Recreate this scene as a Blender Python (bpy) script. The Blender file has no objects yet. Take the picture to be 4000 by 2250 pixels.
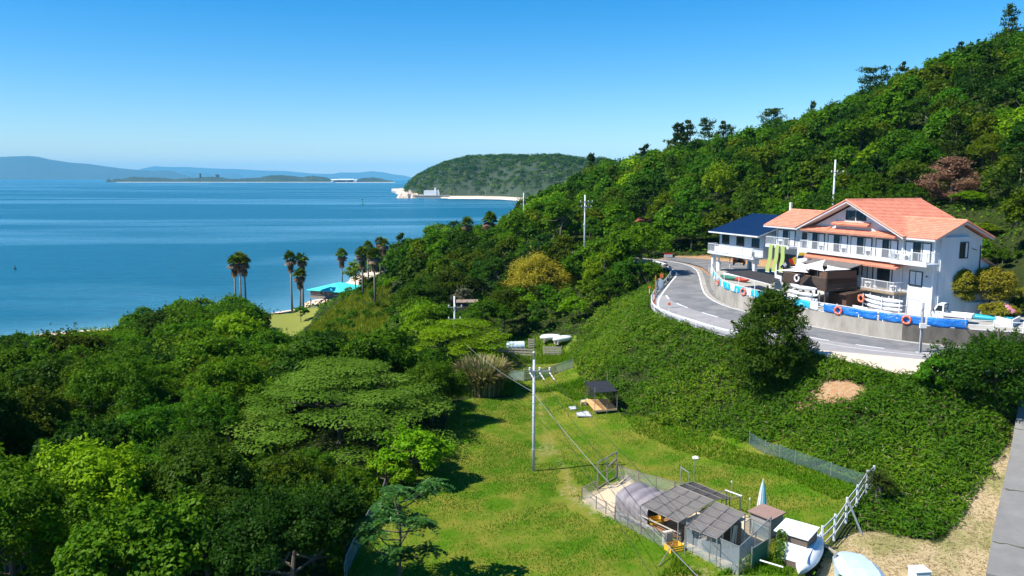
import bpy, math, random
import numpy as np
from mathutils import Vector, Matrix
SC = bpy.context.scene
R = math.radians
PI = math.pi
rng = np.random.default_rng(7)
random.seed(7)

# ------------------------------------------------------------------ camera
CAM_Z = 32.0
FPX = 796.4
PITCH = math.atan(110 / FPX)
HAZE = 4.2e-5
cam_d = bpy.data.cameras.new('camera')
cam = bpy.data.objects.new('camera', cam_d)
SC.collection.objects.link(cam)
cam.location = (0, 0, CAM_Z)
cam.rotation_euler = (PI / 2 - PITCH, 0, 0)
cam_d.sensor_width = 36
cam_d.lens = 36 * FPX / 1024
cam_d.clip_start = 0.5
cam_d.clip_end = 120000
SC.camera = cam

# ------------------------------------------------------------------ sky, sun, exposure
SUN_EL = R(52)
SUN_AZ = (-0.93, -0.367)
world = bpy.data.worlds.new('World')
SC.world = world
world.use_nodes = True
wn = world.node_tree.nodes
wl = world.node_tree.links
bg = wn['Background']
sky = wn.new('ShaderNodeTexSky')
sky.sky_type = 'NISHITA'
sky.sun_disc = False
sky.sun_elevation = SUN_EL
sky.sun_rotation = math.atan2(SUN_AZ[0], SUN_AZ[1])
sky.altitude = 30
sky.air_density = 1.1
sky.dust_density = 0.0
sky.ozone_density = 3.0
hsv = wn.new('ShaderNodeHueSaturation')
hsv.inputs['Saturation'].default_value = 1.32
hsv.inputs['Hue'].default_value = 0.494
hsv.inputs['Value'].default_value = 9.6
mul = wn.new('ShaderNodeMix'); mul.data_type = 'RGBA'; mul.blend_type = 'MULTIPLY'; mul.inputs[0].default_value = 1; mul.inputs[7].default_value = (.086, .096, .115, 1)
gam = wn.new('ShaderNodeGamma'); gam.inputs[1].default_value = 1.1
wl.new(sky.outputs[0], mul.inputs[6]); wl.new(mul.outputs[2], gam.inputs[0])
wl.new(gam.outputs[0], hsv.inputs['Color'])
wl.new(hsv.outputs[0], bg.inputs[0])
bg.inputs[1].default_value = 0.09
sun_d = bpy.data.lights.new('sun', 'SUN')
sun_d.energy = 5.0
sun_d.angle = R(0.5)
sun_d.color = (1.0, 0.95, 0.86)
sun = bpy.data.objects.new('sun', sun_d)
SC.collection.objects.link(sun)
_d = Vector((SUN_AZ[0] * math.cos(SUN_EL), SUN_AZ[1] * math.cos(SUN_EL), math.sin(SUN_EL)))
sun.rotation_euler = _d.to_track_quat('Z', 'Y').to_euler()
sun.location = (0, 0, 300)
SC.view_settings.view_transform = 'Standard'
SC.view_settings.look = 'None'
SC.view_settings.exposure = 0.72
SC.view_settings.gamma = 1
SC.cycles.max_bounces = 6
SC.cycles.diffuse_bounces = 2
SC.cycles.glossy_bounces = 2
SC.cycles.transmission_bounces = 3
SC.cycles.transparent_max_bounces = 8
SC.cycles.volume_bounces = 2
SC.cycles.use_denoising = True

# ------------------------------------------------------------------ measuring the place from the camera's angles
def ray(dx, dy):
    px, py = dx / 2.515625, dy / 2.515625
    cx, cy = (px - 512) / FPX, (288 - py) / FPX
    c, s = math.cos(PITCH), math.sin(PITCH)
    return np.array([cx, c + cy * s, -s + cy * c])
def P(dx, dy, z):
    r = ray(dx, dy); t = (z - CAM_Z) / r[2]
    return np.array([0, 0, CAM_Z]) + r * t
def PD(dx, dy, Y):
    r = ray(dx, dy)
    return np.array([0, 0, CAM_Z]) + r * (Y / r[1])
def proj(p):
    c, s = math.cos(PITCH), math.sin(PITCH)
    z = p[2] - CAM_Z
    d = p[1] * c - z * s
    if d < 1: return (-999, -999, d)
    u = p[1] * s + z * c
    return ((512 + FPX * p[0] / d), (288 - FPX * u / d), d)
def crop(ox, oy, sc):
    return lambda x, y: ((ox + x / sc) / 1.5528, (oy + y / sc) / 1.5528)
za, c2, c3 = crop(2750, 700, 2.0608), crop(2200, 1700, 1.9815), crop(2500, 950, 3.623)
c5 = crop(3000, 1750, 2.898)
def zr(y): return 16.3 + (np.clip(y, 55, 150) - 70) * .03

# ------------------------------------------------------------------ helpers
COL = SC.collection
def mesh(name, v, f, mats, parent=None, mi=None, smooth=False, rnd=None):
    me = bpy.data.meshes.new(name)
    if isinstance(v, np.ndarray):
        nf, k = f.shape
        me.vertices.add(len(v)); me.vertices.foreach_set('co', v.astype(np.float32).ravel())
        me.loops.add(nf * k); me.loops.foreach_set('vertex_index', f.astype(np.int32).ravel())
        me.polygons.add(nf); me.polygons.foreach_set('loop_start', np.arange(0, nf * k, k, dtype=np.int32))
        if mi is not None: me.polygons.foreach_set('material_index', np.asarray(mi, np.int32))
        me.update(calc_edges=True)
    else:
        me.from_pydata([tuple(map(float, p)) for p in v], [], f)
        if mi is not None: me.polygons.foreach_set('material_index', np.asarray(mi, np.int32))
        me.update()
    if smooth: me.polygons.foreach_set('use_smooth', [True] * len(me.polygons))
    for m in (mats if isinstance(mats, (list, tuple)) else [mats]): me.materials.append(m)
    if rnd is not None:
        a = me.attributes.new('rnd', 'FLOAT', 'FACE'); a.data.foreach_set('value', np.asarray(rnd, np.float32))
    o = bpy.data.objects.new(name, me)
    COL.objects.link(o)
    if parent is not None: o.parent = parent
    return o
def tag(o, label=None, cat=None, group=None, kind=None):
    if label: o['label'] = label
    if cat: o['category'] = cat
    if group: o['group'] = group
    if kind: o['kind'] = kind
    return o
def thing(name, label, cat, loc=(0, 0, 0), rz=0, group=None):
    o = bpy.data.objects.new(name, None); COL.objects.link(o)
    o.empty_display_size = .3
    o.location = [float(q) for q in loc]; o.rotation_euler = (0, 0, rz)
    return tag(o, label, cat, group)
def dup(root, loc=None, rz=None, label=None, sc=None):
    def cp(o, par):
        c = o.copy(); COL.objects.link(c)
        if par is not None: c.parent = par
        for ch in list(o.children): cp(ch, c)
        return c
    r = cp(root, None)
    if loc is not None: r.location = [float(q) for q in loc]
    if rz is not None: r.rotation_euler = (0, 0, rz)
    if sc is not None: r.scale = sc
    if label: r['label'] = label
    return r
class MB:
    """collects boxes, bars, prisms and tubes into one mesh"""
    def __init__(s): s.v = []; s.f = []; s.m = []; s.k = 0
    def add(s, v, f):
        b = len(s.v); s.v += [tuple(map(float, p)) for p in v]; s.f += [tuple(i + b for i in q) for q in f]; s.m += [s.k] * len(f)
        return s
    def box(s, x0, x1, y0, y1, z0, z1):
        return s.add([(x0, y0, z0), (x1, y0, z0), (x1, y1, z0), (x0, y1, z0), (x0, y0, z1), (x1, y0, z1), (x1, y1, z1), (x0, y1, z1)],
                     [(0, 3, 2, 1), (4, 5, 6, 7), (0, 1, 5, 4), (1, 2, 6, 5), (2, 3, 7, 6), (3, 0, 4, 7)])
    def hexa(s, q, t):  # bottom quad, top quad
        return s.add(list(q) + list(t), [(0, 3, 2, 1), (4, 5, 6, 7), (0, 1, 5, 4), (1, 2, 6, 5), (2, 3, 7, 6), (3, 0, 4, 7)])
    def slab(s, q, th):  # quad (any orientation) given thickness downwards
        q = [Vector(p) for p in q]
        n = (q[1] - q[0]).cross(q[2] - q[0]).normalized()
        if n.z < 0: q = [q[0], q[3], q[2], q[1]]; n = -n
        return s.hexa([p - n * th for p in q], q)
    def bar(s, a, b, w, h=None):
        a, b = Vector(a), Vector(b); h = h or w; d = (b - a).normalized()
        up = Vector((0, 0, 1)) if abs(d.z) < .95 else Vector((0, 1, 0))
        x = d.cross(up).normalized() * w / 2; y = x.normalized().cross(d).normalized() * h / 2
        return s.hexa([a - x - y, a + x - y, a + x + y, a - x + y], [b - x - y, b + x - y, b + x + y, b - x + y])
    def tube(s, pts, r, n=6, cap=True):
        pts = [Vector(p) for p in pts]; rs = r if isinstance(r, (list, tuple)) else [r] * len(pts)
        v = []
        for i, p in enumerate(pts):
            d = (pts[min(i + 1, len(pts) - 1)] - pts[max(i - 1, 0)]).normalized()
            up = Vector((0, 0, 1)) if abs(d.z) < .9 else Vector((1, 0, 0))
            x = d.cross(up).normalized(); y = x.cross(d)
            for k in range(n):
                a = 2 * PI * k / n; v.append(p + (x * math.cos(a) + y * math.sin(a)) * rs[i])
        f = [(i * n + k, i * n + (k + 1) % n, (i + 1) * n + (k + 1) % n, (i + 1) * n + k) for i in range(len(pts) - 1) for k in range(n)]
        if cap: f += [tuple(range(n))[::-1], tuple(range((len(pts) - 1) * n, len(pts) * n))]
        return s.add(v, f)
    def prism(s, prof, x0, x1, ax='x'):  # closed profile (a,b) extruded along x (y,z) or y (x,z) or z (x,y)
        n = len(prof)
        mk = {'x': lambda t, p: (t, p[0], p[1]), 'y': lambda t, p: (p[0], t, p[1]), 'z': lambda t, p: (p[0], p[1], t)}[ax]
        v = [mk(x0, p) for p in prof] + [mk(x1, p) for p in prof]
        f = [(i, (i + 1) % n, n + (i + 1) % n, n + i) for i in range(n)] + [tuple(range(n))[::-1], tuple(range(n, 2 * n))]
        return s.add(v, f)
    def lathe(s, prof, n=16, c=(0, 0, 0), ax='z'):
        v = []
        for r, h in prof:
            for k in range(n):
                a = 2 * PI * k / n
                p = (r * math.cos(a), r * math.sin(a), h)
                if ax == 'y': p = (p[0], p[2], p[1])
                if ax == 'x': p = (p[2], p[0], p[1])
                v.append((p[0] + c[0], p[1] + c[1], p[2] + c[2]))
        m = len(prof)
        f = [(i * n + k, i * n + (k + 1) % n, (i + 1) * n + (k + 1) % n, (i + 1) * n + k) for i in range(m - 1) for k in range(n)]
        return s.add(v, f)
    def torus(s, c, R0, r, nrm=(0, 1, 0), n=20, m=8):
        nv = Vector(nrm).normalized(); up = Vector((0, 0, 1)) if abs(nv.z) < .9 else Vector((1, 0, 0))
        x = nv.cross(up).normalized(); y = x.cross(nv); c = Vector(c); v = []
        for i in range(n):
            a = 2 * PI * i / n; d = x * math.cos(a) + y * math.sin(a)
            for j in range(m):
                b = 2 * PI * j / m; v.append(c + d * (R0 + r * math.cos(b)) + nv * r * math.sin(b))
        f = [(i * m + j, i * m + (j + 1) % m, ((i + 1) % n) * m + (j + 1) % m, ((i + 1) % n) * m + j) for i in range(n) for j in range(m)]
        return s.add(v, f)
    def build(s, name, mat, parent=None, smooth=False, bevel=0):
        o = mesh(name, s.v, s.f, mat, parent, s.m if isinstance(mat, (list, tuple)) else None, smooth)
        if bevel:
            b = o.modifiers.new('bevel', 'BEVEL'); b.width = bevel; b.segments = 2; b.limit_method = 'ANGLE'
        return o

# ------------------------------------------------------------------ materials
def nt(name):
    m = bpy.data.materials.new(name); m.use_nodes = True
    return m, m.node_tree.nodes, m.node_tree.links, m.node_tree.nodes['Principled BSDF']
def c4(c): return (c[0], c[1], c[2], 1)
def noise(N, L, vec, scale, detail=4, rough=.6, dist=0):
    n = N.new('ShaderNodeTexNoise'); n.inputs['Scale'].default_value = scale; n.inputs['Detail'].default_value = detail
    n.inputs['Roughness'].default_value = rough; n.inputs['Distortion'].default_value = dist
    if vec is not None: L.new(vec, n.inputs['Vector'])
    return n.outputs['Fac']
def ramp(N, L, fac, a, b, ca=(0, 0, 0), cb=(1, 1, 1)):
    r = N.new('ShaderNodeValToRGB'); r.color_ramp.elements[0].position = a; r.color_ramp.elements[1].position = b
    r.color_ramp.elements[0].color = c4(ca); r.color_ramp.elements[1].color = c4(cb)
    L.new(fac, r.inputs[0]); return r.outputs[0]
def mix(N, L, fac, a, b, mode='MIX'):
    m = N.new('ShaderNodeMix'); m.data_type = 'RGBA'; m.blend_type = mode
    for i, q in ((0, fac), (6, a), (7, b)):
        if isinstance(q, (int, float)): m.inputs[i].default_value = q
        elif isinstance(q, tuple): m.inputs[i].default_value = c4(q)
        else: L.new(q, m.inputs[i])
    return m.outputs[2]
def math_(N, L, op, a, b=None, c=None):
    m = N.new('ShaderNodeMath'); m.operation = op
    for i, q in enumerate((a, b, c)):
        if q is None: continue
        if isinstance(q, (int, float)): m.inputs[i].default_value = q
        else: L.new(q, m.inputs[i])
    return m.outputs[0]
def objco(N): return N.new('ShaderNodeTexCoord').outputs['Object']
def bumpn(N, L, B, h, strength, dist=.05):
    b = N.new('ShaderNodeBump'); b.inputs['Strength'].default_value = strength; b.inputs['Distance'].default_value = dist
    L.new(h, b.inputs['Height']); L.new(b.outputs[0], B.inputs['Normal'])
def mat(name, c1, c2=None, scale=2., rough=.7, metal=0, bump=0, bscale=None, streak=None, spec=None, alpha=None):
    m, N, L, B = nt(name)
    c2 = c2 or tuple(q * .8 for q in c1)
    v = objco(N)
    if streak:
        mp = N.new('ShaderNodeMapping'); mp.inputs['Scale'].default_value = streak; L.new(v, mp.inputs[0]); v2 = mp.outputs[0]
    else: v2 = v
    f = noise(N, L, v2, scale, 6, .65)
    L.new(ramp(N, L, f, .3, .7, c1, c2), B.inputs['Base Color'])
    B.inputs['Roughness'].default_value = rough; B.inputs['Metallic'].default_value = metal
    if spec is not None: B.inputs['Specular IOR Level'].default_value = spec
    if bump: bumpn(N, L, B, noise(N, L, v, bscale or scale * 4, 4), bump)
    if alpha is not None: B.inputs['Alpha'].default_value = alpha
    return m
def leafmat(name, a, b, c, trans=.42, var=.3, gloss=.015, raw=False):
    """leaves: colour a..b by leaf, c for young tips, tinted per tree"""
    if not raw: a, b, c = (tuple(q * k for q, k in zip(s, (1.30, 1.30, .36))) for s in (a, b, c))
    m, N, L, B = nt(name)
    N.remove(B); out = N['Material Output']
    at = N.new('ShaderNodeAttribute'); at.attribute_name = 'rnd'
    oi = N.new('ShaderNodeObjectInfo')
    r = N.new('ShaderNodeValToRGB'); e = r.color_ramp.elements
    e[0].color = c4(a); e[1].color = c4(c); e[1].position = 1; q = e.new(.6); q.color = c4(b)
    L.new(at.outputs['Fac'], r.inputs[0])
    h = N.new('ShaderNodeHueSaturation')
    L.new(r.outputs[0], h.inputs['Color'])
    mr = N.new('ShaderNodeMapRange'); mr.inputs[3].default_value = .5 - .022; mr.inputs[4].default_value = .5 + .012
    L.new(oi.outputs['Random'], mr.inputs[0]); L.new(mr.outputs[0], h.inputs['Hue'])
    mv = N.new('ShaderNodeMapRange'); mv.inputs[3].default_value = 1 - var; mv.inputs[4].default_value = 1 + var
    w = N.new('ShaderNodeTexWhiteNoise'); w.noise_dimensions = '1D'; L.new(oi.outputs['Random'], w.inputs['W'])
    L.new(w.outputs['Value'], mv.inputs[0]); L.new(mv.outputs[0], h.inputs['Value'])
    d = N.new('ShaderNodeBsdfDiffuse'); t = N.new('ShaderNodeBsdfTranslucent'); g = N.new('ShaderNodeBsdfGlossy')
    g.inputs['Roughness'].default_value = .55; g.inputs['Color'].default_value = (.5, .55, .4, 1)
    L.new(h.outputs[0], d.inputs[0]); L.new(h.outputs[0], t.inputs[0])
    s = N.new('ShaderNodeMixShader'); s.inputs[0].default_value = trans; L.new(d.outputs[0], s.inputs[1]); L.new(t.outputs[0], s.inputs[2])
    s2 = N.new('ShaderNodeMixShader'); s2.inputs[0].default_value = gloss; L.new(s.outputs[0], s2.inputs[1]); L.new(g.outputs[0], s2.inputs[2])
    L.new(s2.outputs[0], out.inputs[0])
    return m
def netmat(name, col, cover, cell=.05, rough=.8):
    """wire or shade net: strands of a fine grid, open between"""
    m, N, L, B = nt(name)
    B.inputs['Base Color'].default_value = c4(col); B.inputs['Roughness'].default_value = rough
    v = objco(N)
    f = noise(N, L, v, 1.2, 3)
    a = math_(N, L, 'MULTIPLY_ADD', f, .25, cover - .12)
    L.new(a, B.inputs['Alpha'])
    return m
# ------------------------------------------------------------------ terrain
def sdf(px, py, poly):
    poly = np.asarray(poly, float)[:, :2]; n = len(poly)
    d = np.full(px.shape, 1e18); inside = np.zeros(px.shape, bool)
    for i in range(n):
        a, b = poly[i], poly[(i + 1) % n]; e = b - a
        wx, wy = px - a[0], py - a[1]
        t = np.clip((wx * e[0] + wy * e[1]) / (e @ e + 1e-12), 0, 1)
        d = np.minimum(d, (wx - t * e[0]) ** 2 + (wy - t * e[1]) ** 2)
        c = ((a[1] <= py) & (b[1] > py)) | ((b[1] <= py) & (a[1] > py))
        if abs(e[1]) > 1e-12:
            xi = a[0] + (py - a[1]) / e[1] * e[0]
            inside ^= c & (px < xi)
    d = np.sqrt(d); return np.where(inside, -d, d)
def smooth(a, b, x):
    t = np.clip((x - a) / (b - a), 0, 1); return t * t * (3 - 2 * t)
def vnoise(x, y, s, seed=0):
    r = np.random.default_rng(seed); T = r.random((64, 64))
    x = np.asarray(x) / s; y = np.asarray(y) / s
    xi, yi = np.floor(x).astype(int), np.floor(y).astype(int); fx, fy = x - xi, y - yi
    fx = fx * fx * (3 - 2 * fx); fy = fy * fy * (3 - 2 * fy)
    g = lambda i, j: T[i % 64, j % 64]
    return (g(xi, yi) * (1 - fx) + g(xi + 1, yi) * fx) * (1 - fy) + (g(xi, yi + 1) * (1 - fx) + g(xi + 1, yi + 1) * fx) * fy
def fbm(x, y, s, seed=0):
    return (vnoise(x, y, s, seed) * .55 + vnoise(x, y, s / 2.1, seed + 1) * .28 + vnoise(x, y, s / 4.3, seed + 2) * .17)

WALL = [(28.6, 113.5), (27.44, 108.9), (26.6, 103.8), (25.8, 98.7), (25.74, 96), (26.1, 93.5), (26.9, 91.2), (29.3, 86.4), (31.7, 82), (33.5, 80), (35.3, 77.6), (37.7, 75.6), (40.3, 73.9), (43.3, 72.8), (46.7, 71.5), (58, 68.2)]
INNER = [(4, 149.5), (13, 143.5), (20, 137.6), (24.65, 134.2), (26.7, 132.4), (27.9, 129.8), (28.7, 126.1), (28.5, 121.8), (27.4, 115.4), (25.9, 107.9), (24.9, 102.3), (24.6, 98.7), (24.75, 95.3), (25.5, 91.9), (28.2, 86.6), (31.2, 81.8), (33.35, 79.3), (35.8, 76.6), (39.8, 73.3), (47, 70.3), (58, 66.8)]
GUARD = [(2, 144.5), (11, 138.7), (18, 133), (23.0, 128.8), (24.2, 125), (24.3, 121), (23.4, 117), (21.8, 111.5), (20.1, 106.5), (18.3, 101.4), (16.9, 96.3), (16.2, 91.6), (16.3, 88.6), (17.0, 86), (17.8, 83.8), (18.7, 81.9), (19.6, 79.8), (20.6, 77.7), (22.5, 75.2)]
OUTER = [(3, 146), (12, 140), (19, 134.3), (23.9, 130), (25.0, 126), (24.95, 123), (24.9, 119.6), (24.1, 116.1), (22.5, 111.5), (19.9, 103.3), (18.2, 97.7), (17.3, 93.5), (17.0, 89.5)]
DASH = [(19.6, 100.2), (19.4, 97.8), (19.6, 95.8), (20.0, 93.9), (20.5, 91.9), (21.2, 90.1), (21.9, 88.3), (22.7, 86.4), (26.0, 81.2), (30, 75.9), (31.7, 74.4), (33.2, 73.1), (35, 71.8), (36.8, 70.8), (42, 68.7), (50, 65.7), (58, 63)]
LAYBY_OUT = [(22.5, 75.2), (25.2, 72.4), (27.4, 70.3), (30, 66), (32.4, 62.6), (35.5, 61.5), (42, 60.5), (50, 58.5), (58, 56)]
ROADP = GUARD + LAYBY_OUT + [(58, 68.2)] + WALL[::-1][1:] + [(28.9, 114), (29.3, 121), (29.4, 126), (28.6, 130), (27.2, 133), (24.9, 135), (20.3, 138.4), (13.3, 144.3), (4, 150.4)]
PARK = [(25.2, 134.9), (27.6, 133.3), (29.2, 130.2), (30.2, 126), (30, 121.5), (29.2, 115.5), (30.5, 112.6), (38, 109), (46, 118), (39, 128), (34, 135), (29, 138.5)]
TERR = WALL + [(58, 84), (54, 90), (50, 97), (46, 104), (44, 109), (37, 112.5)]

HU = np.array([-.349, .937]); HF = np.array([-.937, -.349]); HC = np.array([41.4, 79.])
def hw(w, f): return HC + HU * w + HF * f

ctl = []
def cp(p, z=None): ctl.append((p[0], p[1], p[2] if z is None else z))
for q in [(1342, 1183), (1330, 950), (1500, 1000), (1200, 1150), (1150, 1050), (1250, 1350), (1000, 1449), (1450, 1350), (1260, 885), (1430, 890), (1190, 1005), (880, 1130)]: cp(P(*q, 9.0))
for q, z in [((1840, 1440), 9.2), ((1700, 1300), 9.2), ((1985, 1340), 9.5), ((1925, 1135), 9.8), ((2195, 1228), 10.4), ((1560, 1045), 9.2), ((1750, 1090), 9.3), ((2075, 1375), 9.5), ((2160, 1340), 9.8), ((2370, 1360), 9.8), ((2200, 1440), 9.2), ((2400, 1440), 9.0), ((2490, 1449), 9.0), ((2560, 1300), 9.9), ((2576, 1150), 11.2), ((2576, 1020), 13.2), ((1450, 955), 9.2), ((1420, 905), 9.3), ((1500, 990), 9.1)]: cp(P(*q, z))
for x, y in GUARD[3:]: ctl.append((x - .9, y - .8, zr(y) - .5))
for x, y in LAYBY_OUT[1:]: ctl.append((x - .8, y - 1.0, zr(y) - .4))
ctl += [(40, 56.5, 13.6), (48, 55, 14.2), (60, 50, 14.5)]
# right hill behind the hotel
for dx, dy, Y in [(2576, 60, 165), (2350, 150, 185), (2150, 237, 205), (1950, 312, 230), (1800, 347, 250), (1680, 380, 268), (1550, 408, 300), (1450, 456, 340), (1385, 483, 390)]:
    p = PD(dx, dy, Y); ctl.append((p[0], p[1], p[2] - (6.5 if Y < 260 else 4.8)))
    q = PD(dx, dy, Y); ctl.append((p[0] + 55, p[1] + 85, p[2] - 24))
ctl += [(120, 140, 62), (140, 170, 70), (150, 120, 62), (100, 95, 42), (75, 75, 25), (90, 60, 24), (120, 70, 38)]
for w in (-12, 0, 12, 24, 36):
    for f, dz in ((-11, 0.6), (-16, 3.2), (-24, 7)):
        p = hw(w, f); ctl.append((p[0], p[1], zr(p[1]) + 1.2 + dz))
for p in [(30, 140, 18.6), (38, 133, 19), (46, 122, 20), (20, 142, 18.7), (12, 148, 18.8), (3, 153, 19), (34, 150, 22), (50, 140, 25), (22, 160, 21), (8, 170, 20), (-8, 165, 17)]: ctl.append(p)
# knoll with the grove, slope with palms, beach lawn
ctl += [(-14, 165, 13), (-24, 160, 11.5), (-4, 150, 13.5), (6, 135, 14.5), (12, 120, 14), (-6, 128, 11), (-16, 125, 9.3), (-10, 112, 9), (0, 112, 9.3), (9, 105, 11), (11, 98, 10.8)]
for q, z in [((950, 764), 7.4), ((867, 743), 6.0), ((917, 742), 7.0), ((934, 715), 8), ((972, 703), 9.0), ((860, 800), 4.6), ((800, 840), 3.4), ((900, 850), 6)]: cp(P(*q, z))
for q in [(700, 800), (740, 785), (760, 820), (690, 830), (780, 790), (800, 770)]: cp(P(*q, 1.9))
ctl += [(-58, 178, 1.8), (-70, 165, 1.7), (-85, 155, 1.7), (-48, 190, 1.9), (-45, 205, 2), (-30, 200, 6), (-35, 230, 4), (-20, 240, 8), (-25, 290, 3), (0, 330, 6), (20, 420, 8), (40, 600, 10), (-60, 140, 3), (-45, 120, 5), (-60, 100, 6), (-40, 90, 7.2), (-75, 120, 3.5), (-90, 130, 2), (-30, 70, 8.2), (-45, 60, 8), (-25, 50, 8.8), (-60, 40, 8), (-20, 30, 9), (0, 20, 9), (20, 25, 9), (30, 10, 9), (-40, 0, 9), (0, -30, 10), (60, 20, 14), (60, -30, 16), (-80, 60, 6), (-100, 100, 2.5), (-120, 60, 2), (-120, 0, 3)]
# sea side shoreline (z = 0 line) and sea bed
SHORE = [(-190, 60), (-150, 120), (-103, 154.5), (-80, 170.5), (-58, 186), (-51.5, 194), (-49.5, 215), (-50.5, 248), (-47, 290), (-30, 340), (-8, 430), (12, 600), (28, 800), (45, 1000)]
for i, (x, y) in enumerate(SHORE):
    ctl.append((x, y, 0))
    a = SHORE[max(i - 1, 0)]; b = SHORE[min(i + 1, len(SHORE) - 1)]; d = np.array(b, float) - a; d /= np.linalg.norm(d)
    nx, ny = -d[1], d[0]
    ctl.append((x + nx * 12, y + ny * 12, -1.0)); ctl.append((x + nx * 60, y + ny * 60, -6)); ctl.append((x - nx * 7, y - ny * 7, 1.2))
ctl = np.array(ctl)
_n = len(ctl)
_A = np.linalg.norm(ctl[:, None, :2] - ctl[None, :, :2], axis=2)
_M = np.zeros((_n + 3, _n + 3)); _M[:_n, :_n] = -_A + np.eye(_n) * .4
_M[:_n, _n] = 1; _M[:_n, _n + 1:] = ctl[:, :2] / 100; _M[_n, :_n] = 1; _M[_n + 1:, :_n] = ctl[:, :2].T / 100
_w = np.linalg.solve(_M, np.concatenate([ctl[:, 2], [0, 0, 0]]))
PLAT = P(1513, 1026, 9.15)
def hraw(x, y):
    x = np.atleast_1d(np.asarray(x, float)); y = np.atleast_1d(np.asarray(y, float))
    out = np.empty(len(x))
    for i in range(0, len(x), 20000):
        s = slice(i, i + 20000)
        D = np.hypot(x[s, None] - ctl[None, :, 0], y[s, None] - ctl[None, :, 1])
        out[s] = -D @ _w[:_n] + _w[_n] + x[s] / 100 * _w[_n + 1] + y[s] / 100 * _w[_n + 2]
    return out
def height(x, y):
    x = np.atleast_1d(np.asarray(x, float)); y = np.atleast_1d(np.asarray(y, float))
    z = hraw(x, y)
    z += (fbm(x, y, 7, 3) - .5) * .35
    for poly in (PARK, ROADP):
        d = sdf(x, y, poly); z = z + (zr(y) - .16 - z) * (1 - smooth(.1, 2.0, d))
    d = np.hypot(x - PLAT[0], y - PLAT[1]); z = z + (9.15 - z) * (1 - smooth(3.0, 5.5, d))
    d = sdf(x, y, TERR); z = z + (zr(y) - .2 - z) * (1 - smooth(-.2, .9, d))
    return z

def gh(x, y): return float(height(x, y)[0])
def ground_at(dx, dy, z=9.2):
    r = ray(dx, dy); t = np.concatenate([np.arange(38, 130, .25), np.arange(130, 420, 1.0)]) / r[1]
    g = height(r[0] * t, r[1] * t) - (CAM_Z + r[2] * t); k = int(np.argmax(g > 0)); k = max(k, 1)
    u = t[k - 1] + (t[k] - t[k - 1]) * (-g[k - 1]) / (g[k] - g[k - 1] + 1e-9) if g[k] > 0 else (z - CAM_Z) / r[2]
    p = np.array([0, 0, CAM_Z]) + r * u
    return Vector((float(p[0]), float(p[1]), gh(p[0], p[1])))

_gx = np.concatenate([np.arange(-420, -120, 12), np.arange(-120, -45, 2.5), np.arange(-45, 62, .6), np.arange(62, 130, 2.2), np.arange(130, 420, 10)])
_gy = np.concatenate([np.arange(-120, 30, 6), np.arange(30, 36, 1.5), np.arange(36, 116, .6), np.arange(116, 215, 1.3), np.arange(215, 420, 4.5), np.arange(420, 1300, 30)])
GX, GY = np.meshgrid(_gx, _gy); gx, gy = GX.ravel(), GY.ravel()
gz = height(gx, gy)
nx_, ny_ = len(_gx), len(_gy)
_i = (np.arange(ny_ - 1)[:, None] * nx_ + np.arange(nx_ - 1)[None, :]).ravel()
gf = np.stack([_i, _i + 1, _i + nx_ + 1, _i + nx_], 1)

# zones on the ground, drawn as outlines in world metres
FIELD = [P(*q, 9.2)[:2] for q in [(1290, 985), (1290, 915), (1345, 890), (1430, 905), (1450, 950), (1500, 975), (1560, 1045), (1660, 1070), (1925, 1140), (2190, 1232), (2075, 1375), (2000, 1449), (1700, 1600), (1000, 1600), (880, 1449), (900, 1360), (960, 1260), (1060, 1200), (1110, 1100), (1140, 1010), (1180, 1000)]]
PATHL = [P(*q, 9)[:2] for q in [(1335, 950), (1360, 1010), (1370, 1060), (1395, 1120), (1420, 1180), (1440, 1230), (1480, 1290), (1500, 1320)]]
BARE = [[P(*q, 9)[:2] for q in [(1345, 1070), (1390, 1080), (1400, 1120), (1390, 1150), (1345, 1165)]],
        [P(*q, 9.2)[:2] for q in [(1400, 1215), (1440, 1200), (1480, 1225), (1460, 1290), (1410, 1290)]],
        [P(*q, 9.1)[:2] for q in [(1700, 1430), (1760, 1415), (1790, 1449), (1700, 1470)]]]
YARD = [P(*c2(*q), 9.15)[:2] for q in [(160, 490), (240, 420), (430, 330), (490, 270), (530, 300), (570, 370), (760, 430), (840, 470), (700, 640), (400, 640), (300, 590)]]
PENF = [P(*c2(*q), 9.15)[:2] for q in [(950, 870), (1355, 1080), (1600, 800), (1400, 640), (900, 560), (640, 640)]]
STRAW = [ground_at(*q)[:2] for q in [(2130, 1345), (2200, 1335), (2370, 1370), (2440, 1250), (2500, 1170), (2560, 1070), (2576, 1110), (2490, 1449), (2300, 1480), (2040, 1470), (2080, 1390)]]
BLAWN = [P(*q, 1.9)[:2] for q in [(655, 870), (672, 795), (735, 780), (790, 772), (800, 790), (770, 830), (740, 860)]]
MEADOW = [P(*q, 9)[:2] for q in [(1150, 1000), (1290, 985), (1290, 890), (1260, 870), (1180, 870), (1100, 920)]] 
MEADOW2 = [ground_at(*q)[:2] for q in [(1245, 905), (1250, 858), (1330, 846), (1445, 845), (1445, 905)]]
DIRT = [ground_at(*q)[:2] for q in [(2040, 975), (2070, 958), (2110, 948), (2150, 958), (2178, 980), (2165, 1005), (2120, 1010), (2085, 1030), (2050, 1022), (2005, 1045), (2012, 1010)]]
TRACK = [P(*q, z)[:2] for q, z in [((2480, 1449), 9), ((2500, 1330), 9.5), ((2535, 1200), 10.4), ((2562, 1080), 12), ((2568, 1000), 13.4)]]
TRACKR = [(p[0] + 3.0 * .82, p[1] - 3.0 * .57) for p in TRACK]
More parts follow.
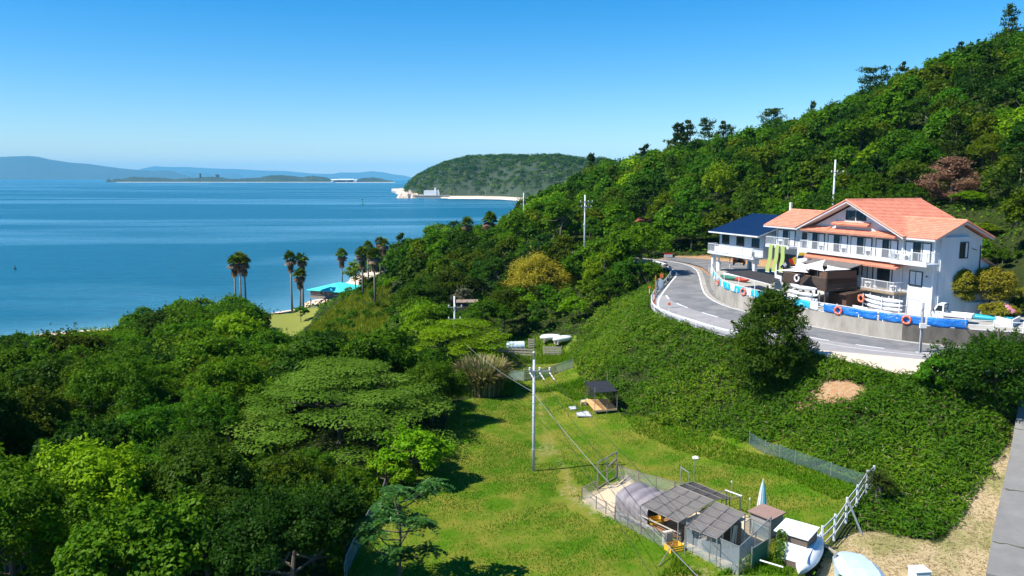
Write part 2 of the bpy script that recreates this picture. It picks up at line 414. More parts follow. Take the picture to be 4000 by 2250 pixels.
def linedist(x, y, L):
    d = np.full(x.shape, 1e9)
    for a, b in zip(L[:-1], L[1:]):
        a = np.array(a[:2], float); e = np.array(b[:2], float) - a
        t = np.clip(((x - a[0]) * e[0] + (y - a[1]) * e[1]) / (e @ e), 0, 1)
        d = np.minimum(d, np.hypot(x - a[0] - t * e[0], y - a[1] - t * e[1]))
    return d
wob = (fbm(gx, gy, 4, 9) - .5) * 2.4
lawn = 1 - smooth(-.3, .6, sdf(gx, gy, FIELD) + wob * .5)
dirt = (1 - smooth(.0, 1.3, linedist(gx, gy, PATHL) + wob * .5)) * .42
for b in BARE: dirt = np.maximum(dirt, (1 - smooth(-.9, .7, sdf(gx, gy, b) + wob * 1.3)) * .42)
yard = np.maximum(1 - smooth(-.15, .25, sdf(gx, gy, YARD)), 1 - smooth(-.2, .2, sdf(gx, gy, PENF)))
straw = 1 - smooth(-.5, .6, sdf(gx, gy, STRAW) + wob * .5)
bsand = (1 - smooth(1.25, 1.7, gz + wob * .12)) * (gy > 60) * (gy < 330)
blawn = 1 - smooth(-.5, 1.0, sdf(gx, gy, BLAWN) + wob * .3)
mead = np.maximum(1 - smooth(-.5, .8, sdf(gx, gy, MEADOW) + wob), 1 - smooth(-.5, .8, sdf(gx, gy, MEADOW2) + wob * .6))
drt2 = np.maximum(1 - smooth(-.8, .5, sdf(gx, gy, DIRT) + wob * .8), (1 - smooth(.2, 2.6, sdf(gx, gy, PARK) + wob * .4)) * .9 * (gy > 117))
gm, N, L, B = nt('ground')
zn = []
for nm in ('za', 'zb', 'zc'):
    a = N.new('ShaderNodeAttribute'); a.attribute_name = nm
    s = N.new('ShaderNodeSeparateColor'); L.new(a.outputs['Color'], s.inputs[0]); zn.append(s)
v = objco(N)
n1, n2, n3 = noise(N, L, v, .35, 5), noise(N, L, v, 3.5, 6, .7), noise(N, L, v, 16, 4, .7)
def thr(sock, soft=.12):
    t = math_(N, L, 'ADD', sock, math_(N, L, 'MULTIPLY', math_(N, L, 'SUBTRACT', n2, .5), .9))
    mr = N.new('ShaderNodeMapRange'); mr.inputs[1].default_value = .5 - soft; mr.inputs[2].default_value = .5 + soft; L.new(t, mr.inputs[0]); return mr.outputs[0]
floor_c = ramp(N, L, n2, .3, .7, (.018, .032, .006), (.04, .05, .014))
lawn_c = mix(N, L, ramp(N, L, n1, .38, .62), ramp(N, L, n3, .3, .7, (.05, .13, .003), (.09, .18, .005)), ramp(N, L, n3, .3, .7, (.15, .165, .016), (.24, .22, .035)))
lawn_c = mix(N, L, ramp(N, L, n2, .66, .8), lawn_c, (.24, .19, .07))
dirt_c = ramp(N, L, n3, .3, .7, (.36, .24, .14), (.5, .37, .22))
yard_c = ramp(N, L, n3, .3, .7, (.58, .44, .28), (.72, .58, .4))
straw_c = mix(N, L, ramp(N, L, n1, .45, .6), ramp(N, L, n3, .35, .65, (.34, .25, .13), (.58, .46, .27)), ramp(N, L, n3, .35, .65, (.14, .16, .03), (.4, .34, .16)))
sand_c = ramp(N, L, n3, .3, .7, (.62, .46, .34), (.72, .56, .42))
bl_c = ramp(N, L, n2, .3, .7, (.15, .19, .03), (.26, .26, .06))
mead_c = ramp(N, L, n3, .3, .7, (.1, .17, .015), (.2, .24, .04))
d2_c = mix(N, L, ramp(N, L, n2, .42, .6), ramp(N, L, n3, .35, .65, (.26, .17, .09), (.48, .36, .22)), ramp(N, L, n3, .35, .65, (.30, .13, .06), (.42, .22, .11)))
c = floor_c
for sck, cc in ((zn[1].outputs[2], mead_c), (zn[0].outputs[0], lawn_c), (zn[0].outputs[1], dirt_c), (zn[1].outputs[0], straw_c), (zn[2].outputs[0], bl_c), (zn[1].outputs[1], sand_c), (zn[2].outputs[1], d2_c)):
    c = mix(N, L, thr(sck), c, cc)
c = mix(N, L, zn[0].outputs[2], c, yard_c)
L.new(c, B.inputs['Base Color']); B.inputs['Roughness'].default_value = .95; B.inputs['Specular IOR Level'].default_value = .1
bumpn(N, L, B, n3, .6, .1)
ground = mesh('ground', np.stack([gx, gy, gz], 1), gf, gm, smooth=True); tag(ground, kind='structure')
for nm, ch in (('za', (lawn, dirt, yard)), ('zb', (straw, bsand, mead)), ('zc', (blawn, drt2, drt2 * 0))):
    a = ground.data.color_attributes.new(nm, 'FLOAT_COLOR', 'POINT')
    a.data.foreach_set('color', np.stack([*ch, np.ones(len(gx))], 1).astype(np.float32).ravel())

# ------------------------------------------------------------------ water
wm, N, L, B = nt('sea_water')
v = objco(N)
mp = N.new('ShaderNodeMapping'); mp.inputs['Scale'].default_value = (.25, 1, 1); mp.inputs['Rotation'].default_value = (0, 0, R(-8)); L.new(v, mp.inputs[0])
w1 = noise(N, L, mp.outputs[0], .9, 5, .6, .3)
w2 = noise(N, L, mp.outputs[0], .12, 4, .6, .4)
mp2 = N.new('ShaderNodeMapping'); mp2.inputs['Scale'].default_value = (.0013, .0062, 1); mp2.inputs['Rotation'].default_value = (0, 0, R(14)); L.new(v, mp2.inputs[0])
sl = ramp(N, L, noise(N, L, mp2.outputs[0], 1.0, 5, .55, .6), .48, .62)
geo = N.new('ShaderNodeNewGeometry'); sp = N.new('ShaderNodeSeparateXYZ'); L.new(geo.outputs['Position'], sp.inputs[0])
bedm = N.new('ShaderNodeAttribute'); bedm.attribute_name = 'depth'
deep = mix(N, L, w2, (.001, .076, .132), (.002, .128, .198))
deep = mix(N, L, math_(N, L, 'MULTIPLY', sl, .75), deep, (.08, .25, .36))
deep = mix(N, L, ramp(N, L, w1, .42, .62), deep, mix(N, L, 1.0, deep, (.62, .70, .74), 'MULTIPLY'))
shal = mix(N, L, bedm.outputs['Fac'], deep, (.10, .26, .34))
L.new(shal, B.inputs['Base Color'])
L.new(math_(N, L, 'MULTIPLY_ADD', sl, -.08, .3), B.inputs['Roughness'])
B.inputs['Specular IOR Level'].default_value = .14
hh = math_(N, L, 'ADD', w1, math_(N, L, 'MULTIPLY', w2, 1.6))
bumpn(N, L, B, hh, .9, .45)
_sx = np.concatenate([np.arange(-60000, -2000, 4000), np.arange(-2000, -200, 150), np.arange(-200, 40, 4), np.arange(40, 2000, 150), np.arange(2000, 60001, 4000)]).astype(float)
_sy = np.concatenate([np.arange(-2000, 40, 300), np.arange(40, 400, 4), np.arange(400, 2000, 100), np.arange(2000, 60001, 4000)]).astype(float)
SX, SY = np.meshgrid(_sx, _sy); sx, sy = SX.ravel(), SY.ravel()
_i = (np.arange(len(_sy) - 1)[:, None] * len(_sx) + np.arange(len(_sx) - 1)[None, :]).ravel()
sea = mesh('sea', np.stack([sx, sy, sx * 0], 1), np.stack([_i, _i + 1, _i + len(_sx) + 1, _i + len(_sx)], 1), wm); tag(sea, kind='structure')
_near = (np.abs(sx) < 500) & (sy < 700) & (sy > 30)
dep = np.zeros(len(sx)); dep[_near] = np.exp(np.clip(hraw(sx[_near], sy[_near]), -60, 0) / 1.1)
a = sea.data.attributes.new('depth', 'FLOAT', 'POINT'); a.data.foreach_set('value', dep.astype(np.float32))

# ------------------------------------------------------------------ road, parking, terrace, track
asph = mat('asphalt', (.11, .115, .12), (.23, .225, .22), .55, .9, bump=.3, bscale=40)
asphold = mat('worn_asphalt', (.25, .24, .245), (.33, .315, .31), .8, .9, bump=.3, bscale=40)
asphpk = mat('parking_asphalt', (.13, .13, .135), (.19, .185, .18), 1.0, .9, bump=.3, bscale=40)
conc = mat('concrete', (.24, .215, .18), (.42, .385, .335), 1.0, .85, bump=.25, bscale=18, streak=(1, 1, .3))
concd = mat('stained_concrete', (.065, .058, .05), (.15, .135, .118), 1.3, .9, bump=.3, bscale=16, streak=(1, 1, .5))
white = mat('white_paint', (.80, .80, .80), (.72, .72, .72), 3, .6)
markw = mat('road_marking_white', (.74, .74, .74), (.62, .62, .62), 2.5, .8)
sandp = mat('sandy_gravel', (.60, .48, .37), (.70, .58, .46), 1.5, .95, bump=.4, bscale=25)
def resample(L, step):
    L = [np.array(p[:2], float) for p in L]; out = [L[0]]; 
    for a, b in zip(L[:-1], L[1:]):
        n = max(1, int(np.linalg.norm(b - a) / step))
        out += [a + (b - a) * (i + 1) / n for i in range(n)]
    return out
def smoothline(L, step=.7, it=3):
    q = resample(L, step)
    for _ in range(it):
        q = [q[0]] + [(q[i - 1] + 2 * q[i] + q[i + 1]) / 4 for i in range(1, len(q) - 1)] + [q[-1]]
    return q
def triangulated(name, poly, zf, m, kind='structure', drop=0):
    import mathutils.geometry as G
    pv = [Vector((float(p[0]), float(p[1]), 0)) for p in poly]
    tris = G.tessellate_polygon([pv])
    v = [(p.x, p.y, float(zf(p.y))) for p in pv]
    f = [t if (pv[t[1]] - pv[t[0]]).cross(pv[t[2]] - pv[t[0]]).z > 0 else (t[0], t[2], t[1]) for t in tris]
    if drop:
        n = len(v); v += [(p[0], p[1], p[2] - drop) for p in v]
        area = sum(v[i][0] * v[(i + 1) % n][1] - v[(i + 1) % n][0] * v[i][1] for i in range(n))
        f = list(f) + [((i, n + i, n + (i + 1) % n, (i + 1) % n) if area > 0 else (i, (i + 1) % n, n + (i + 1) % n, n + i)) for i in range(n)]
    return tag(mesh(name, v, [tuple(t) for t in f], m), kind=kind)
def offs(L, d):
    L = [np.array(p[:2], float) for p in L]; out = []
    for i, p in enumerate(L):
        t = L[min(i + 1, len(L) - 1)] - L[max(i - 1, 0)]; t /= np.linalg.norm(t) + 1e-9
        out.append(p + np.array([-t[1], t[0]]) * d)
    return out
def strip(mb, L, w, dz, zf=zr):
    a, b = offs(L, w / 2), offs(L, -w / 2); n = len(a)
    v = [(p[0], p[1], zf(p[1]) + dz) for p in a] + [(p[0], p[1], zf(p[1]) + dz) for p in b]
    mb.add(v, [(i + n, i + n + 1, i + 1, i) for i in range(n - 1)])
SIN, SGU, SDA, SOU, SLY, SWA = (smoothline(q) for q in (INNER, GUARD, DASH, OUTER, LAYBY_OUT, WALL))
triangulated('road', SGU + SLY[1:] + [np.array((58, 68.2))] + SWA[::-1] + [np.array(p) for p in ((28.9, 114), (29.3, 121), (29.4, 126), (28.6, 130), (27.2, 133), (24.9, 135), (20.3, 138.4), (13.3, 144.3), (4, 150.4))], lambda y: zr(y), asph)
_out = [p for p in SGU if p[1] < 101] 
triangulated('road_shoulder', _out + SLY[1:] + SDA[::-1], lambda y: zr(y) + .006, asphold)
triangulated('gravel_pullout', [(24.8, 72.9), (29.2, 71.2), (33, 69.6), (36, 68.2), (40, 66.4), (48, 63.4), (58, 60)] + SLY[::-1][:-3], lambda y: zr(y) + .012, sandp)
triangulated('parking_lot', PARK, lambda y: zr(y) - .012, asphpk)
mb = MB(); strip(mb, SIN, .2, .016); strip(mb, SOU, .2, .016)
n = 0
while n < len(SDA) - 4:
    strip(mb, SDA[n:n + 4], .24, .016); n += 6
strip(mb, smoothline([(29, 74.9), (31.5, 72.5), (34.5, 70.6), (38, 69), (45, 66.2), (58, 61.5)]), .12, .02)
for k in range(6):
    a, b = np.array((30.2 + k * .35, 131 - k * 3.0)), np.array((36.4 + k * .9, 133.2 - k * 3.0))
    strip(mb, [a, b], .12, .012)
tag(mb.build('road_markings', markw), kind='structure')
mb = MB()
gut = offs(SIN, .42)
strip(mb, gut, .5, .02); tag(mb.build('gutter', conc), kind='structure')
triangulated('terrace', offs(SWA, .12) + [np.array(p) for p in TERR[len(WALL):]], lambda y: zr(y) + 1.6, mat('terrace_concrete', (.30, .28, .25), (.42, .40, .36), .8, .9), drop=2.2)
# retaining wall: a lighter and a darker stained length
def wallmesh(name, L, h0, h1, th, m):
    a, b = offs(L, .14 - th), offs(L, .14); n = len(a); mb = MB()
    for i in range(n - 1):
        z = [zr(p[1]) for p in (a[i], a[i + 1])]
        mb.hexa([(*a[i], z[0] + h0), (*a[i + 1], z[1] + h0), (*b[i + 1], z[1] + h0), (*b[i], z[0] + h0)],
                [(*a[i], z[0] + h1), (*a[i + 1], z[1] + h1), (*b[i + 1], z[1] + h1), (*b[i], z[0] + h1)])
    return mb
SWALL = offs(SWA, -.02)
k = min(range(len(SWA)), key=lambda i: abs(SWA[i][0] - 38.0))
rw = thing('retaining_wall', 'long curved concrete retaining wall holding the hotel terrace above the road', 'retaining wall', (*SWA[k], zr(SWA[k][1])))
def to(parent, o):
    o.parent = parent; o.matrix_parent_inverse = Matrix.Translation(-Vector(parent.location)) if parent.rotation_euler.z == 0 else (Matrix.Translation(Vector(parent.location)) @ Matrix.Rotation(parent.rotation_euler.z, 4, 'Z')).inverted()
    return o
to(rw, tag(wallmesh('wall_section', SWA[:k + 1], -.3, 1.6, .32, conc).build('wall_section', conc), 'paler grey wall section beside the road bend'))
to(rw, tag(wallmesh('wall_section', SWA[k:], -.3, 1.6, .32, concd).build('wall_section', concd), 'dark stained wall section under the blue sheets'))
for i in range(4, len(SWA) - 2, 4):
    p = offs(SWA, .145)[i]; q = offs(SWA, .17)[i]; t_ = SWA[i + 1] - SWA[i]; t_ = t_ / np.linalg.norm(t_) * .025
    to(rw, MB().hexa([(*(p - t_), zr(p[1]) + .02), (*(p + t_), zr(p[1]) + .02), (*(q + t_), zr(p[1]) + .02), (*(q - t_), zr(p[1]) + .02)], [(*(p - t_), zr(p[1]) + 1.58), (*(p + t_), zr(p[1]) + 1.58), (*(q + t_), zr(p[1]) + 1.58), (*(q - t_), zr(p[1]) + 1.58)]).build('joint', concd))
mb = MB(); n = len(TRACK)
TL, TR_ = smoothline(TRACK, 1.2), smoothline(TRACKR, 1.2)
n = min(len(TL), len(TR_))
TZ = [float(height(p[0], p[1])[0]) for p in TL]
TZ2 = [float(height(p[0], p[1])[0]) for p in TR_]
for i in range(n - 1):
    mb.slab([(*TL[i], max(TZ[i], TZ2[i]) + .1), (*TL[i + 1], max(TZ[i + 1], TZ2[i + 1]) + .1), (*TR_[i + 1], max(TZ[i + 1], TZ2[i + 1]) + .1), (*TR_[i], max(TZ[i], TZ2[i]) + .1)], .45)
trm, N, L, B = nt('track_concrete')
v = objco(N); f1 = noise(N, L, v, .7, 6, .65); f2 = noise(N, L, v, 12, 5, .7)
L.new(mix(N, L, ramp(N, L, f2, .35, .65), ramp(N, L, f1, .3, .7, (.13, .127, .125), (.24, .23, .22)), (.19, .185, .175)), B.inputs['Base Color']); B.inputs['Roughness'].default_value = .9
bumpn(N, L, B, f2, .4)
tag(mb.build('concrete_track', trm), kind='structure')
mb = MB(); rj = np.random.default_rng(2)
for i in range(3, n - 1, 5):
    pts = [(*(TL[i] * (1 - t) + TR_[i] * t + rj.normal(0, .05, 2)), max(TZ[i], TZ2[i]) + .112) for t in np.linspace(.02, .98, 9)]
    for a, b in zip(pts[:-1], pts[1:]): mb.bar(a, b, rj.uniform(.05, .16), .02)
tag(mb.build('track_joints', mat('weedy_joint', (.05, .06, .02), (.12, .11, .07), 3, .95)), kind='structure')
def tz(x, y): return zr(y) + 1.6
# ------------------------------------------------------------------ hotel
stucco = mat('white_stucco', (.68, .70, .72), (.57, .59, .61), .9, .85, bump=.35, bscale=14, streak=(1.6, 1.6, .25))
darkfr = mat('dark_bronze_frame', (.035, .028, .025), None, 3, .4)
glass, N, L, B = nt('window_glass')
B.inputs['Base Color'].default_value = (.02, .03, .035, 1); B.inputs['Roughness'].default_value = .05; B.inputs['Specular IOR Level'].default_value = .8
curtain = mat('white_shutter', (.70, .72, .74), (.62, .64, .67), 4, .7)
railm = mat('white_metal', (.80, .81, .82), (.70, .71, .72), 4, .45)
soffit = mat('soffit_white', (.62, .63, .65), (.55, .56, .58), 1, .8)
tile, N, L, B = nt('orange_roof_tile')
v = objco(N)
L.new(ramp(N, L, noise(N, L, v, 1.6, 6, .7), .3, .7, (.60, .20, .115), (.84, .36, .24)), B.inputs['Base Color']); B.inputs['Roughness'].default_value = .6
wv = N.new('ShaderNodeTexWave'); wv.inputs['Scale'].default_value = 1.05; wv.bands_direction = 'DIAGONAL'; L.new(v, wv.inputs[0])
bumpn(N, L, B, noise(N, L, v, 9, 3), .4)
brownw = mat('dark_brown_wood', (.055, .034, .024), (.10, .062, .042), 2, .75, streak=(1, 1, 6), bump=.2)
acm = mat('air_conditioner_white', (.76, .76, .74), (.70, .70, .68), 3, .5)
Z0 = 18.0
HROT = math.atan2(.937, -.349)
hotel = thing('hotel_building', 'white two-storey hotel with orange tiled gable roofs and long balconies', 'hotel', (*HC, Z0), HROT)
def tiled(mb, a, b, c, d, course=.34, lift=.075, th=.14):
    """a-b eave, d-c ridge: a solid slope of overlapping tile courses"""
    a, b, c, d = (Vector(q) for q in (a, b, c, d)); n = max(2, int(((d - a).length + (c - b).length) / 2 / course))
    nv = (b - a).cross(d - a).normalized(); nv = nv if nv.z > 0 else -nv
    for i in range(n):
        t0, t1 = i / n, (i + 1.12) / n if i < n - 1 else 1
        p = [a.lerp(d, t0), b.lerp(c, t0), b.lerp(c, t1), a.lerp(d, t1)]
        lo = [p[0] - nv * th, p[1] - nv * th, p[2] - nv * th, p[3] - nv * th]
        mb.hexa(lo, [p[0] + nv * lift, p[1] + nv * lift, p[2], p[3]])
    # rolled pans running up the slope
    w = int((b - a).length / .46)
    for k in range(w + 1):
        t = k / max(w, 1)
        mb.bar(a.lerp(b, t) + nv * .035, d.lerp(c, t) + nv * .02, .1, .05)
mb = MB()
mb.box(3.0, 17.2, -9.2, 0, -1.5, 8.0)
mb.prism([(2.95, 8.0), (17.25, 8.0), (10.1, 11.12)], -9.0, 0.003, 'y')
mb.box(-.8, 3.0, -6.3, .02, -1.5, 8.0)
mb.prism([(.0, 8.0), (-6.3, 8.0), (-3.15, 9.45)], -.8, 6, 'x')
mb.box(17.2, 23.4, -6.6, -.35, -1.5, 8.0)
mb.prism([(-.35, 8.0), (-6.6, 8.0), (-3.0, 9.6)], 14, 23.4, 'x')
mb.box(-1.05, -.8, -4.3, -.6, -1.5, 8.2)
mb.hexa([(-.8, -9.3, -1), (6, -9.3, -1), (6, -6.3, -1), (-.8, -6.3, -1)], [(-.8, -9.3, 4.5), (6, -9.3, 4.5), (6, -6.3, 5.9), (-.8, -6.3, 5.9)])
mb.build('wall', stucco, hotel)
mb = MB()
mb.box(-.83, 3.03, .02, .05, 1.75, 1.82); mb.build('wall_band', soffit, hotel)
mb = MB()
E0, PK = 8.12, 11.6
tiled(mb, (2.0, 1.2, E0), (2.0, -9.6, E0), (10.1, -9.6, PK), (10.1, 1.2, PK))
tiled(mb, (18.2, -9.6, E0), (18.2, 1.2, E0), (10.1, 1.2, PK), (10.1, -9.6, PK))
tiled(mb, (-1.5, .8, 8.06), (6.6, .8, 8.06), (6.6, -3.15, 9.8), (-1.5, -3.15, 9.8))
tiled(mb, (6.6, -7.1, 8.06), (-1.5, -7.1, 8.06), (-1.5, -3.15, 9.8), (6.6, -3.15, 9.8))
tiled(mb, (13.4, .8, 8.06), (24.5, .8, 8.06), (24.1, -3.0, 9.95), (13.4, -3.0, 9.95))
tiled(mb, (24.5, -7.2, 8.06), (13.4, -7.2, 8.06), (13.4, -3.0, 9.95), (24.1, -3.0, 9.95))
mb.tube([(10.1, 1.25, PK + .03), (10.1, -9.65, PK + .03)], .13)
mb.tube([(-1.55, -3.15, 9.85), (6.3, -3.15, 9.85)], .12)
mb.tube([(14, -3.0, 10.0), (24.15, -3.0, 10.0)], .12)
for a, b in (((2.0, 1.2, E0), (10.1, 1.2, PK)), ((18.2, 1.2, E0), (10.1, 1.2, PK)), ((-1.5, .8, 8.06), (-1.5, -3.15, 9.8)), ((-1.5, -7.1, 8.06), (-1.5, -3.15, 9.8)), ((2.05, .82, 8.1), (6.1, -3.1, 9.82))):
    mb.tube([a, b], .1)
mb.build('roof', tile, hotel)
mb = MB()
for a, b in (((2.05, 1.16, E0 - .2), (10.1, 1.16, PK - .2)), ((18.15, 1.16, E0 - .2), (10.1, 1.16, PK - .2)), ((-1.47, .75, 7.88), (-1.47, -3.15, 9.6)), ((-1.47, -7.05, 7.88), (-1.47, -3.15, 9.6)), ((-1.5, .83, 7.93), (2.3, .83, 7.93)), ((18.1, .83, 7.93), (24.5, .83, 7.93))):
    mb.bar(a, b, .06, .16)
mb.slab([(2.2, 1.14, E0 - .13), (10.1, 1.14, PK - .2), (10.1, .004, PK - .2), (2.2, .004, E0 - .13)], .05)
mb.slab([(18.0, 1.14, E0 - .13), (10.1, 1.14, PK - .2), (10.1, .004, PK - .2), (18.0, .004, E0 - .13)], .05)
mb.box(-1.45, 2.4, .03, .78, 7.84, 7.9); mb.box(17.3, 24.4, -.3, .78, 7.84, 7.9)
mb.build('eaves', soffit, hotel)
mb = MB(); tiled(mb, (3.3, 1.05, 7.92), (17.4, 1.05, 7.92), (17.4, .02, 8.32), (3.3, .02, 8.32), .3); mb.build('pent_roof', tile, hotel)
mb = MB(); tiled(mb, (7.4, .75, 8.86), (12.8, .75, 8.86), (12.6, .02, 9.16), (7.6, .02, 9.16), .3); mb.build('pent_roof', tile, hotel)
mb = MB(); tiled(mb, (2.2, 1.75, 4.86), (16.3, 1.75, 4.86), (16.3, .02, 5.42), (2.2, .02, 5.42), .3); mb.build('pent_roof', tile, hotel)
mb = MB(); tiled(mb, (6.1, -9.5, 4.5), (-1.1, -9.5, 4.5), (-1.1, -6.4, 5.95), (6.1, -6.4, 5.95), .3); mb.build('lean_to_roof', tile, hotel)
def window(w0, w1, z0, z1, f=0., name='window', mull=1, cur=None, par=hotel, fr=darkfr):
    mb = MB(); t = .07
    mb.box(w0 - t, w0, f, f + .07, z0 - t, z1 + t); mb.box(w1, w1 + t, f, f + .07, z0 - t, z1 + t)
    mb.box(w0, w1, f, f + .07, z0 - t, z0); mb.box(w0, w1, f, f + .07, z1, z1 + t)
    for i in range(mull):
        x = w0 + (w1 - w0) * (i + 1) / (mull + 1); mb.box(x - .03, x + .03, f, f + .06, z0, z1)
    o = mb.build(name, fr, par)
    MB().box(w0, w1, f + .004, f + .025, z0, z1).build('pane', glass, o)
    if cur:
        for a, b, lo in cur: MB().box(w0 + (w1 - w0) * a, w0 + (w1 - w0) * b, f + .028, f + .05, z0 + (z1 - z0) * lo, z1 - .02).build('curtain', curtain, o)
    return o
def balcony_door(w0, w1, f=0., z0=5.68, z1=7.52):
    mb = MB(); t = .08; a = w0 + (w1 - w0) * .31; b = w1 - (w1 - w0) * .31
    mb.box(w0 - t, w0, f, f + .09, z0, z1 + t); mb.box(w1, w1 + t, f, f + .09, z0, z1 + t); mb.box(w0, w1, f, f + .09, z1, z1 + t)
    mb.box(a - .04, a + .04, f, f + .09, z0, z1); mb.box(b - .04, b + .04, f, f + .09, z0, z1); mb.box((a + b) / 2 - .03, (a + b) / 2 + .03, f, f + .07, z0, z1)
    o = mb.build('balcony_door', darkfr, hotel)
    MB().box(w0, a - .04, f + .004, f + .06, z0 + .03, z1).build('shutter', curtain, o)
    MB().box(b + .04, w1, f + .004, f + .06, z0 + .03, z1).build('shutter', curtain, o)
    MB().box(a + .04, b - .04, f + .004, f + .03, z0, z1).build('pane', glass, o)
    m = MB()
    for k in range(4): m.box(a + .06 + k * .045, a + .09 + k * .045, f + .032, f + .05, z0 + .1, z1 - .02)
    m.build('curtain', curtain, o)
for w0, w1 in ((14.45, 17.2), (10.85, 13.75), (7.3, 10.2), (3.8, 6.6)): balcony_door(w0, w1)
balcony_door(-.35, 2.65, .02); balcony_door(19.9, 23.0, -.35)
window(8.35, 9.65, 9.42, 10.35); window(9.95, 11.2, 9.42, 10.35)
window(.45, 1.95, 3.2, 4.6, .02, mull=1, cur=((.04, .5, .05), (.55, .97, .05)))
window(4.3, 6.2, 2.5, 4.5, 0, 'terrace_window', 1, cur=((.02, .12, 0),))
window(6.9, 8.4, 2.4, 4.6, 0, 'terrace_window', 1, cur=((.05, .45, 0), (.55, .95, 0)))
window(9.0, 16.6, 2.4, 4.5, 0, 'terrace_window', 5)
MB().box(19.6, 23.0, -.348, -.3, 1.0, 4.6).build('dark_opening', darkfr, hotel)
o = MB().box(17.6, 18.6, -.348, -.28, 5.7, 7.5).build('dark_door', darkfr, hotel)
MB().box(3.3, 4.5, .002, .05, .1, 1.2).build('basement_door', darkfr, hotel)
# windows in the right gable wall, facing the camera
def side_window(y0, y1, z0, z1, x):
    mb = MB(); t = .07
    mb.box(x - .07, x, y0 - t, y0, z0 - t, z1 + t); mb.box(x - .07, x, y1, y1 + t, z0 - t, z1 + t); mb.box(x - .07, x, y0, y1, z0 - t, z0); mb.box(x - .07, x, y0, y1, z1, z1 + t)
    mb.box(x - .06, x, (y0 + y1) / 2 - .03, (y0 + y1) / 2 + .03, z0, z1)
    o = mb.build('window', darkfr, hotel); MB().box(x - .03, x - .004, y0, y1, z0, z1).build('pane', glass, o)
    MB().box(x - .045, x - .032, y0 + .05, y0 + .3, z0 + .05, z1).build('curtain', curtain, o)
side_window(-4.05, -3.05, 6.1, 7.6, -1.05); side_window(-3.6, -2.7, 3.0, 4.2, -1.05)
def railing(pts, h=1.05, step=.14, z=0, mid=False, r=.022):
    mb = MB()
    for a, b in zip(pts[:-1], pts[1:]):
        a, b = Vector((*a, z)), Vector((*b, z)); Lh = (b - a).length
        mb.bar(a + Vector((0, 0, h)), b + Vector((0, 0, h)), .06, .05); mb.bar(a + Vector((0, 0, .12)), b + Vector((0, 0, .12)), .04)
        if mid: mb.bar(a + Vector((0, 0, h - .16)), b + Vector((0, 0, h - .16)), .035)
        n = max(1, int(Lh / step))
        for i in range(n + 1):
            p = a.lerp(b, i / n); thick = .05 if i % 12 == 0 or i == n else r
            mb.box(p.x - thick / 2, p.x + thick / 2, p.y - thick / 2, p.y + thick / 2, z, z + h)
    return mb
def balcony(w0, w1, f0, f1, z, rl, name='balcony', th=.28, floor=stucco):
    o = MB().box(w0, w1, f0, f1, z - th, z).build(name, floor, hotel, bevel=.02)
    railing(rl, z=z).build('railing', railm, o); return o
balcony(2.95, 17.0, .003, 1.35, 5.65, [(17.0, .05), (17.0, 1.3), (2.95, 1.3)])
balcony(-1.5, 2.9, .023, 1.75, 5.65, [(2.9, 1.3), (2.9, 1.7), (-1.45, 1.7), (-1.45, .05)])
balcony(19.4, 23.8, -.347, 1.0, 5.65, [(23.75, -.3), (23.75, .95), (19.45, .95), (19.45, -.3)])
balcony(2.2, 8.3, .003, 1.75, 2.35, [(8.25, .05), (8.25, 1.7), (2.3, 1.7), (2.3, .05)], 'lower_balcony', .22, mat('balcony_wood', (.34, .25, .15), (.26, .19, .12), 2))
for x, y, z1 in ((-.9, .12, 7.8), (3.0, .1, 7.7), (17.15, .1, 7.7)): MB().tube([(x, y, -.4), (x, y, z1), (x, .5, z1 + .1)], .06, 8).build('downspout', railm, hotel)
for x in (2.4, 8.2): MB().tube([(x, 1.6, -.2), (x, 1.6, 2.15)], .06, 8).build('balcony_post', railm, hotel)
mb = MB(); mb.tube([(-.2, .02, 4.25), (-.2, .25, 4.35), (-.3, .35, 4.2)], .04); mb.build('wall_lamp', darkfr, hotel)
mb = MB(); mb.bar((-.82, -4.9, 7.0), (-1.15, -4.9, 6.85), .05); mb.bar((-.82, -5.3, 6.9), (-1.15, -5.2, 6.8), .05); mb.bar((-.82, -6.1, 7.3), (-.9, -6.1, 4.8), .07); mb.build('cable_bracket', darkfr, hotel)
mb = MB(); mb.box(24.0, 24.25, -3.1, -2.85, 9.9, 10.9); mb.build('chimney', railm, hotel)
mb = MB(); mb.tube([(24.2, -6.6, 8.0), (24.2, -6.6, 8.9)], .05); mb.build('vent_pipe', railm, hotel)
def PF(cx, cy, f):
    r = ray(*za(cx, cy)); t = (f + HC @ HF) / (r[:2] @ HF); return np.array([0, 0, CAM_Z]) + r * t
def hloc(w, f, z): p = hw(w, f); return (p[0], p[1], z)
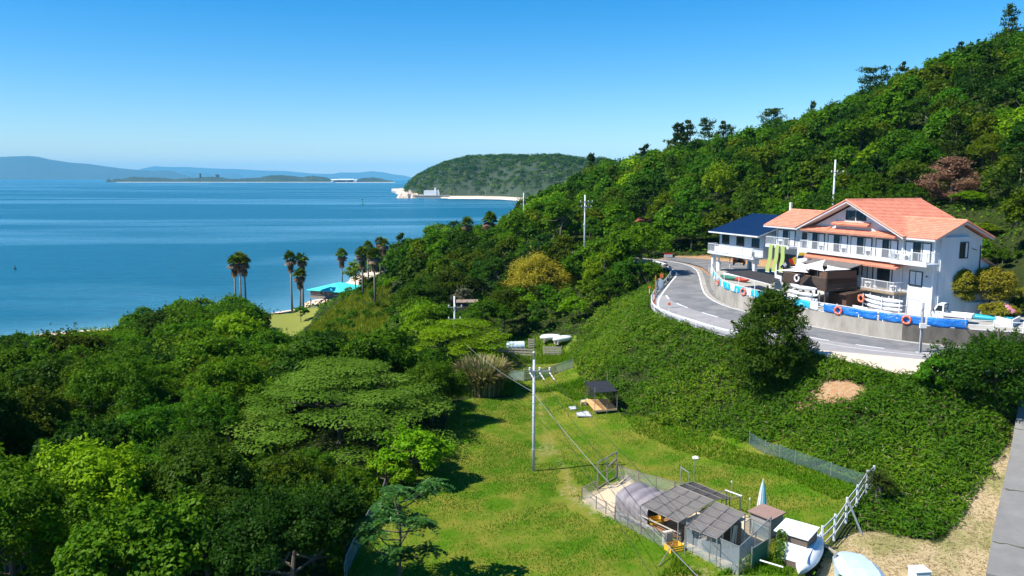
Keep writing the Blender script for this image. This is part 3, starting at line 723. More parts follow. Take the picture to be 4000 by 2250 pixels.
# outdoor air conditioner units
ac = thing('air_conditioner', 'white air conditioner on the corner balcony', 'air conditioner', hloc(1.6, 1.0, Z0 + 5.66), HROT, 'outdoor air conditioner units')
MB().box(-.4, .4, -.15, .15, .06, .66).build('casing', acm, ac, bevel=.02)
MB().lathe([(.25, .165), (.25, .155), (.05, .155)], 18, (-.1, 0, .36), 'y').build('fan_grille', darkfr, ac)
mb = MB(); mb.box(-.34, -.26, -.15, .15, 0, .06); mb.box(.26, .34, -.15, .15, 0, .06); mb.build('foot', darkfr, ac)
for w, f, z, lb in ((4.9 - 1.6, .75, 5.66, 'white air conditioner on the long balcony by the corner bay'), (6.95, .75, 5.66, 'white air conditioner on the long balcony, second from the corner bay'), (10.5, .75, 5.66, 'white air conditioner at the middle of the long balcony'), (14.1, .75, 5.66, 'white air conditioner near the left end of the long balcony'),
                   (21.6, .4, 5.66, 'white air conditioner on the small left wing balcony behind the green cloths'), (6.3, 1.1, 2.36, 'white air conditioner on the low wooden balcony, left one'), (2.9, 1.1, 2.36, 'white air conditioner on the low wooden balcony, right end')):
    dup(ac, hloc(w, f, Z0 + z), HROT, lb)
# ------------------------------------------------------------------ annex on stilts
navy, N, L, B = nt('navy_metal_roof'); v = objco(N)
L.new(ramp(N, L, noise(N, L, v, 2, 4), .3, .7, (.010, .045, .13), (.016, .065, .17)), B.inputs['Base Color']); B.inputs['Roughness'].default_value = .45
ax = thing('annex_building', 'small white annex on stilts with navy blue metal roof and balcony', 'annex', hloc(25.4, 0, Z0 + .7), HROT)
AZ = .7
def A(z): return z - Z0 - AZ
mb = MB(); mb.box(0, 9.6, -5.6, 0, A(21.6), A(24.6)); mb.prism([(0, A(24.6)), (-5.6, A(24.6)), (-5.6, A(26.3))], 0, 9.6, 'x'); mb.build('wall', stucco, ax)
mb = MB(); mb.slab([(-.5, 1.3, A(24.62)), (10.4, 1.3, A(24.62)), (10.4, -6.1, A(26.95)), (-.5, -6.1, A(26.95))], .1)
for k in range(37):
    x = -.45 + k * .3; mb.bar((x, 1.3, A(24.65)), (x, -6.1, A(26.98)), .05, .06)
mb.build('roof', navy, ax)
mb = MB(); mb.bar((-.5, 1.33, A(24.52)), (10.4, 1.33, A(24.52)), .1, .16); mb.bar((-.5, 1.3, A(24.5)), (-.5, -6.1, A(26.83)), .06, .16); mb.build('gutter', railm, ax)
for x0, x1 in ((.9, 2.3), (4.1, 5.6), (7.4, 8.9)): window(x0, x1, A(23.0), A(24.1), .0, 'window', 1, None, ax)
o = MB().box(-.1, 10.1, .003, 1.6, A(21.55), A(21.8)).build('balcony', stucco, ax)
railing([(-.05, .05), (-.05, 1.55), (10.05, 1.55), (10.05, .05)], z=A(21.8), h=1.15).build('railing', railm, o)
MB().box(.2, 1.6, 1.6, 1.64, A(21.85), A(22.9)).build('board', curtain, o)
MB().box(2.2, 4.2, 1.6, 1.64, A(21.85), A(22.9)).build('board', curtain, o)
MB().box(5.6, 8.4, 1.6, 1.64, A(21.85), A(22.7)).build('board', curtain, o)
mb = MB(); n = 12
for k in range(n):
    t0, t1 = k / n, (k + 1) / n
    g = lambda t: A(20.9) + .55 * (1 - (2 * t - 1) ** 2)
    mb.hexa([(9.8 * t0, .9, g(t0)), (9.8 * t1, .9, g(t1)), (9.8 * t1, .6, g(t1)), (9.8 * t0, .6, g(t0))][::-1], [(9.8 * t0, .9, A(21.56)), (9.8 * t1, .9, A(21.56)), (9.8 * t1, .6, A(21.56)), (9.8 * t0, .6, A(21.56))][::-1])
mb.build('arched_beam', stucco, ax)
for x, y in ((.4, .9), (9.6, .9), (.4, -5.2), (9.6, -5.2)):
    MB().box(x - .22, x + .22, y - .22, y + .22, -1.2, A(21.58)).build('pillar', stucco, ax)
dup(ac, hloc(25.4 + 1.0, 1.0, 21.82), HROT, 'white air conditioner at the near end of the annex balcony')
dup(ac, hloc(25.4 + 7.6, 1.0, 21.82), HROT, 'white air conditioner on the annex balcony under its far windows')

# ------------------------------------------------------------------ terrace furniture of the hotel
deck = thing('wooden_deck', 'dark brown raised wooden deck with lattice fence and pergola roof', 'deck', hloc(6.9, 2.0, 18.4), HROT)
def dz(z): return z - 18.4
mb = MB(); mb.box(0, 6.7, -.1, 4.3, dz(20.1), dz(20.3))
for x in (.1, 2.3, 4.5, 6.6):
    for y in (4.2, 1.5): mb.box(x - .08, x + .08, y - .08, y + .08, -.2, dz(20.1))
mb.build('floor', brownw, deck)
mb = MB()
def lattice(a, b, z0, z1):
    a, b = Vector(a), Vector(b); n = max(1, round((b - a).length / 1.7)); U = Vector((0, 0, 1))
    mb.k = 0; mb.bar(a + U * z1, b + U * z1, .08); mb.bar(a + U * (z0 + .1), b + U * (z0 + .1), .08)
    for i in range(n + 1):
        p = a.lerp(b, i / n); mb.bar(p + U * z0, p + U * (z1 + .06), .09)
        if i < n:
            q = a.lerp(b, (i + 1) / n); mb.bar(p + U * (z0 + .1), q + U * z1, .05); mb.bar(p + U * z1, q + U * (z0 + .1), .05)
    nrm = (b - a).cross(U).normalized() * .03; nrm = -nrm if abs((b - a).y) < .1 else nrm
    mb.k = 1; mb.hexa([a + nrm + U * (z0 + .12), b + nrm + U * (z0 + .12), b + nrm * 2 + U * (z0 + .12), a + nrm * 2 + U * (z0 + .12)], [a + nrm + U * (z1 - .05), b + nrm + U * (z1 - .05), b + nrm * 2 + U * (z1 - .05), a + nrm * 2 + U * (z1 - .05)])
lattice((0, 4.25, 0), (6.7, 4.25, 0), dz(20.3), dz(21.5)); lattice((0, 4.25, 0), (0, .2, 0), dz(20.3), dz(21.5)); lattice((6.7, 4.25, 0), (6.7, 0, 0), dz(20.3), dz(21.5))
mb.build('lattice_fence', [mat('lattice_brown', (.11, .068, .045), (.17, .105, .07), 2, .75), mat('lattice_panel', (.045, .028, .02), (.065, .042, .03), 2, .85)], deck)
mb = MB()
for x in (.1, 2.2, 4.4, 6.5):
    mb.bar((x, 1.5, dz(20.3)), (x, 1.5, dz(22.3)), .1); mb.bar((x, 1.6, dz(22.33)), (x, -1.2, dz(22.93)), .09, .12)
mb.bar((-.1, 1.5, dz(22.3)), (6.7, 1.5, dz(22.3)), .1); mb.bar((-.04, 1.5, dz(22.3)), (-.04, 4.2, dz(22.2)), .08); mb.bar((-.04, 4.2, dz(20.3)), (-.04, 4.2, dz(22.25)), .1); mb.build('pergola_frame', brownw, deck)
mb = MB(); mb.slab([(-.2, 1.7, dz(22.42)), (6.9, 1.7, dz(22.42)), (6.9, -1.3, dz(23.05)), (-.2, -1.3, dz(23.05))], .03)
for k in range(21): mb.bar((-.15 + k * .35, 1.7, dz(22.44)), (-.15 + k * .35, -1.3, dz(23.07)), .07, .03)
mb.build('corrugated_roof', mat('smoked_corrugated_sheet', (.19, .17, .16), (.26, .24, .22), 2, .4), deck)
MB().box(-.06, -.02, .3, 4.15, dz(20.9), dz(22.2)).build('reed_blind', mat('reed_blind', (.10, .05, .035), (.15, .08, .05), 3, .9, streak=(1, 1, 20)), deck)
MB().box(.0, 1.2, 4.1, 4.14, dz(21.4), dz(22.2)).build('reed_blind', bpy.data.materials['reed_blind'], deck)
# shade sails
sailm, N, L, B = nt('white_sailcloth'); B.inputs['Base Color'].default_value = (.86, .86, .88, 1); B.inputs['Roughness'].default_value = .8
sailp = mat('faded_pink_sailcloth', (.86, .76, .74), (.84, .80, .80), 1, .8)
def sail(name, lb, cs, m):
    cs = [Vector([float(t) for t in c]) for c in cs]; o = sum(cs, Vector()) / len(cs); v, f = [], []; n = 10
    a, b, c = [q - o for q in cs]; nn = (b - a).cross(c - a).normalized(); nn = nn if nn.z > 0 else -nn
    idx = {}
    for i in range(n + 1):
        for j in range(n + 1 - i):
            s, t = i / n, j / n; u = 1 - s - t; idx[i, j] = len(v)
            cen = (a + b + c) / 3; p = a * u + b * s + c * t
            e = min(s, t, u); p = p.lerp(cen, .22 * (1 - 3 * e) * 4 * max(s * t, t * u, s * u)); v.append(p - nn * .5 * e * 3 * .5)
    for i in range(n):
        for j in range(n - i):
            f.append((idx[i, j], idx[i + 1, j], idx[i, j + 1]))
            if j < n - i - 1: f.append((idx[i + 1, j], idx[i + 1, j + 1], idx[i, j + 1]))
    ob = mesh(name, v, f, m, smooth=True); ob.location = o
    s = ob.modifiers.new('thickness', 'SOLIDIFY'); s.thickness = .012
    tag(ob, lb, 'shade sail')
sail('shade_sail', 'larger faded pinkish white shade sail stretched beside the pergola roof', [PF(690, 708, 7.5), PF(982, 645, 4.0), PF(968, 742, 6.2)], sailp)
sail('shade_sail', 'smaller bright white shade sail hanging over the brown deck', [PF(968, 738, 6.2), PF(990, 692, 4.6), PF(1185, 727, 4.0)], sailm)
sail('shade_sail', 'low white sailcloth at the left end of the brown deck', [PF(570, 735, 8.5), PF(830, 700, 7.0), PF(840, 752, 7.6)], sailm)
# hanging green cloths
gcl = mat('green_cloth', (.25, .31, .08), (.21, .27, .065), 3, .8, streak=(1, 1, 8))
for (x0, y0, x1, y1), lb in zip(((545, 525, 510, 745), (595, 530, 560, 745), (640, 537, 618, 748)), ('left of three long green cloths hung from the left wing balcony', 'middle of three long green cloths hung from the left wing balcony', 'right of three long green cloths, nearest the white flag pole')):
    a, b = Vector(PF(x0, y0, 1.12)), Vector(PF(x1, y1, 4.2)); sx = Vector((*HU, 0)) * .34
    g = thing('hanging_cloth', lb, 'cloth', b, 0, 'green cloths'); mb = MB(); n = 10
    for k in range(n):
        p, q = (a - b) * (k / n), (a - b) * ((k + 1) / n); s0, s1 = .06 * math.sin(k * .9), .06 * math.sin((k + 1) * .9); U = Vector((*HF, 0))
        mb.hexa([p - sx + U * s0, p + sx + U * s0, p + sx + U * (s0 + .02), p - sx + U * (s0 + .02)], [q - sx + U * s1, q + sx + U * s1, q + sx + U * (s1 + .02), q - sx + U * (s1 + .02)])
    mb.build('cloth', gcl, g); MB().bar((a - b) - sx * 1.15, (a - b) + sx * 1.15, .05).build('rod', railm, g); MB().bar(-sx * 1.1, sx * 1.1, .05).build('rod', railm, g)
# signal flags on a pole with stay
fy, fr_, fb, fw = mat('flag_yellow', (.85, .62, .02), None, 2), mat('flag_red', (.72, .02, .02), None, 2), mat('flag_blue', (.01, .02, .12), None, 2), mat('flag_white', (.8, .8, .8), None, 2)
fp = P(*za(800, 740), 20.4)
flp = thing('flag_pole', 'thin grey flag pole at the deck carrying signal flags', 'flag pole', (fp[0], fp[1], tz(*fp[:2])))
MB().tube([(0, 0, 0), (0, 0, 5.1)], [.05, .03], 8).build('pole', railm, flp)
def flag(lb, pts, ms):
    o = Vector(pts[0]); f = thing('signal_flag', lb, 'flag', o, 0, 'signal flags')
    q = [Vector(p) - o for p in pts]
    if len(q) == 4:
        m1, m2 = (q[0] + q[1]) / 2, (q[3] + q[2]) / 2
        MB().slab([q[0], m1, m2, q[3]], .012).build('field', ms[0], f); MB().slab([m1, q[1], q[2], m2], .012).build('field', ms[1], f)
    else: MB().slab(q + [q[0]], .012).build('field', ms[0], f)
def fq(z, *c): return [PD(*za(*q), z) for q in c]
flag('yellow over dark blue signal flag flying highest by the deck', fq(92.6, (765, 590), (750, 640), (800, 635), (812, 590)), (fy, fb))
flag('yellow and red signal flag flying below the yellow blue one', fq(93.2, (680, 650), (742, 622), (742, 685), (710, 690)), (fr_, fy))
flag('white and dark blue signal flag lowest on the line', fq(93.6, (612, 705), (655, 668), (668, 690), (628, 722)), (fb, fw))
# black flat shade roof on posts
sh = [Vector(P(*za(*q), 20.7)) for q in ((165, 745), (530, 838), (645, 790), (370, 733))]
so = thing('shade_roof', 'low flat black shade roof on thin white posts over the left terrace', 'shade roof', (sh[0].x, sh[0].y, tz(sh[0].x, sh[0].y)))
o0 = so.location.copy()
MB().slab([p - o0 for p in sh], .06).build('roof', mat('black_shade_cloth', (.022, .018, .02), (.035, .03, .03), 2, .9), so)
mb = MB()
for a, b in ((0, 1), (1, 2), (2, 3), (3, 0)): mb.bar(sh[a] - o0 - Vector((0, 0, .1)), sh[b] - o0 - Vector((0, 0, .1)), .06)
mb.build('edge_frame', railm, so)
for t in (0, .35, .7, 1):
    p = sh[0].lerp(sh[1], t); q = p - o0
    MB().tube([(q.x, q.y, tz(p.x, p.y) - o0.z), (q.x, q.y, q.z - .1)], .045, 8).build('post', railm, so)
# kayaks: one shape, many copies
kwh = mat('white_gelcoat', (.82, .83, .85), (.74, .76, .78), 2, .35)
def hull(L, W, H, n=18, open_=False, rise=.12):
    v, f = [], []; m = 10
    for i in range(n + 1):
        t = i / n; x = (t - .5) * L; w = W / 2 * (max(0, 1 - abs(2 * t - 1) ** 2.6)) ** .8 + .01; kz = rise * abs(2 * t - 1) ** 2
        for j in range(m):
            a = 2 * PI * j / m; yy = w * math.cos(a); zz = math.sin(a) * (H * .5 if math.sin(a) > 0 else H * .75) * (.35 + .65 * (w / (W / 2)))
            v.append((x, yy, zz + kz + H * .75))
    for i in range(n):
        for j in range(m): f.append((i * m + j, i * m + (j + 1) % m, (i + 1) * m + (j + 1) % m, (i + 1) * m + j))
    f += [tuple(range(m))[::-1], tuple(range(n * m, n * m + m))]
    return v, f
def kayak(lb, loc, rz, L=4.6, m=kwh, W=.66, H=.36, grp='white kayaks stored on the terrace', tilt=0):
    k = thing('kayak', lb, 'kayak', loc, rz, grp); v, f = hull(L, W, H); mesh('hull', v, f, m, k, smooth=True)
    mb = MB(); mb.torus((0, 0, H * 1.22), .3, .035, (0, 0, 1), 16, 6)
    for s in mb.v[:0]: pass
    c = mb.build('cockpit_rim', darkfr, k); c.scale = (1.4, .75, 1)
    k.rotation_euler.x = tilt
    return k
rk = hloc(3.0, 2.3, 0); rkz = tz(rk[0], rk[1])
rack = thing('kayak_rack', 'white steel rack holding kayaks below the low wooden balcony', 'rack', (rk[0], rk[1], rkz), HROT)
mb = MB()
for x in (-2.6, -.3, 2.2):
    for y in (-.45, .5): mb.box(x - .04, x + .04, y - .04, y + .04, 0, 1.75)
    for z in (.25, .7, 1.15): mb.box(x - .03, x + .03, -.45, .5, z - .03, z)
mb.build('frame', railm, rack)
for z, lb in ((.26, 'bottom'), (.71, 'middle'), (1.16, 'top')):
    kayak('white kayak on the %s shelf of the rack by the blue fence' % lb, hloc(3.0, 2.3, rkz + z), HROT, 5.0, W=.72)
kayak('white kayak lying in front of the rack beside the blue fence', hloc(3.4, 3.4, tz(*hw(3.4, 3.4))), HROT + .03, 5.2)
rk2 = hloc(9.8, 7.0, 0); z2 = tz(rk2[0], rk2[1])
rack2 = thing('kayak_rack', 'grey steel rack of kayaks in front of the brown deck', 'rack', (rk2[0], rk2[1], z2), HROT)
mb = MB()
for x in (-2.3, 2.2):
    for y in (-.5, .5): mb.box(x - .05, x + .05, y - .05, y + .05, 0, 1.6)
    for z in (.45, .95): mb.box(x - .03, x + .03, -.5, .5, z - .03, z)
mb.build('frame', mat('galvanised_steel', (.38, .40, .41), (.46, .47, .48), 3, .4, .6), rack2)
galv = bpy.data.materials['galvanised_steel']
for z, lb in ((.46, 'lower'), (.96, 'upper')): kayak('white kayak on the %s shelf in front of the deck' % lb, hloc(9.6, 7.0, z2 + z), HROT, 4.8, W=.7)
kayak('white kayak upside down on top of the deck-side rack', hloc(9.6, 7.0, z2 + 1.62), HROT, 4.4, W=.7)
for k, lb in enumerate(('first', 'second', 'third', 'fourth')):
    kayak('white kayak standing on end under the deck, %s from the right' % lb, hloc(7.6 + k * 1.4, 6.2, tz(*hw(8 + k * 1.5, 6.2)) + .1 + .05 * (k % 2)), HROT + .15, 2.0, W=.6, H=.3)
tq = mat('turquoise_gelcoat', (.02, .33, .42), (.03, .4, .5), 2, .35)
q = P(*za(2270, 1150), 18.0); kayak('turquoise upturned boat lying between the truck and the low planter', (q[0], q[1], tz(*q[:2])), math.atan2(-2.6, 3.6), 4.6, tq, 1.1, .5, None)
q = hloc(9.0, 8.2, 0); kayak('small teal kayak on the ground between fence and kayak rack', (q[0], q[1], tz(*q[:2])), HROT, 3.0, tq, .7, .35, None)
# brown cabin
cb = thing('wooden_cabin', 'small dark brown plank cabin with flat slanting roof on the terrace', 'cabin', (*P(*za(1130, 1020), 18.3)[:2], 18.2), HROT)
mb = MB(); mb.box(-1.3, 1.3, -1, 1, 0, 1.55)
for z in np.arange(.12, 1.5, .17): mb.box(-1.325, 1.325, -1.025, 1.025, z, z + .14)
mb.build('wall', mat('brown_planks', (.085, .045, .028), (.13, .07, .045), 2, .8), cb)
mb = MB(); mb.slab([(-1.7, 1.5, 1.6), (1.7, 1.5, 1.6), (1.7, -1.3, 1.95), (-1.7, -1.3, 1.95)], .07)
for k in range(8): mb.bar((-1.7 + k * .485, 1.5, 1.62), (-1.7 + k * .485, -1.3, 1.97), .05, .03)
mb.build('roof', brownw, cb)
# small white board house left of deck
_p = PF(598, 792, 6.8); wb = thing('display_board', 'white free-standing board at the left end of the brown deck', 'board', (_p[0], _p[1], tz(*_p[:2])), HROT - .25)
MB().box(-.85, .85, -.04, .04, 1.0, 2.6).build('panel', curtain, wb); [MB().box(x - .05, x + .05, -.05, .05, 0, 1.0).build('leg', railm, wb) for x in (-.75, .75)]
# boat crane winch / white equipment under the shade
for (x, y), z, lb, m, L_ in (((230, 800), 18.9, 'white dinghy parked under the black shade roof', kwh, 3.4), ((200, 822), 18.7, 'green dinghy beside the white one under the black shade roof', mat('green_gelcoat', (.04, .2, .13), None, 2, .4), 3.0), ((300, 835), 18.7, 'red kayak lying under the black shade roof', mat('red_gelcoat', (.5, .06, .03), None, 2, .4), 2.6)):
    q = P(*za(x, y), z); kayak(lb, (q[0], q[1], tz(*q[:2]) + .02), HROT + .2, L_, m, .9, .45, None)
# ------------------------------------------------------------------ perimeter fence with blue sheets, life rings
tarpb, N, L, B = nt('blue_tarpaulin'); v = objco(N)
L.new(ramp(N, L, noise(N, L, v, 1.3, 5), .3, .7, (.005, .13, .50), (.012, .20, .62)), B.inputs['Base Color']); B.inputs['Roughness'].default_value = .45
mpp = N.new('ShaderNodeMapping'); mpp.inputs['Rotation'].default_value = (0, R(35), R(20)); mpp.inputs['Scale'].default_value = (1, 1, 2.5); L.new(v, mpp.inputs[0])
bumpn(N, L, B, noise(N, L, mpp.outputs[0], 2.2, 3, .5, .8), .8, .12)
cyan = mat('cyan_board', (.01, .38, .58), (.02, .45, .64), 2, .5)
FL = offs(SWA, -.02); fen = thing('terrace_fence', 'white pipe fence along the terrace edge hung with blue sheets', 'fence', (*FL[30], tz(*FL[30])))
acc = [0]
for a, b in zip(FL[:-1], FL[1:]): acc.append(acc[-1] + float(np.linalg.norm(b - a)))
def at(s):
    s = min(max(s, 0), acc[-1] - .01); i = max(j for j in range(len(acc)) if acc[j] <= s); i = min(i, len(FL) - 2)
    t = (s - acc[i]) / (acc[i + 1] - acc[i]); p = FL[i] * (1 - t) + FL[i + 1] * t; d = FL[i + 1] - FL[i]; d /= np.linalg.norm(d)
    return p, d
def s_of(x, y): return min(np.arange(0, acc[-1], .1), key=lambda s: np.hypot(*(at(s)[0] - (x, y))))
mb = MB(); S_END = acc[-1]
ss = np.arange(0, S_END, .7)
for h in (.95, .5, .08):
    for a, b in zip(ss[:-1], ss[1:]):
        p, q = at(a)[0], at(b)[0]; mb.bar((*p, tz(*p) + h), (*q, tz(*q) + h), .06)
to(fen, mb.build('rail', railm))
for s in np.arange(.1, S_END, 2.35):
    p, _ = at(s); to(fen, MB().tube([(*p, tz(*p)), (*p, tz(*p) + 1.08)], .055, 8).build('post', railm))
def sheet(s0, s1, m, name='sheet', z0=.06, z1=.92, off=.07):
    v, f = [], []; n = max(2, int((s1 - s0) / .16)); rr = np.random.default_rng(int(s0 * 10)); nz = 5
    for i in range(n + 1):
        s = s0 + (s1 - s0) * i / n; p, d = at(s); nr = np.array([d[1], -d[0]])
        for j in range(nz):
            t = j / (nz - 1); o = off + .05 * math.sin(s * 3.1 + t * 4) * (1 - t * .6) + rr.normal(0, .012); sg = -.05 * abs(math.sin(s * 1.35)) * t
            v.append((*(p + nr * -o * np.sign(-1)), tz(*p) + z0 + (z1 - z0) * t + sg))
    f = [(i * nz + j, (i + 1) * nz + j, (i + 1) * nz + j + 1, i * nz + j + 1) for i in range(n) for j in range(nz - 1)]
    o = mesh(name, v, f, m, smooth=True); md = o.modifiers.new('thickness', 'SOLIDIFY'); md.thickness = .015; to(fen, o)
s_a = s_of(32.2, 81.4); s_b = s_of(42.6, 73.1)
for a, b in ((0, .42), (.425, .735), (.74, 1)):
    sheet(s_a + (s_b - s_a) * a + .06, s_a + (s_b - s_a) * b - .06, tarpb)
s_l = s_of(26.9, 105.5); k = 0; s = s_l
while s < s_a - 1.2:
    ln = 2.2 if k % 2 == 0 else .9
    if s + ln > s_a - .2: break
    sheet(s, s + ln, cyan if k % 2 == 0 else white, 'board', off=.06); s += ln + .02; k += 1
ringo = mat('life_ring_orange', (.82, .13, .04), (.75, .17, .07), 3, .5)
def lifering(lb, p, nrm, m=ringo, r=.36):
    o = thing('life_ring', lb, 'life ring', p, 0, 'life rings around the terrace'); nv = Vector(nrm).normalized()
    MB().torus((0, 0, r + .09), r, .1, nv).build('ring', m, o, smooth=True)
    mb = MB(); x = nv.cross(Vector((0, 0, 1))).normalized()
    for k in range(4):
        a = PI / 4 + k * PI / 2; d = x * math.cos(a) + Vector((0, 0, 1)) * math.sin(a)
        mb.torus(Vector((0, 0, r + .09)) + d * r, .105, .018, d.cross(nv), 10, 5)
    mb.build('band', white if m is ringo else ringo, o); return o
for (x, y), lb in (((1072, 1085), 'orange life ring on the blue sheet in front of the brown cabin'), ((1613, 1160), 'orange life ring on the blue sheet beside the street pole'), ((160, 885), 'orange life ring at the left end of the striped fence'), ((345, 950), 'orange life ring on the striped fence just above the big dark tree')):
    q = P(*za(x, y), 18.3); s = s_of(q[0], q[1]); p, d = at(s); nr = (d[1], -d[0], 0)
    p2 = p + np.array(nr[:2]) * .22; lifering(lb, (*p2, tz(*p) + .0), nr)
q = P(*za(1250, 1000), 18.6); lifering('orange life ring hanging beside the brown cabin', (*hw(2.9 + 2.4, 3.0), 19.0), (*HF, 0))
q = hw(11.2, 6.45); lifering('white life ring hanging on the brown lattice fence of the deck', (*q, 20.6), (*HF, 0), white, .34)
# ------------------------------------------------------------------ vehicles
tyre = mat('rubber', (.02, .02, .02), None, 3, .9)
carw = mat('white_car_paint', (.80, .81, .82), (.76, .77, .78), 2, .25)
carb = mat('black_car_paint', (.012, .013, .018), None, 2, .2)
lampw = mat('lamp_lens', (.6, .6, .58), None, 2, .15); lampr = mat('tail_lamp_red', (.45, .01, .01), None, 2, .25)
def wheel(par, x, y, r, w=.16):
    o = MB().lathe([(r * .55, -w / 2), (r * .93, -w / 2), (r, -w / 4), (r, w / 4), (r * .93, w / 2), (r * .55, w / 2)], 18, (x, y, r), 'y').build('wheel', tyre, par, smooth=True)
    MB().lathe([(0, -w / 2 + .02), (r * .56, -w / 2 + .01), (r * .56, w / 2 - .01), (0, w / 2 - .02)], 14, (x, y, r), 'y').build('rim', galv, o)
ta, tb = P(*za(1835, 1125), 18.2), P(*za(2160, 1158), 18.2)
td = Vector((ta - tb)); td.z = 0; tl = td.length; trz = math.atan2(td.y, td.x)
tm = Vector((ta + tb)) / 2; tm.z = tz(tm.x, tm.y)
tr = thing('kei_truck', 'small white flatbed truck parked by the hotel corner behind the blue fence', 'truck', tm, trz)
# local x = forwards; near side is -y or +y; length 3.4
mb = MB()
mb.prism([(.62, .35), (1.62, .35), (1.7, .75), (1.66, 1.02), (1.25, 1.72), (1.1, 1.78), (.62, 1.78)], -.70, .70, 'y')
mb.build('cab', carw, tr, bevel=.05)
mb = MB(); mb.box(-1.75, .58, -.72, .72, .62, .70); mb.box(-1.75, .58, -.74, -.70, .70, .98); mb.box(-1.75, .58, .70, .74, .70, .98); mb.box(-1.78, -1.74, -.72, .72, .66, .98); mb.box(.54, .58, -.7, .7, .7, 1.05); mb.build('flatbed', carw, tr)
mb = MB(); mb.bar((.56, -.7, 1.05), (.56, -.7, 1.7), .05); mb.bar((.56, .7, 1.05), (.56, .7, 1.7), .05); mb.bar((.56, -.7, 1.68), (.56, .7, 1.68), .05); mb.bar((.56, -.7, 1.3), (.56, .7, 1.3), .04); mb.bar((-1.7, -.7, .99), (.5, -.7, .99), .03); mb.bar((-1.7, .7, .99), (.5, .7, .99), .03); mb.build('guard_frame', darkfr, tr)
mb = MB(); mb.box(-1.7, 1.4, -.3, .3, .4, .6); mb.build('chassis', darkfr, tr)
for s in (-1, 1):
    y0 = s * .702
    w = MB(); w.prism([(.78, 1.08), (1.42, 1.08), (1.16, 1.62), (.78, 1.62)], min(y0, y0 + s * .012), max(y0, y0 + s * .012), 'y'); w.build('side_window', glass, tr)
    MB().box(1.5, 1.58, min(s * .74, s * .9), max(s * .74, s * .9), 1.05, 1.3).build('wing_mirror', darkfr, tr)
    MB().box(1.64, 1.715, s * .52 - .13, s * .52 + .13, .72, .9).build('headlight', lampw, tr)
    MB().box(-1.80, -1.78, s * .58 - .1, s * .58 + .1, .68, .78).build('tail_light', lampr, tr)
    wheel(tr, 1.1, s * .62, .27); wheel(tr, -1.0, s * .62, .27)
MB().slab([(1.665, -.62, 1.06), (1.665, .62, 1.06), (1.275, .6, 1.7), (1.275, -.6, 1.7)], .03).build('windscreen', glass, tr)
MB().box(.95, 1.08, -.725, .725, .93, .97).build('door_handle', darkfr, tr)

q = P(*c3(1400, 385), zr(112) + .9); sv = thing('offroad_car', 'black off-road car with spare wheel on its rear door parked under the annex', 'car', (q[0], q[1], float(zr(q[1])) + 1.62), HROT + PI + PI / 2 - .35)
sv.rotation_euler.z = math.atan2(1, .35)
mb = MB(); mb.prism([(-1.75, .45), (1.75, .45), (1.85, .7), (1.8, 1.05), (.95, 1.12), (.45, 1.72), (-1.55, 1.76), (-1.78, 1.1)], -.82, .82, 'y'); mb.build('body', carb, sv, bevel=.06)
for s in (-1, 1):
    y0 = s * .822; w = MB(); w.prism([(-1.5, 1.15), (.6, 1.15), (.38, 1.6), (-1.4, 1.62)], min(y0, y0 + s * .012), max(y0, y0 + s * .012), 'y'); w.build('side_window', glass, sv)
    MB().box(-1.83, -1.77, s * .7 - .08, s * .7 + .08, .85, 1.1).build('tail_light', lampr, sv)
    MB().box(1.78, 1.86, s * .6 - .12, s * .6 + .12, .8, 1.0).build('headlight', lampw, sv)
    wheel(sv, 1.15, s * .72, .36, .22); wheel(sv, -1.15, s * .72, .36, .22)
MB().slab([(-1.795, -.6, 1.18), (-1.795, .6, 1.18), (-1.62, .58, 1.62), (-1.62, -.58, 1.62)], .02).build('rear_window', glass, sv)
MB().lathe([(0, -1.98), (.3, -1.98), (.33, -1.93), (.33, -1.82), (.3, -1.78)], 18, (0, .1, .95), 'x').build('spare_wheel', tyre, sv, smooth=True)
MB().box(-1.86, -1.76, -.8, .8, .42, .56).build('bumper', darkfr, sv)
MB().box(-1.875, -1.86, -.16, .16, .45, .53).build('number_plate', fy, sv)
# ------------------------------------------------------------------ planter walls and garden by the hotel
pw = thing('garden_wall', 'white rendered garden wall raising a planting bed beside the hotel', 'wall', (49, 82, 17.5))
pa, pb, pc = P(*za(1850, 1095), 18.2)[:2], P(*za(2235, 1105), 18.1)[:2], P(*za(2520, 975), 18.9)[:2]
def wallseg(a, b, z0, z1, th=.2):
    a, b = np.array(a, float), np.array(b, float); d = (b - a) / np.linalg.norm(b - a); n = np.array([-d[1], d[0]]) * th / 2
    return MB().hexa([(*(a - n), z0), (*(b - n), z0), (*(b + n), z0), (*(a + n), z0)], [(*(a - n), z1), (*(b - n), z1), (*(b + n), z1), (*(a + n), z1)])
to(pw, wallseg(pa, pb, 17.2, 19.55).build('wall', stucco)); to(pw, wallseg(pb + np.array([.1, .07]), pc, 17.2, 19.5).build('wall', stucco))
bx = [P(*za(*q), 18.0)[:2] for q in ((2225, 1130), (2475, 1195), (2535, 1165), (2330, 1100))]
px = thing('planter_box', 'low white rectangular planter box holding a clipped azalea', 'planter', (*bx[1], 17.5))
for a, b in ((0, 1), (1, 2), (2, 3), (3, 0)): to(px, wallseg(bx[a], bx[b], 17.2, 18.75 + .002 * a, .16).build('wall', stucco))
triangulated('planter_soil', [pa + (.1, .3), pb + (.1, .2), pc + (-.1, .3), (58, 88), (53, 89), (47.5, 84.5)], lambda y: 19.3, gm, drop=1.6)
_t = triangulated('planter_soil', bx, lambda y: 18.55, gm, drop=.8)
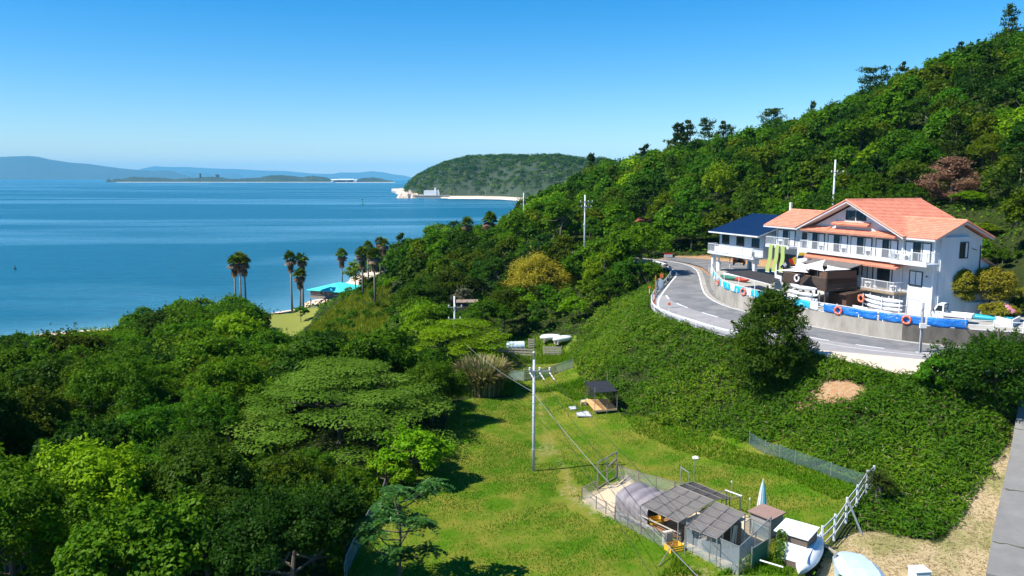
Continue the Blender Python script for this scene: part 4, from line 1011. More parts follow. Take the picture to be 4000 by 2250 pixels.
# white safety railing right of the blue sheets is part of the terrace fence; pole and cable box
# ------------------------------------------------------------------ road furniture
grl = thing('guardrail', 'white steel guardrail following the outer edge of the road bend', 'guardrail', (*SGU[40], zr(SGU[40][1])))
mb = MB(); GL = offs(SGU, .1)
for a, b in zip(GL[:-1], GL[1:]):
    za_, zb_ = zr(a[1]), zr(b[1])
    for lo, hi, of in ((.42, .52, 0), (.52, .62, .05), (.62, .72, 0)):
        t = (b - a) / (np.linalg.norm(b - a) + 1e-9); n = np.array([-t[1], t[0]])
        o1 = n * (0 if of else .05); o2 = n * (.05 if of == 0 and lo > .5 else (0 if of == 0 else 0))
        mb.add([(*(a - n * of), za_ + lo), (*(b - n * of), zb_ + lo), (*(b - n * of), zb_ + hi), (*(a - n * of), za_ + hi)], [(0, 1, 2, 3)])
ob = to(grl, mb.build('rail', railm)); md = ob.modifiers.new('thickness', 'SOLIDIFY'); md.thickness = .03
for i in range(0, len(GL), 4):
    p = GL[i]; to(grl, MB().tube([(*p, zr(p[1]) - .4), (*p, zr(p[1]) + .68)], .06, 8).build('post', railm))
orng = mat('orange_paint', (.75, .16, .03), (.65, .14, .04), 2, .6)
mpos = P(*c3(212, 920), 17.0); mz = float(zr(mpos[1])) - .5
mi = thing('traffic_mirror', 'orange post carrying a round traffic mirror seen from behind', 'traffic mirror', (mpos[0], mpos[1], mz))
MB().tube([(0, 0, 0), (0, 0, 4.4)], .06, 10).build('post', orng, mi)
o = MB().lathe([(0, -.05), (.3, -.04), (.42, 0), (.45, .05), (.42, .06), (0, .06)], 20, (.55, .1, 3.3), 'y').build('mirror', mat('mirror_back_grey', (.38, .44, .5), (.44, .5, .56), 2, .4), mi)
o.scale = (1, 1, 1.5); o.location = (0, 0, -1.6)
mb = MB(); mb.bar((0, 0, 3.9), (.55, .1, 3.9), .05); mb.bar((0, 0, 3.1), (.55, .1, 3.1), .05); mb.build('arm', orng, mi)
mb = MB(); mb.box(.5, .9, .05, .12, 4.1, 4.6); mb.build('warning_plate', orng, mi)
for (x, y), lb in (((148, 730), 'orange reflector on the guardrail left of the mirror post'), ((428, 985), 'rusty orange reflector post on the guardrail below the mirror'), ((380, 385), 'orange reflector on the far bend of the guardrail')):
    q = P(*c3(x, y), zr(P(*c3(x, y), 17.5)[1]) + .1); rf = thing('road_reflector', lb, 'reflector', (q[0] - .15, q[1] - .1, float(zr(q[1])) - .3), 0, 'reflector posts along the guardrail')
    MB().tube([(0, 0, 0), (0, 0, 1.2)], .04, 6).build('post', railm, rf); MB().lathe([(0, -.04), (.17, -.04), (.17, .04), (0, .04)], 14, (0, 0, 1.32), 'y').build('disc', orng, rf)
q = P(*c3(400, 222), 18.4); sg = thing('notice_sign', 'small white and red notice board on the bank by the parking lot', 'sign', (q[0], q[1], 18.1), .2)
MB().box(-.75, .75, -.03, .03, .55, 1.05).build('panel', fw, sg); MB().box(-.75, .75, -.03, .032, 1.055, 1.3).build('panel', fr_, sg)
[MB().box(x - .03, x + .03, .03, .09, 0, 1.25).build('leg', railm, sg) for x in (-.57, .57)]
q = P(*c3(978, 392), 17.9); bl = thing('bollard', 'thin white marker post on the verge left of the terrace end', 'bollard', (q[0], q[1], 17.5)); MB().lathe([(0, 1.2), (.06, 1.17), (.06, 0)], 8).build('post', railm, bl); MB().lathe([(.063, .95), (.063, 1.05)], 8).build('band', fr_, bl)
for (x, y), (x2, y2), lb in (((205, 735), (203, 385), 'white pole in front of the annex balcony'), ((113, 560), (112, 312), 'thin white pole at the far left end of the annex')):
    q = P(*za(x, y), 18.9); h = PD(*za(x2, y2), q[1])[2]; b = tz(*q[:2]); f_ = thing('flag_pole', lb, 'flag pole', (q[0], q[1], b)); MB().tube([(0, 0, 0), (0, 0, h - b)], [.06, .04], 8).build('pole', railm, f_); MB().lathe([(0, .1), (.06, .06), (.06, 0), (0, -.03)], 8, (0, 0, h - b)).build('finial', railm, f_)
bg_ = P(*c3(1110, 420), 18.8); bs = thing('buoy', 'white and red striped buoy standing beside the annex pillar', 'buoy', (bg_[0], bg_[1], tz(*bg_[:2])))
MB().lathe([(.35, 0), (.35, 1.2), (.12, 1.3), (.12, 2.6)], 12).build('stand', railm, bs); MB().lathe([(.0, 2.5), (.5, 2.6), (.6, 2.9)], 14).build('lower_band', fr_, bs); MB().lathe([(.6, 2.9), (.5, 3.2), (.1, 3.5), (0, 3.6)], 14).build('top', fw, bs)
# ------------------------------------------------------------------ utility poles and wires
concp = mat('pole_concrete', (.50, .54, .58), (.62, .65, .68), 1.5, .7)
darkpole = mat('dark_pole', (.16, .18, .20), (.24, .26, .28), 1.5, .6)
insul = mat('porcelain', (.78, .76, .72), (.6, .58, .55), 3, .4)
wire = mat('black_cable', (.02, .02, .022), None, 3, .6)
cabm = mat('grey_cable', (.28, .28, .28), None, 3, .5)
def pole(lb, x, y, z, h, r=.15, arms=((.88, 1.7, 0, 3),), rz=0, extra=None, ins='strain'):
    p = thing('utility_pole', lb, 'utility pole', (x, y, z), rz, 'utility poles')
    MB().tube([(0, 0, -.5), (0, 0, h * .5), (0, 0, h)], [r, r * .86, r * .68], 12).build('pole', concp if 'slim dark' not in lb else darkpole, p, smooth=True)
    for fr, ln, off, n in arms:
        o = MB().box(off - ln / 2, off + ln / 2, -.25, -.16, h * fr - .05, h * fr + .05)
        o.bar((off + .5, -.2, h * fr), (0, -.12, h * fr - .6), .04)
        o = o.build('crossarm', galv, p)
        for k in range(n):
            xx = off - ln / 2 + .1 + (ln - .2) * k / max(n - 1, 1)
            i = MB().lathe([(.03, 0), (.08, .03), (.08, .1), (.05, .12), (.09, .16), (.09, .22), (0, .27)], 10, (xx, -.2, h * fr + .05))
            if ins == 'strain':
                for t in range(3):
                    i.tube([(xx + .12 * t, -.3 - .2 * t, h * fr - .12 - .15 * t), (xx + .12 * t + .1, -.46 - .2 * t, h * fr - .22 - .15 * t)], [.06, .035], 8)
            i.build('insulator', insul, o)
    if extra: extra(p, h)
    return p
pz = float(height(1.71, 60.69)[0])
def bands(p, h):
    mb = MB()
    for t in (.2, .35, .5, .62, .7): mb.torus((0, 0, h * t), .15, .02, (0, 0, 1), 12, 5)
    mb.build('band', galv, p)
    mb = MB(); mb.bar((-.07, 0, h * .88), (-.07, 0, h + .5), .05); mb.bar((.07, 0, h * .88), (.07, 0, h + .5), .05); mb.build('top_bracket', galv, p)
    MB().lathe([(.03, 0), (.1, .04), (.1, .12), (0, .18)], 8, (0, 0, h + .5)).build('insulator', insul, p)
PH = PD(1341, 905, 60.69)[2] - pz
pole('grey concrete utility pole standing in the grass field', 1.71, 60.69, pz, PH, .128, ((.905, 1.75, .45, 3),), 0, bands)
mp_ = PD(1143, 745, 104.0); gz_ = float(height(mp_[0], 104)[0])
pole('grey utility pole with double crossarms rising from the bright bushes below the grove', mp_[0], 104, gz_, mp_[2] - gz_, .16, ((.82, 1.9, .1, 3), (.62, 1.7, 0, 2)), 0, None, 'pin')
a = P(*za(1735, 1440), 15.8); t = PD(*za(1757, 995), a[1]); gz_ = float(height(a[0], a[1])[0])
def boxes(p, h):
    zb = (32 + (a[1] / ray(*za(1752, 1175))[1]) * ray(*za(1752, 1175))[2]) - p.location.z
    MB().box(-.3, .3, -.3, -.12, zb - .22, zb + .22).build('junction_box', acm, p)
    MB().torus((.25, 0, h - .9), .45, .015, (0, 1, .3), 24, 5).build('cable_loop', wire, p)
    MB().tube([(-.13, -.1, 0), (-.12, -.1, zb)], .03, 6).build('conduit', concp, p)
pole('slim dark utility pole with a white junction box beside the road pull-out', a[0], a[1], gz_, t[2] - gz_, .14, (), 0, boxes)
for (bx_, by_, ty, Y), lb, arms in (((1470, 640, 490, 141), 'tall utility pole by the far end of the road with many fittings', ((.88, 2.4, .2, 4), (.80, 2.0, .2, 3), (.5, .8, 0, 1))), ((1317, 535, 485, 215), 'distant utility pole beside the far bay, leaning stay behind it', ((.85, 2.2, 0, 3), (.7, 1.8, 0, 3), (.3, 1.6, -.6, 2))), ((2094, 545, 402, 118), 'utility pole rising behind the hotel roof', ((.86, 2.2, .3, 3),))):
    b = PD(bx_, by_, Y); t = PD(bx_ + (0 if bx_ != 2094 else 5), ty, Y); g = float(height(b[0], Y)[0])
    pole(lb, b[0], Y, g, t[2] - g, .17, arms, .3, None, 'pin')
    if bx_ == 1317:
        st = MB().tube([(1.9, 1, 1.0), (.1, 0, (t[2] - g) * .85)], .1, 6); 
        for ob_ in COL.objects:
            if ob_.get('label') == lb: st.build('stay', brownw, ob_)
def cable(lb, pts, r, m=wire, sagk=.02, name='power_line', grp='overhead wires'):
    pts = [Vector([float(t) for t in p]) for p in pts]; mb = MB(); o = pts[0].copy()
    for a_, b_ in zip(pts[:-1], pts[1:]):
        n = 14; Ls = (b_ - a_).length
        mb.tube([a_.lerp(b_, k / n) - o - Vector((0, 0, sagk * Ls * 4 * (k / n) * (1 - k / n))) for k in range(n + 1)], r, 5, False)
    ob_ = mb.build(name, m); ob_.location = o; tag(ob_, lb, 'wire', grp); return ob_
zc_ = PD(1341, 985, 60.6)[2]
cable('thick grey cable slung from the bushes past the field pole to the lower right', [PD(1141, 835, 104), (1.6, 60.6, zc_), PD(1752, 1447, 33), PD(1985, 1700, 25)], .017, cabm, .012)
pa_ = pz + PH * .9
for k, (e, lb) in enumerate((((1900, 1449), 'rightmost thin wire from the field pole crossing the dog pen'), ((1760, 1449), 'middle thin wire from the field pole crossing the dog pen'), ((1640, 1449), 'leftmost thin wire from the field pole crossing the dog pen'))):
    x0 = 1.71 + .45 + .78 - .78 * k
    cable(lb, [(x0, 60.3, pa_ - .3), PD(e[0] + 40, e[1] + 60, 36)], .014, wire, .01, grp=None)
    cable('thin wire from the field pole to the pole by the grove, ' + ('right', 'middle', 'left')[k] + ' one of three', [(x0, 60.5, pa_ + .2), (mp_[0] + .9 - .9 * k, 104, mp_[2] - 1.2)], .012, wire, .02, grp=None)
    cable('wire climbing from the grove pole to the tall roadside pole, ' + ('right', 'middle', 'left')[k] + ' one of three', [(mp_[0] + .9 - .9 * k, 104.2, mp_[2] - 1.2), PD(1478 - 8 * k, 505, 141)], .014, wire, .03, grp=None)
# ------------------------------------------------------------------ objects in the field
wood = mat('weathered_wood', (.30, .26, .22), (.42, .38, .33), 3, .85, streak=(1, 1, 5))
woodo = mat('orange_plywood', (.62, .33, .12), (.72, .42, .18), 2, .7, streak=(1, 3, 1))
steel = mat('rusty_steel_pipe', (.20, .16, .14), (.32, .28, .25), 4, .6, .3)
blk = mat('black_net', (.02, .022, .03), (.035, .038, .05), 3, .9)
blks = netmat('black_side_net', (.015, .017, .02), .38)
# shade with plywood platform
c_ = ground_at(1510, 1033); 
cn = [ground_at(*q) for q in ((1472, 1014), (1496, 1043), (1552, 1038), (1527, 1013))]
d0 = thing('shaded_platform', 'plywood resting platform on legs under a black net shade roof', 'platform', cn[1], 0)
L0 = [q - cn[1] for q in cn]; base = [Vector((q.x, q.y, 0)) for q in L0]
ux = (base[2] - base[1]); ux.z = 0; uy = (base[0] - base[1]); uy.z = 0
ux = ux.normalized(); uy = (uy - ux * uy.dot(ux)).normalized(); W_, D_ = 3.2, 3.0
def pt(a, b, z):
    s, t = a / W_, b / D_; q = (L0[1].lerp(L0[2], s)).lerp(L0[0].lerp(L0[3], s), t); return Vector((q.x, q.y, z + q.z * .0 + (L0[0].z * t)))
mb = MB(); mb.hexa([pt(0, 0, .32), pt(W_, 0, .32), pt(W_, D_, .32), pt(0, D_, .32)], [pt(0, 0, .4), pt(W_, 0, .4), pt(W_, D_, .4), pt(0, D_, .4)])
mb.k = 1
mb.bar(pt(1.2, 0, .405), pt(1.2, D_, .405), .025, .012); mb.bar(pt(0, 1.5, .405), pt(W_, 1.5, .405), .02, .012)
mb.build('platform_top', [woodo, brownw], d0)
MB().bar(pt(0, -.02, .27), pt(W_, -.02, .27), .06, .07).build('edge_beam', galv, d0)
for a, b, h in ((0, 0, 2.75), (W_, 0, 2.05), (0, D_, 3.1), (W_, D_, 3.3), (1.7, -.1, .95)):
    MB().tube([pt(a, b, -.2), pt(a, b, h)], .035, 6).build('post', steel, d0)
MB().slab([pt(-.1, -.05, 2.2), pt(W_ + .05, -.05, 2.2), pt(W_ + .05, D_, 2.3), pt(-.1, D_, 2.3)], .03).build('shade_roof', netmat('black_roof_net', (.02, .022, .03), .78), d0)
mb = MB(); mb.slab([pt(W_ + .03, 0, .5), pt(W_ + .03, D_, .6), pt(W_ + .03, D_, 2.42), pt(W_ + .03, 0, 2.0)], .015); mb.slab([pt(.6, D_ + .02, .7), pt(W_, D_ + .02, .6), pt(W_, D_ + .02, 2.4), pt(.6, D_ + .02, 2.4)], .015); mb.slab([pt(-.06, 0, 1.55), pt(-.06, D_, 1.2), pt(-.06, D_, 2.42), pt(-.06, 0, 2.0)], .015)
mb.build('side_net', blks, d0)
sheetm = mat('grey_white_board', (.62, .63, .66), (.48, .48, .5), 3, .7)
def flat(name, lb, cat, cs, th, m, z=.05, grp=None):
    g = [ground_at(*q) for q in cs]; o = thing(name, lb, cat, g[0], 0, grp); zz = max(q.z for q in g) - g[0].z + z
    q = [Vector((p.x - g[0].x, p.y - g[0].y, zz)) for p in g]
    MB().slab(q, th).build('board', m, o); c = sum(q, Vector()) / 4
    mb = MB()
    for a, b in ((0, 1), (1, 2), (2, 3), (3, 0)): mb.bar(q[a].lerp(c, .02) + Vector((0, 0, .02)), q[b].lerp(c, .02) + Vector((0, 0, .02)), .05, .04)
    mb.build('rim', galv, o); return o
flat('loose_board', 'larger pale grey board with dark marks lying on the grass by the platform', 'board', ((1452, 1053), (1490, 1050), (1478, 1035), (1448, 1040)), .06, sheetm)
flat('loose_board', 'smaller pale board lying left of the larger one on the grass', 'board', ((1435, 1033), (1450, 1031), (1448, 1023), (1430, 1025)), .06, sheetm)
flat('loose_board', 'yellow flat board leaning by the platform corner', 'board', ((1462, 1021), (1474, 1018), (1471, 1012), (1460, 1014)), .3, mat('pale_yellow_board', (.72, .55, .22), None, 2), .3)
flat('loose_board', 'white block beside the yellow board at the platform corner', 'board', ((1474, 1020), (1482, 1016), (1478, 1010), (1470, 1013)), .3, curtain, .32)
# pampas etc. come with the plants. Wooden fence lengths, tank, upturned boats behind the field
def plankfence(lb, a, b, n=4, h=1.0, m=wood, planks=4, name='wooden_fence', grp='wooden fences at the back of the field'):
    a, b = ground_at(*a), ground_at(*b); f_ = thing(name, lb, 'fence', a, 0, grp); d = b - a
    for k in range(n + 1):
        p = d * (k / n); MB().box(p.x - .06, p.x + .06, p.y - .06, p.y + .06, p.z - .3, p.z + h + .05).build('post', m, f_)
    mb = MB()
    for k in range(planks):
        z = h * (k + .6) / planks; mb.bar(Vector((0, -.08, z)), d + Vector((0, -.08, z)), .04, h / planks * .55)
    mb.build('rails', m, f_); return f_
plankfence('weathered plank fence with a gap, in front of the blue tank', (1253, 893), (1343, 897), 4, 1.05, planks=3)
plankfence('weathered grey plank fence right of the gap, below the white boats', (1367, 893), (1412, 893), 2, 1.15, planks=5)
plankfence('short weathered fence bit behind the gap', (1330, 876), (1344, 876), 1, 1.3, planks=4)
plankfence('pale wooden hurdle gate closing the path at the back of the field', (1318, 958), (1347, 955), 1, 1.35, planks=5, name='wooden_gate', grp=None)
tkc = ground_at(1297, 884); tk = thing('water_tank', 'white and pale blue cylindrical tank lying behind the plank fence', 'tank', tkc + Vector((0, 0, .75)), .15)
mb = MB(); prof = [(0, -2.1), (.5, -2.1), (.75, -1.95), (.75, 1.95), (.5, 2.1), (0, 2.1)]; mb.lathe(prof, 20, (0, 0, 0), 'x'); mb.build('tank', mat('pale_blue_plastic', (.60, .72, .80), (.50, .66, .78), 1.2, .5), tk, smooth=False)
mb = MB()
for x in (-1, 0, 1): mb.torus((x, 0, 0), .75, .04, (1, 0, 0), 20, 6)
mb.build('band', railm, tk); tk.scale = (.58, .8, .8); MB().box(-1.4, -1.1, -.7, .7, -.93, -.4).build('cradle', wood, tk); MB().box(1.1, 1.4, -.7, .7, -.93, -.4).build('cradle', wood, tk)
for (cx, cy), L_, rz_, lb, W2 in (((1385, 862), 2.9, .05, 'white upturned dinghy lying at the back of the field, left one', 1.3), ((1415, 866), 3.0, .45, 'white upturned dinghy lying at the back of the field, right one', 1.3)):
    g = ground_at(cx, cy); o = thing('upturned_dinghy', lb, 'boat', g + Vector((0, 0, .35)), rz_, 'upturned dinghies'); o.scale = (1, 1, .75); v, f = hull(L_, W2, .9, rise=-.1); mesh('hull', v, f, kwh, o, smooth=True); MB().bar((-L_ * .42, 0, 1.03), (L_ * .42, 0, 1.03), .06, .1).build('keel', railm, o); MB().box(-1, -.8, -.6, .6, -.35, .2).build('trestle', wood, o); MB().box(.8, 1, -.6, .6, -.35, .2).build('trestle', wood, o)
# old shed roof in the bright bushes
g = PD(1175, 757, 122); o = thing('shed', 'low rusty roofed shed behind the grove pole', 'shed', (g[0], g[1], gh(g[0], g[1])), .05); o.scale = (.6, .7, 1); hh_ = g[2] - gh(g[0], g[1])
MB().box(-2.6, 2.6, -1, 1, 0, hh_ - .1).build('wall', brownw, o); MB().slab([(-2.8, -1.2, hh_ - .1), (2.8, -1.2, hh_ - .1), (2.8, 1.1, hh_ + .12), (-2.8, 1.1, hh_ + .12)], .08).build('roof', mat('rusty_sheet', (.22, .15, .11), (.32, .24, .19), 2), o)
# mesh fences: posts, top wire, net
netg = netmat('chain_link', (.30, .38, .40), .34); netd = netmat('grey_green_net', (.10, .17, .17), .26)
def meshfence(lb, pts, h, m=netg, step=2.2, grp=None, postm=galv, toprail=True, name='mesh_fence', base=9.2, ph=.1):
    g = [ground_at(*q) if len(q) == 2 else Vector(q) for q in pts]; L_ = [g[0]]
    for a, b in zip(g[:-1], g[1:]):
        n = max(1, round((b - a).length / step))
        for k in range(n):
            p = a.lerp(b, (k + 1) / n); p.z = gh(p.x, p.y); L_.append(p)
    f_ = thing(name, lb, 'fence', g[0], 0, grp); o = g[0]; v, f = [], []
    for i, p in enumerate(L_):
        q = p - o; v += [(q.x, q.y, q.z - .05), (q.x, q.y, q.z + h)]
        MB().tube([(q.x, q.y, q.z - .2), (q.x, q.y, q.z + h + ph)], .04, 6).build('post', postm, f_)
    f = [(2 * i, 2 * i + 2, 2 * i + 3, 2 * i + 1) for i in range(len(L_) - 1)]
    mesh('net', v, f, m, f_).modifiers.new('thickness', 'SOLIDIFY').thickness = .012
    if toprail:
        mb = MB()
        for a, b in zip(L_[:-1], L_[1:]): mb.bar(a - o + Vector((0, 0, h)), b - o + Vector((0, 0, h)), .045)
        mb.build('top_rail', postm, f_)
    return f_
meshfence('long mesh fence between the lawn and the bamboo bank', [(1885, 1118), (1925, 1142), (2000, 1168), (2090, 1200), (2190, 1235)], 1.05, netd, 2.4, toprail=False)
meshfence('mesh fence curving round the lawn behind the fern-leaved tree', [(868, 1470), (872, 1449), (895, 1395), (935, 1315), (965, 1262), (975, 1225)], 1.2, netg, 1.9)
meshfence('low mesh fence left of the hurdle gate beside the pampas clump', [(1278, 955), (1318, 958)], 1.1, netg, 2.6)
meshfence('low mesh fence climbing right from the hurdle gate', [(1347, 955), (1395, 940), (1440, 925)], 1.0, netg, 2.8)
# white rail fence by the track
rp = [ground_at(*c5(*q)) for q in ((1185, 470), (1112, 525), (1000, 700), (880, 850), (745, 1050), (600, 1190))]
o = thing('rail_fence', 'white wooden rail fence with leaning brace beside the cycad', 'fence', rp[3]); r0 = rp[3].copy()
for p in rp: MB().box(p.x - r0.x - .055, p.x - r0.x + .055, p.y - r0.y - .055, p.y - r0.y + .055, p.z - r0.z - .2, p.z - r0.z + 1.75).build('post', railm, o)
whw = mat('weathered_white_wood', (.55, .56, .57), (.40, .40, .40), 3, .8, streak=(1, 1, 5))
mb = MB()
for i, (a, b) in enumerate(zip(rp[:-1], rp[1:])):
    for z in ((1.6, 1.05, .5) if i != 3 else (1.4, .9, .4)): mb.bar(a - r0 + Vector((0, 0, z)), b - r0 + Vector((0, 0, z - .05)), .04, .12)
mb.build('rails', whw, o)
b_ = ground_at(*c5(1065, 980)); MB().bar(rp[3] - r0 + Vector((.05, 0, 1.55)), b_ - r0, .09).build('brace', galv, o)
a, b = ground_at(*c5(590, 1215)), ground_at(*c5(750, 1335)); o = thing('hitching_rail', 'low grey rail on a single post beside the upturned boat', 'rail', b); MB().box(-.06, .06, -.06, .06, -.2, .85).build('post', wood, o); MB().bar(Vector((.1, 0, .8)), a - b + Vector((0, 0, .8)), .09, .1).build('rail', wood, o)
# covered boat, upturned white boat, small white thing
a, b = ground_at(*c5(1010, 1300)), ground_at(*c5(1020, 1620)); 
cvm = mat('pale_blue_cover', (.50, .64, .76), (.42, .56, .70), 1.0, .55, bump=.15, bscale=3)
o = thing('covered_boat', 'boat under a ribbed pale blue cover at the bottom edge', 'boat', ground_at(*c5(1010, 1480)), math.atan2(-1, -.16))
L_ = 5.0; v, f = [], []; st = [(-.5, .55, .45), (-.32, .95, .78), (-.3, 1.02, .82), (-.08, 1.12, 1.02), (-.05, 1.2, 1.08), (.2, 1.2, 1.2), (.23, 1.22, 1.24), (.5, 1.1, 1.22)]; st = [(-t[0], t[1], t[2]) for t in st][::-1]
for t, w_, h_ in st:
    for y_, z_ in ((-1, 0), (-1.02, .62), (-.62, .95), (0, 1), (.62, .95), (1.02, .62), (1, 0)): v.append((-t * L_, y_ * w_, z_ * h_))
m_ = 7
f = [(i * m_ + j, i * m_ + j + 1, (i + 1) * m_ + j + 1, (i + 1) * m_ + j) for i in range(len(st) - 1) for j in range(m_ - 1)] + [tuple(range(m_)), tuple(range((len(st) - 1) * m_, len(st) * m_))[::-1]]
mesh('cover', v, f, cvm, o); mb = MB()
for s in (-1, 1): mb.tube([(-1.6, s * .85, 0), (1.6, s * .95, 0)], .06, 6)
mb.build('hem_rope', railm, o)
a, b = ground_at(*c5(520, 1135), 9.5), ground_at(*c5(330, 1560), 9.3); d = b - a; L_ = d.length
o = thing('upturned_boat', 'white upturned rowing boat with a teal stern beside the white hut', 'boat', (a + b) / 2 + Vector((0, 0, .45)), math.atan2(d.y, d.x)); o.rotation_euler.x = R(-22)
L_ *= 1.15; v, f = hull(L_, 1.25, .8, rise=-.12); kk = len(f); me_ = mesh('hull', v, f, [kwh, tq], o, [1 if (i < 20) else 0 for i in range(kk)], smooth=True); MB().bar((-L_ * .4, 0, .98), (L_ * .4, 0, .98), .05, .08).build('keel', railm, o)
g = ground_at(2312, 1455); o = thing('white_crate', 'white box just showing at the bottom edge near the track', 'box', g, .1); MB().box(-.45, .45, -.4, .4, 0, .55).build('body', kwh, o, bevel=.03); MB().box(-.48, .48, -.43, .43, .552, .6).build('lid', kwh, o)
# ------------------------------------------------------------------ dog pen
def q2(x, y): return ground_at(*c2(x, y))
nettop = netmat('grey_shade_net', (.15, .138, .13), .82); netdk = netmat('dark_shade_net', (.05, .047, .047), .84); 
tarp = mat('grey_purple_tarpaulin', (.20, .175, .19), (.28, .25, .265), 1.3, .8, bump=.4, bscale=3)
def roof(lb, cs, zs, m, name='net_roof', ribs=3, cross=2, posts=True, cat='shade roof', grp='net roofs over the dog pen'):
    pts = []
    for q, z in zip(cs, zs):
        g0 = P(*c2(*q), z); pts.append(Vector([float(t) for t in g0]))
    o = pts[0].copy(); gz0 = gh(o.x, o.y); f_ = thing(name, lb, cat, (o.x, o.y, gz0), 0, grp); o = Vector((o.x, o.y, gz0)); p = [q - o for q in pts]
    n = 8; v = []
    for i in range(n + 1):
        for j in range(n + 1):
            s, t = i / n, j / n; w_ = p[0].lerp(p[1], s).lerp(p[3].lerp(p[2], s), t); w_ -= Vector((0, 0, .14 * abs(math.sin(s * ribs * PI)) * abs(math.sin(t * cross * PI)))); v.append(w_)
    f = [(i * (n + 1) + j, (i + 1) * (n + 1) + j, (i + 1) * (n + 1) + j + 1, i * (n + 1) + j + 1) for i in range(n) for j in range(n)]
    mesh('net', v, f, m, f_).modifiers.new('thickness', 'SOLIDIFY').thickness = .012
    mb = MB(); U = Vector((0, 0, .03))
    for k in range(ribs + 1): mb.tube([p[0].lerp(p[1], k / ribs) + U, p[3].lerp(p[2], k / ribs) + U], .02, 6)
    for k in range(cross + 1): mb.tube([p[0].lerp(p[3], k / cross) + U, p[1].lerp(p[2], k / cross) + U], .02, 6)
    mb.build('frame', steel, f_)
    if posts:
        for q in p + [(p[0] + p[3]) / 2, (p[1] + p[2]) / 2]:
            MB().tube([(q.x, q.y, gh(q.x + o.x, q.y + o.y) - o.z - .1), (q.x, q.y, q.z + .02)], .035, 6).build('post', galv, f_)
    return f_
roof('large brownish grey net roof over the wooden deck of the dog pen', ((600, 545), (890, 680), (1165, 508), (880, 395)), (11.0, 11.0, 11.5, 11.5), nettop, ribs=3, cross=4)
roof('grey net roof nearest the camera over the curtained kennel', ((945, 712), (1190, 805), (1408, 610), (1172, 512)), (11.0, 11.0, 11.5, 11.5), nettop, ribs=2, cross=4)
roof('darkest black net roof behind the large net roof of the dog pen', ((890, 395), (1165, 505), (1290, 482), (1010, 362)), (11.3, 11.3, 11.1, 11.1), netdk, ribs=3, cross=2)
# tarp tunnel
a, b, c_ = q2(400, 640), q2(650, 720), q2(740, 620)
dx_ = (b - a); dx_.z = 0; Lt = dx_.length; dx_.normalize(); dy_ = Vector((-dx_.y, dx_.x, 0)); o = thing('tarpaulin_shelter', 'sagging grey purple tarpaulin shelter with three humps in the dog pen', 'shelter', a, math.atan2(dx_.y, dx_.x))
v, f = [], []; n = 24; m_ = 14; Wt = 3.0
for i in range(n + 1):
    t = i / n; hump = 1.75 + .22 * abs(math.sin(t * 3 * PI)) - .15 * t + (.15 if t < .05 else 0)
    for j in range(m_ + 1):
        s = j / m_; 
        if s < .3: y_, z_ = -.02, s / .3 * .8
        elif s > .7: y_, z_ = Wt + .02, (1 - s) / .3 * .8
        else:
            q = (s - .3) / .4; y_, z_ = Wt * (q * q * (3 - 2 * q)), .8 + .2 * math.sin(q * PI) ** .8
        fold = .04 * math.sin(t * 40 + s * 5) * (1 if z_ < .8 else .3)
        v.append((t * Lt, y_ + fold, z_ * hump))
f = [(i * (m_ + 1) + j, (i + 1) * (m_ + 1) + j, (i + 1) * (m_ + 1) + j + 1, i * (m_ + 1) + j + 1) for i in range(n) for j in range(m_)] + [tuple(range(m_ + 1))]
mesh('tarpaulin', v, f, tarp, o, smooth=True); mb = MB()
for t in (.02, .34, .67, .98): mb.tube([(t * Lt, .1, 0), (t * Lt, .1, 1.3), (t * Lt, Wt / 2, 1.6), (t * Lt, Wt - .1, 1.3), (t * Lt, Wt - .1, 0)], .03, 6)
mb.build('frame', galv, o)
# deck under the net
dk = [q2(*q) for q in ((690, 745), (905, 830), (1010, 760), (800, 660))]
o = thing('plank_floor', 'orange brown plank floor under the large net roof', 'floor', dk[0]); q = [p - dk[0] for p in dk]; mb = MB()
nb_ = 12
for k in range(nb_):
    t0, t1 = k / nb_, (k + .86) / nb_; mb.slab([q[0].lerp(q[1], t0) + Vector((0, 0, .28)), q[0].lerp(q[1], t1) + Vector((0, 0, .28)), q[3].lerp(q[2], t1) + Vector((0, 0, .28)), q[3].lerp(q[2], t0) + Vector((0, 0, .28))], .06)
mb.build('planks', mat('orange_brown_planks', (.36, .17, .08), (.46, .24, .12), 3, .8), o)
mb = MB()
for p in q: mb.bar(p + Vector((0, 0, -.05)), p + Vector((0, 0, .22)), .12)
mb.build('footing', wood, o)
# kennel with curtain
kq = [q2(*q) for q in ((1000, 880), (1190, 905), (1380, 860), (1240, 720))]
a, b = q2(1180, 900), q2(1390, 880); dx_ = b - a; dx_.z = 0; Lk = dx_.length
o = thing('kennel', 'brown plank kennel with pale torn curtain under the front net roof', 'kennel', a, math.atan2(dx_.y, dx_.x)); mb = MB(); mb.box(.1, Lk, .3, 2.6, 0, 1.6)
for k in range(9): mb.box(.1 + k * (Lk - .1) / 9, .1 + (k + .9) * (Lk - .1) / 9, .27, .298, 0, 1.6)
mb.build('wall', mat('plank_brown', (.20, .13, .08), (.28, .19, .12), 3, .85, streak=(1, 1, 6)), o)
MB().box(.5, 1.3, .24, .265, .05, 1.3).build('doorway', darkfr, o)
for x_, w_ in ((.42, .14), (1.1, .22), (1.32, .1)):
    mb = MB(); mb.slab([(x_, .2, .45), (x_ + w_ * .6, .2, .3), (x_ + w_ * 1.4, .2, 1.5), (x_ + .1, .2, 1.5)], .02); mb.build('curtain', mat('cream_cloth', (.72, .68, .55), (.6, .56, .46), 3), o)
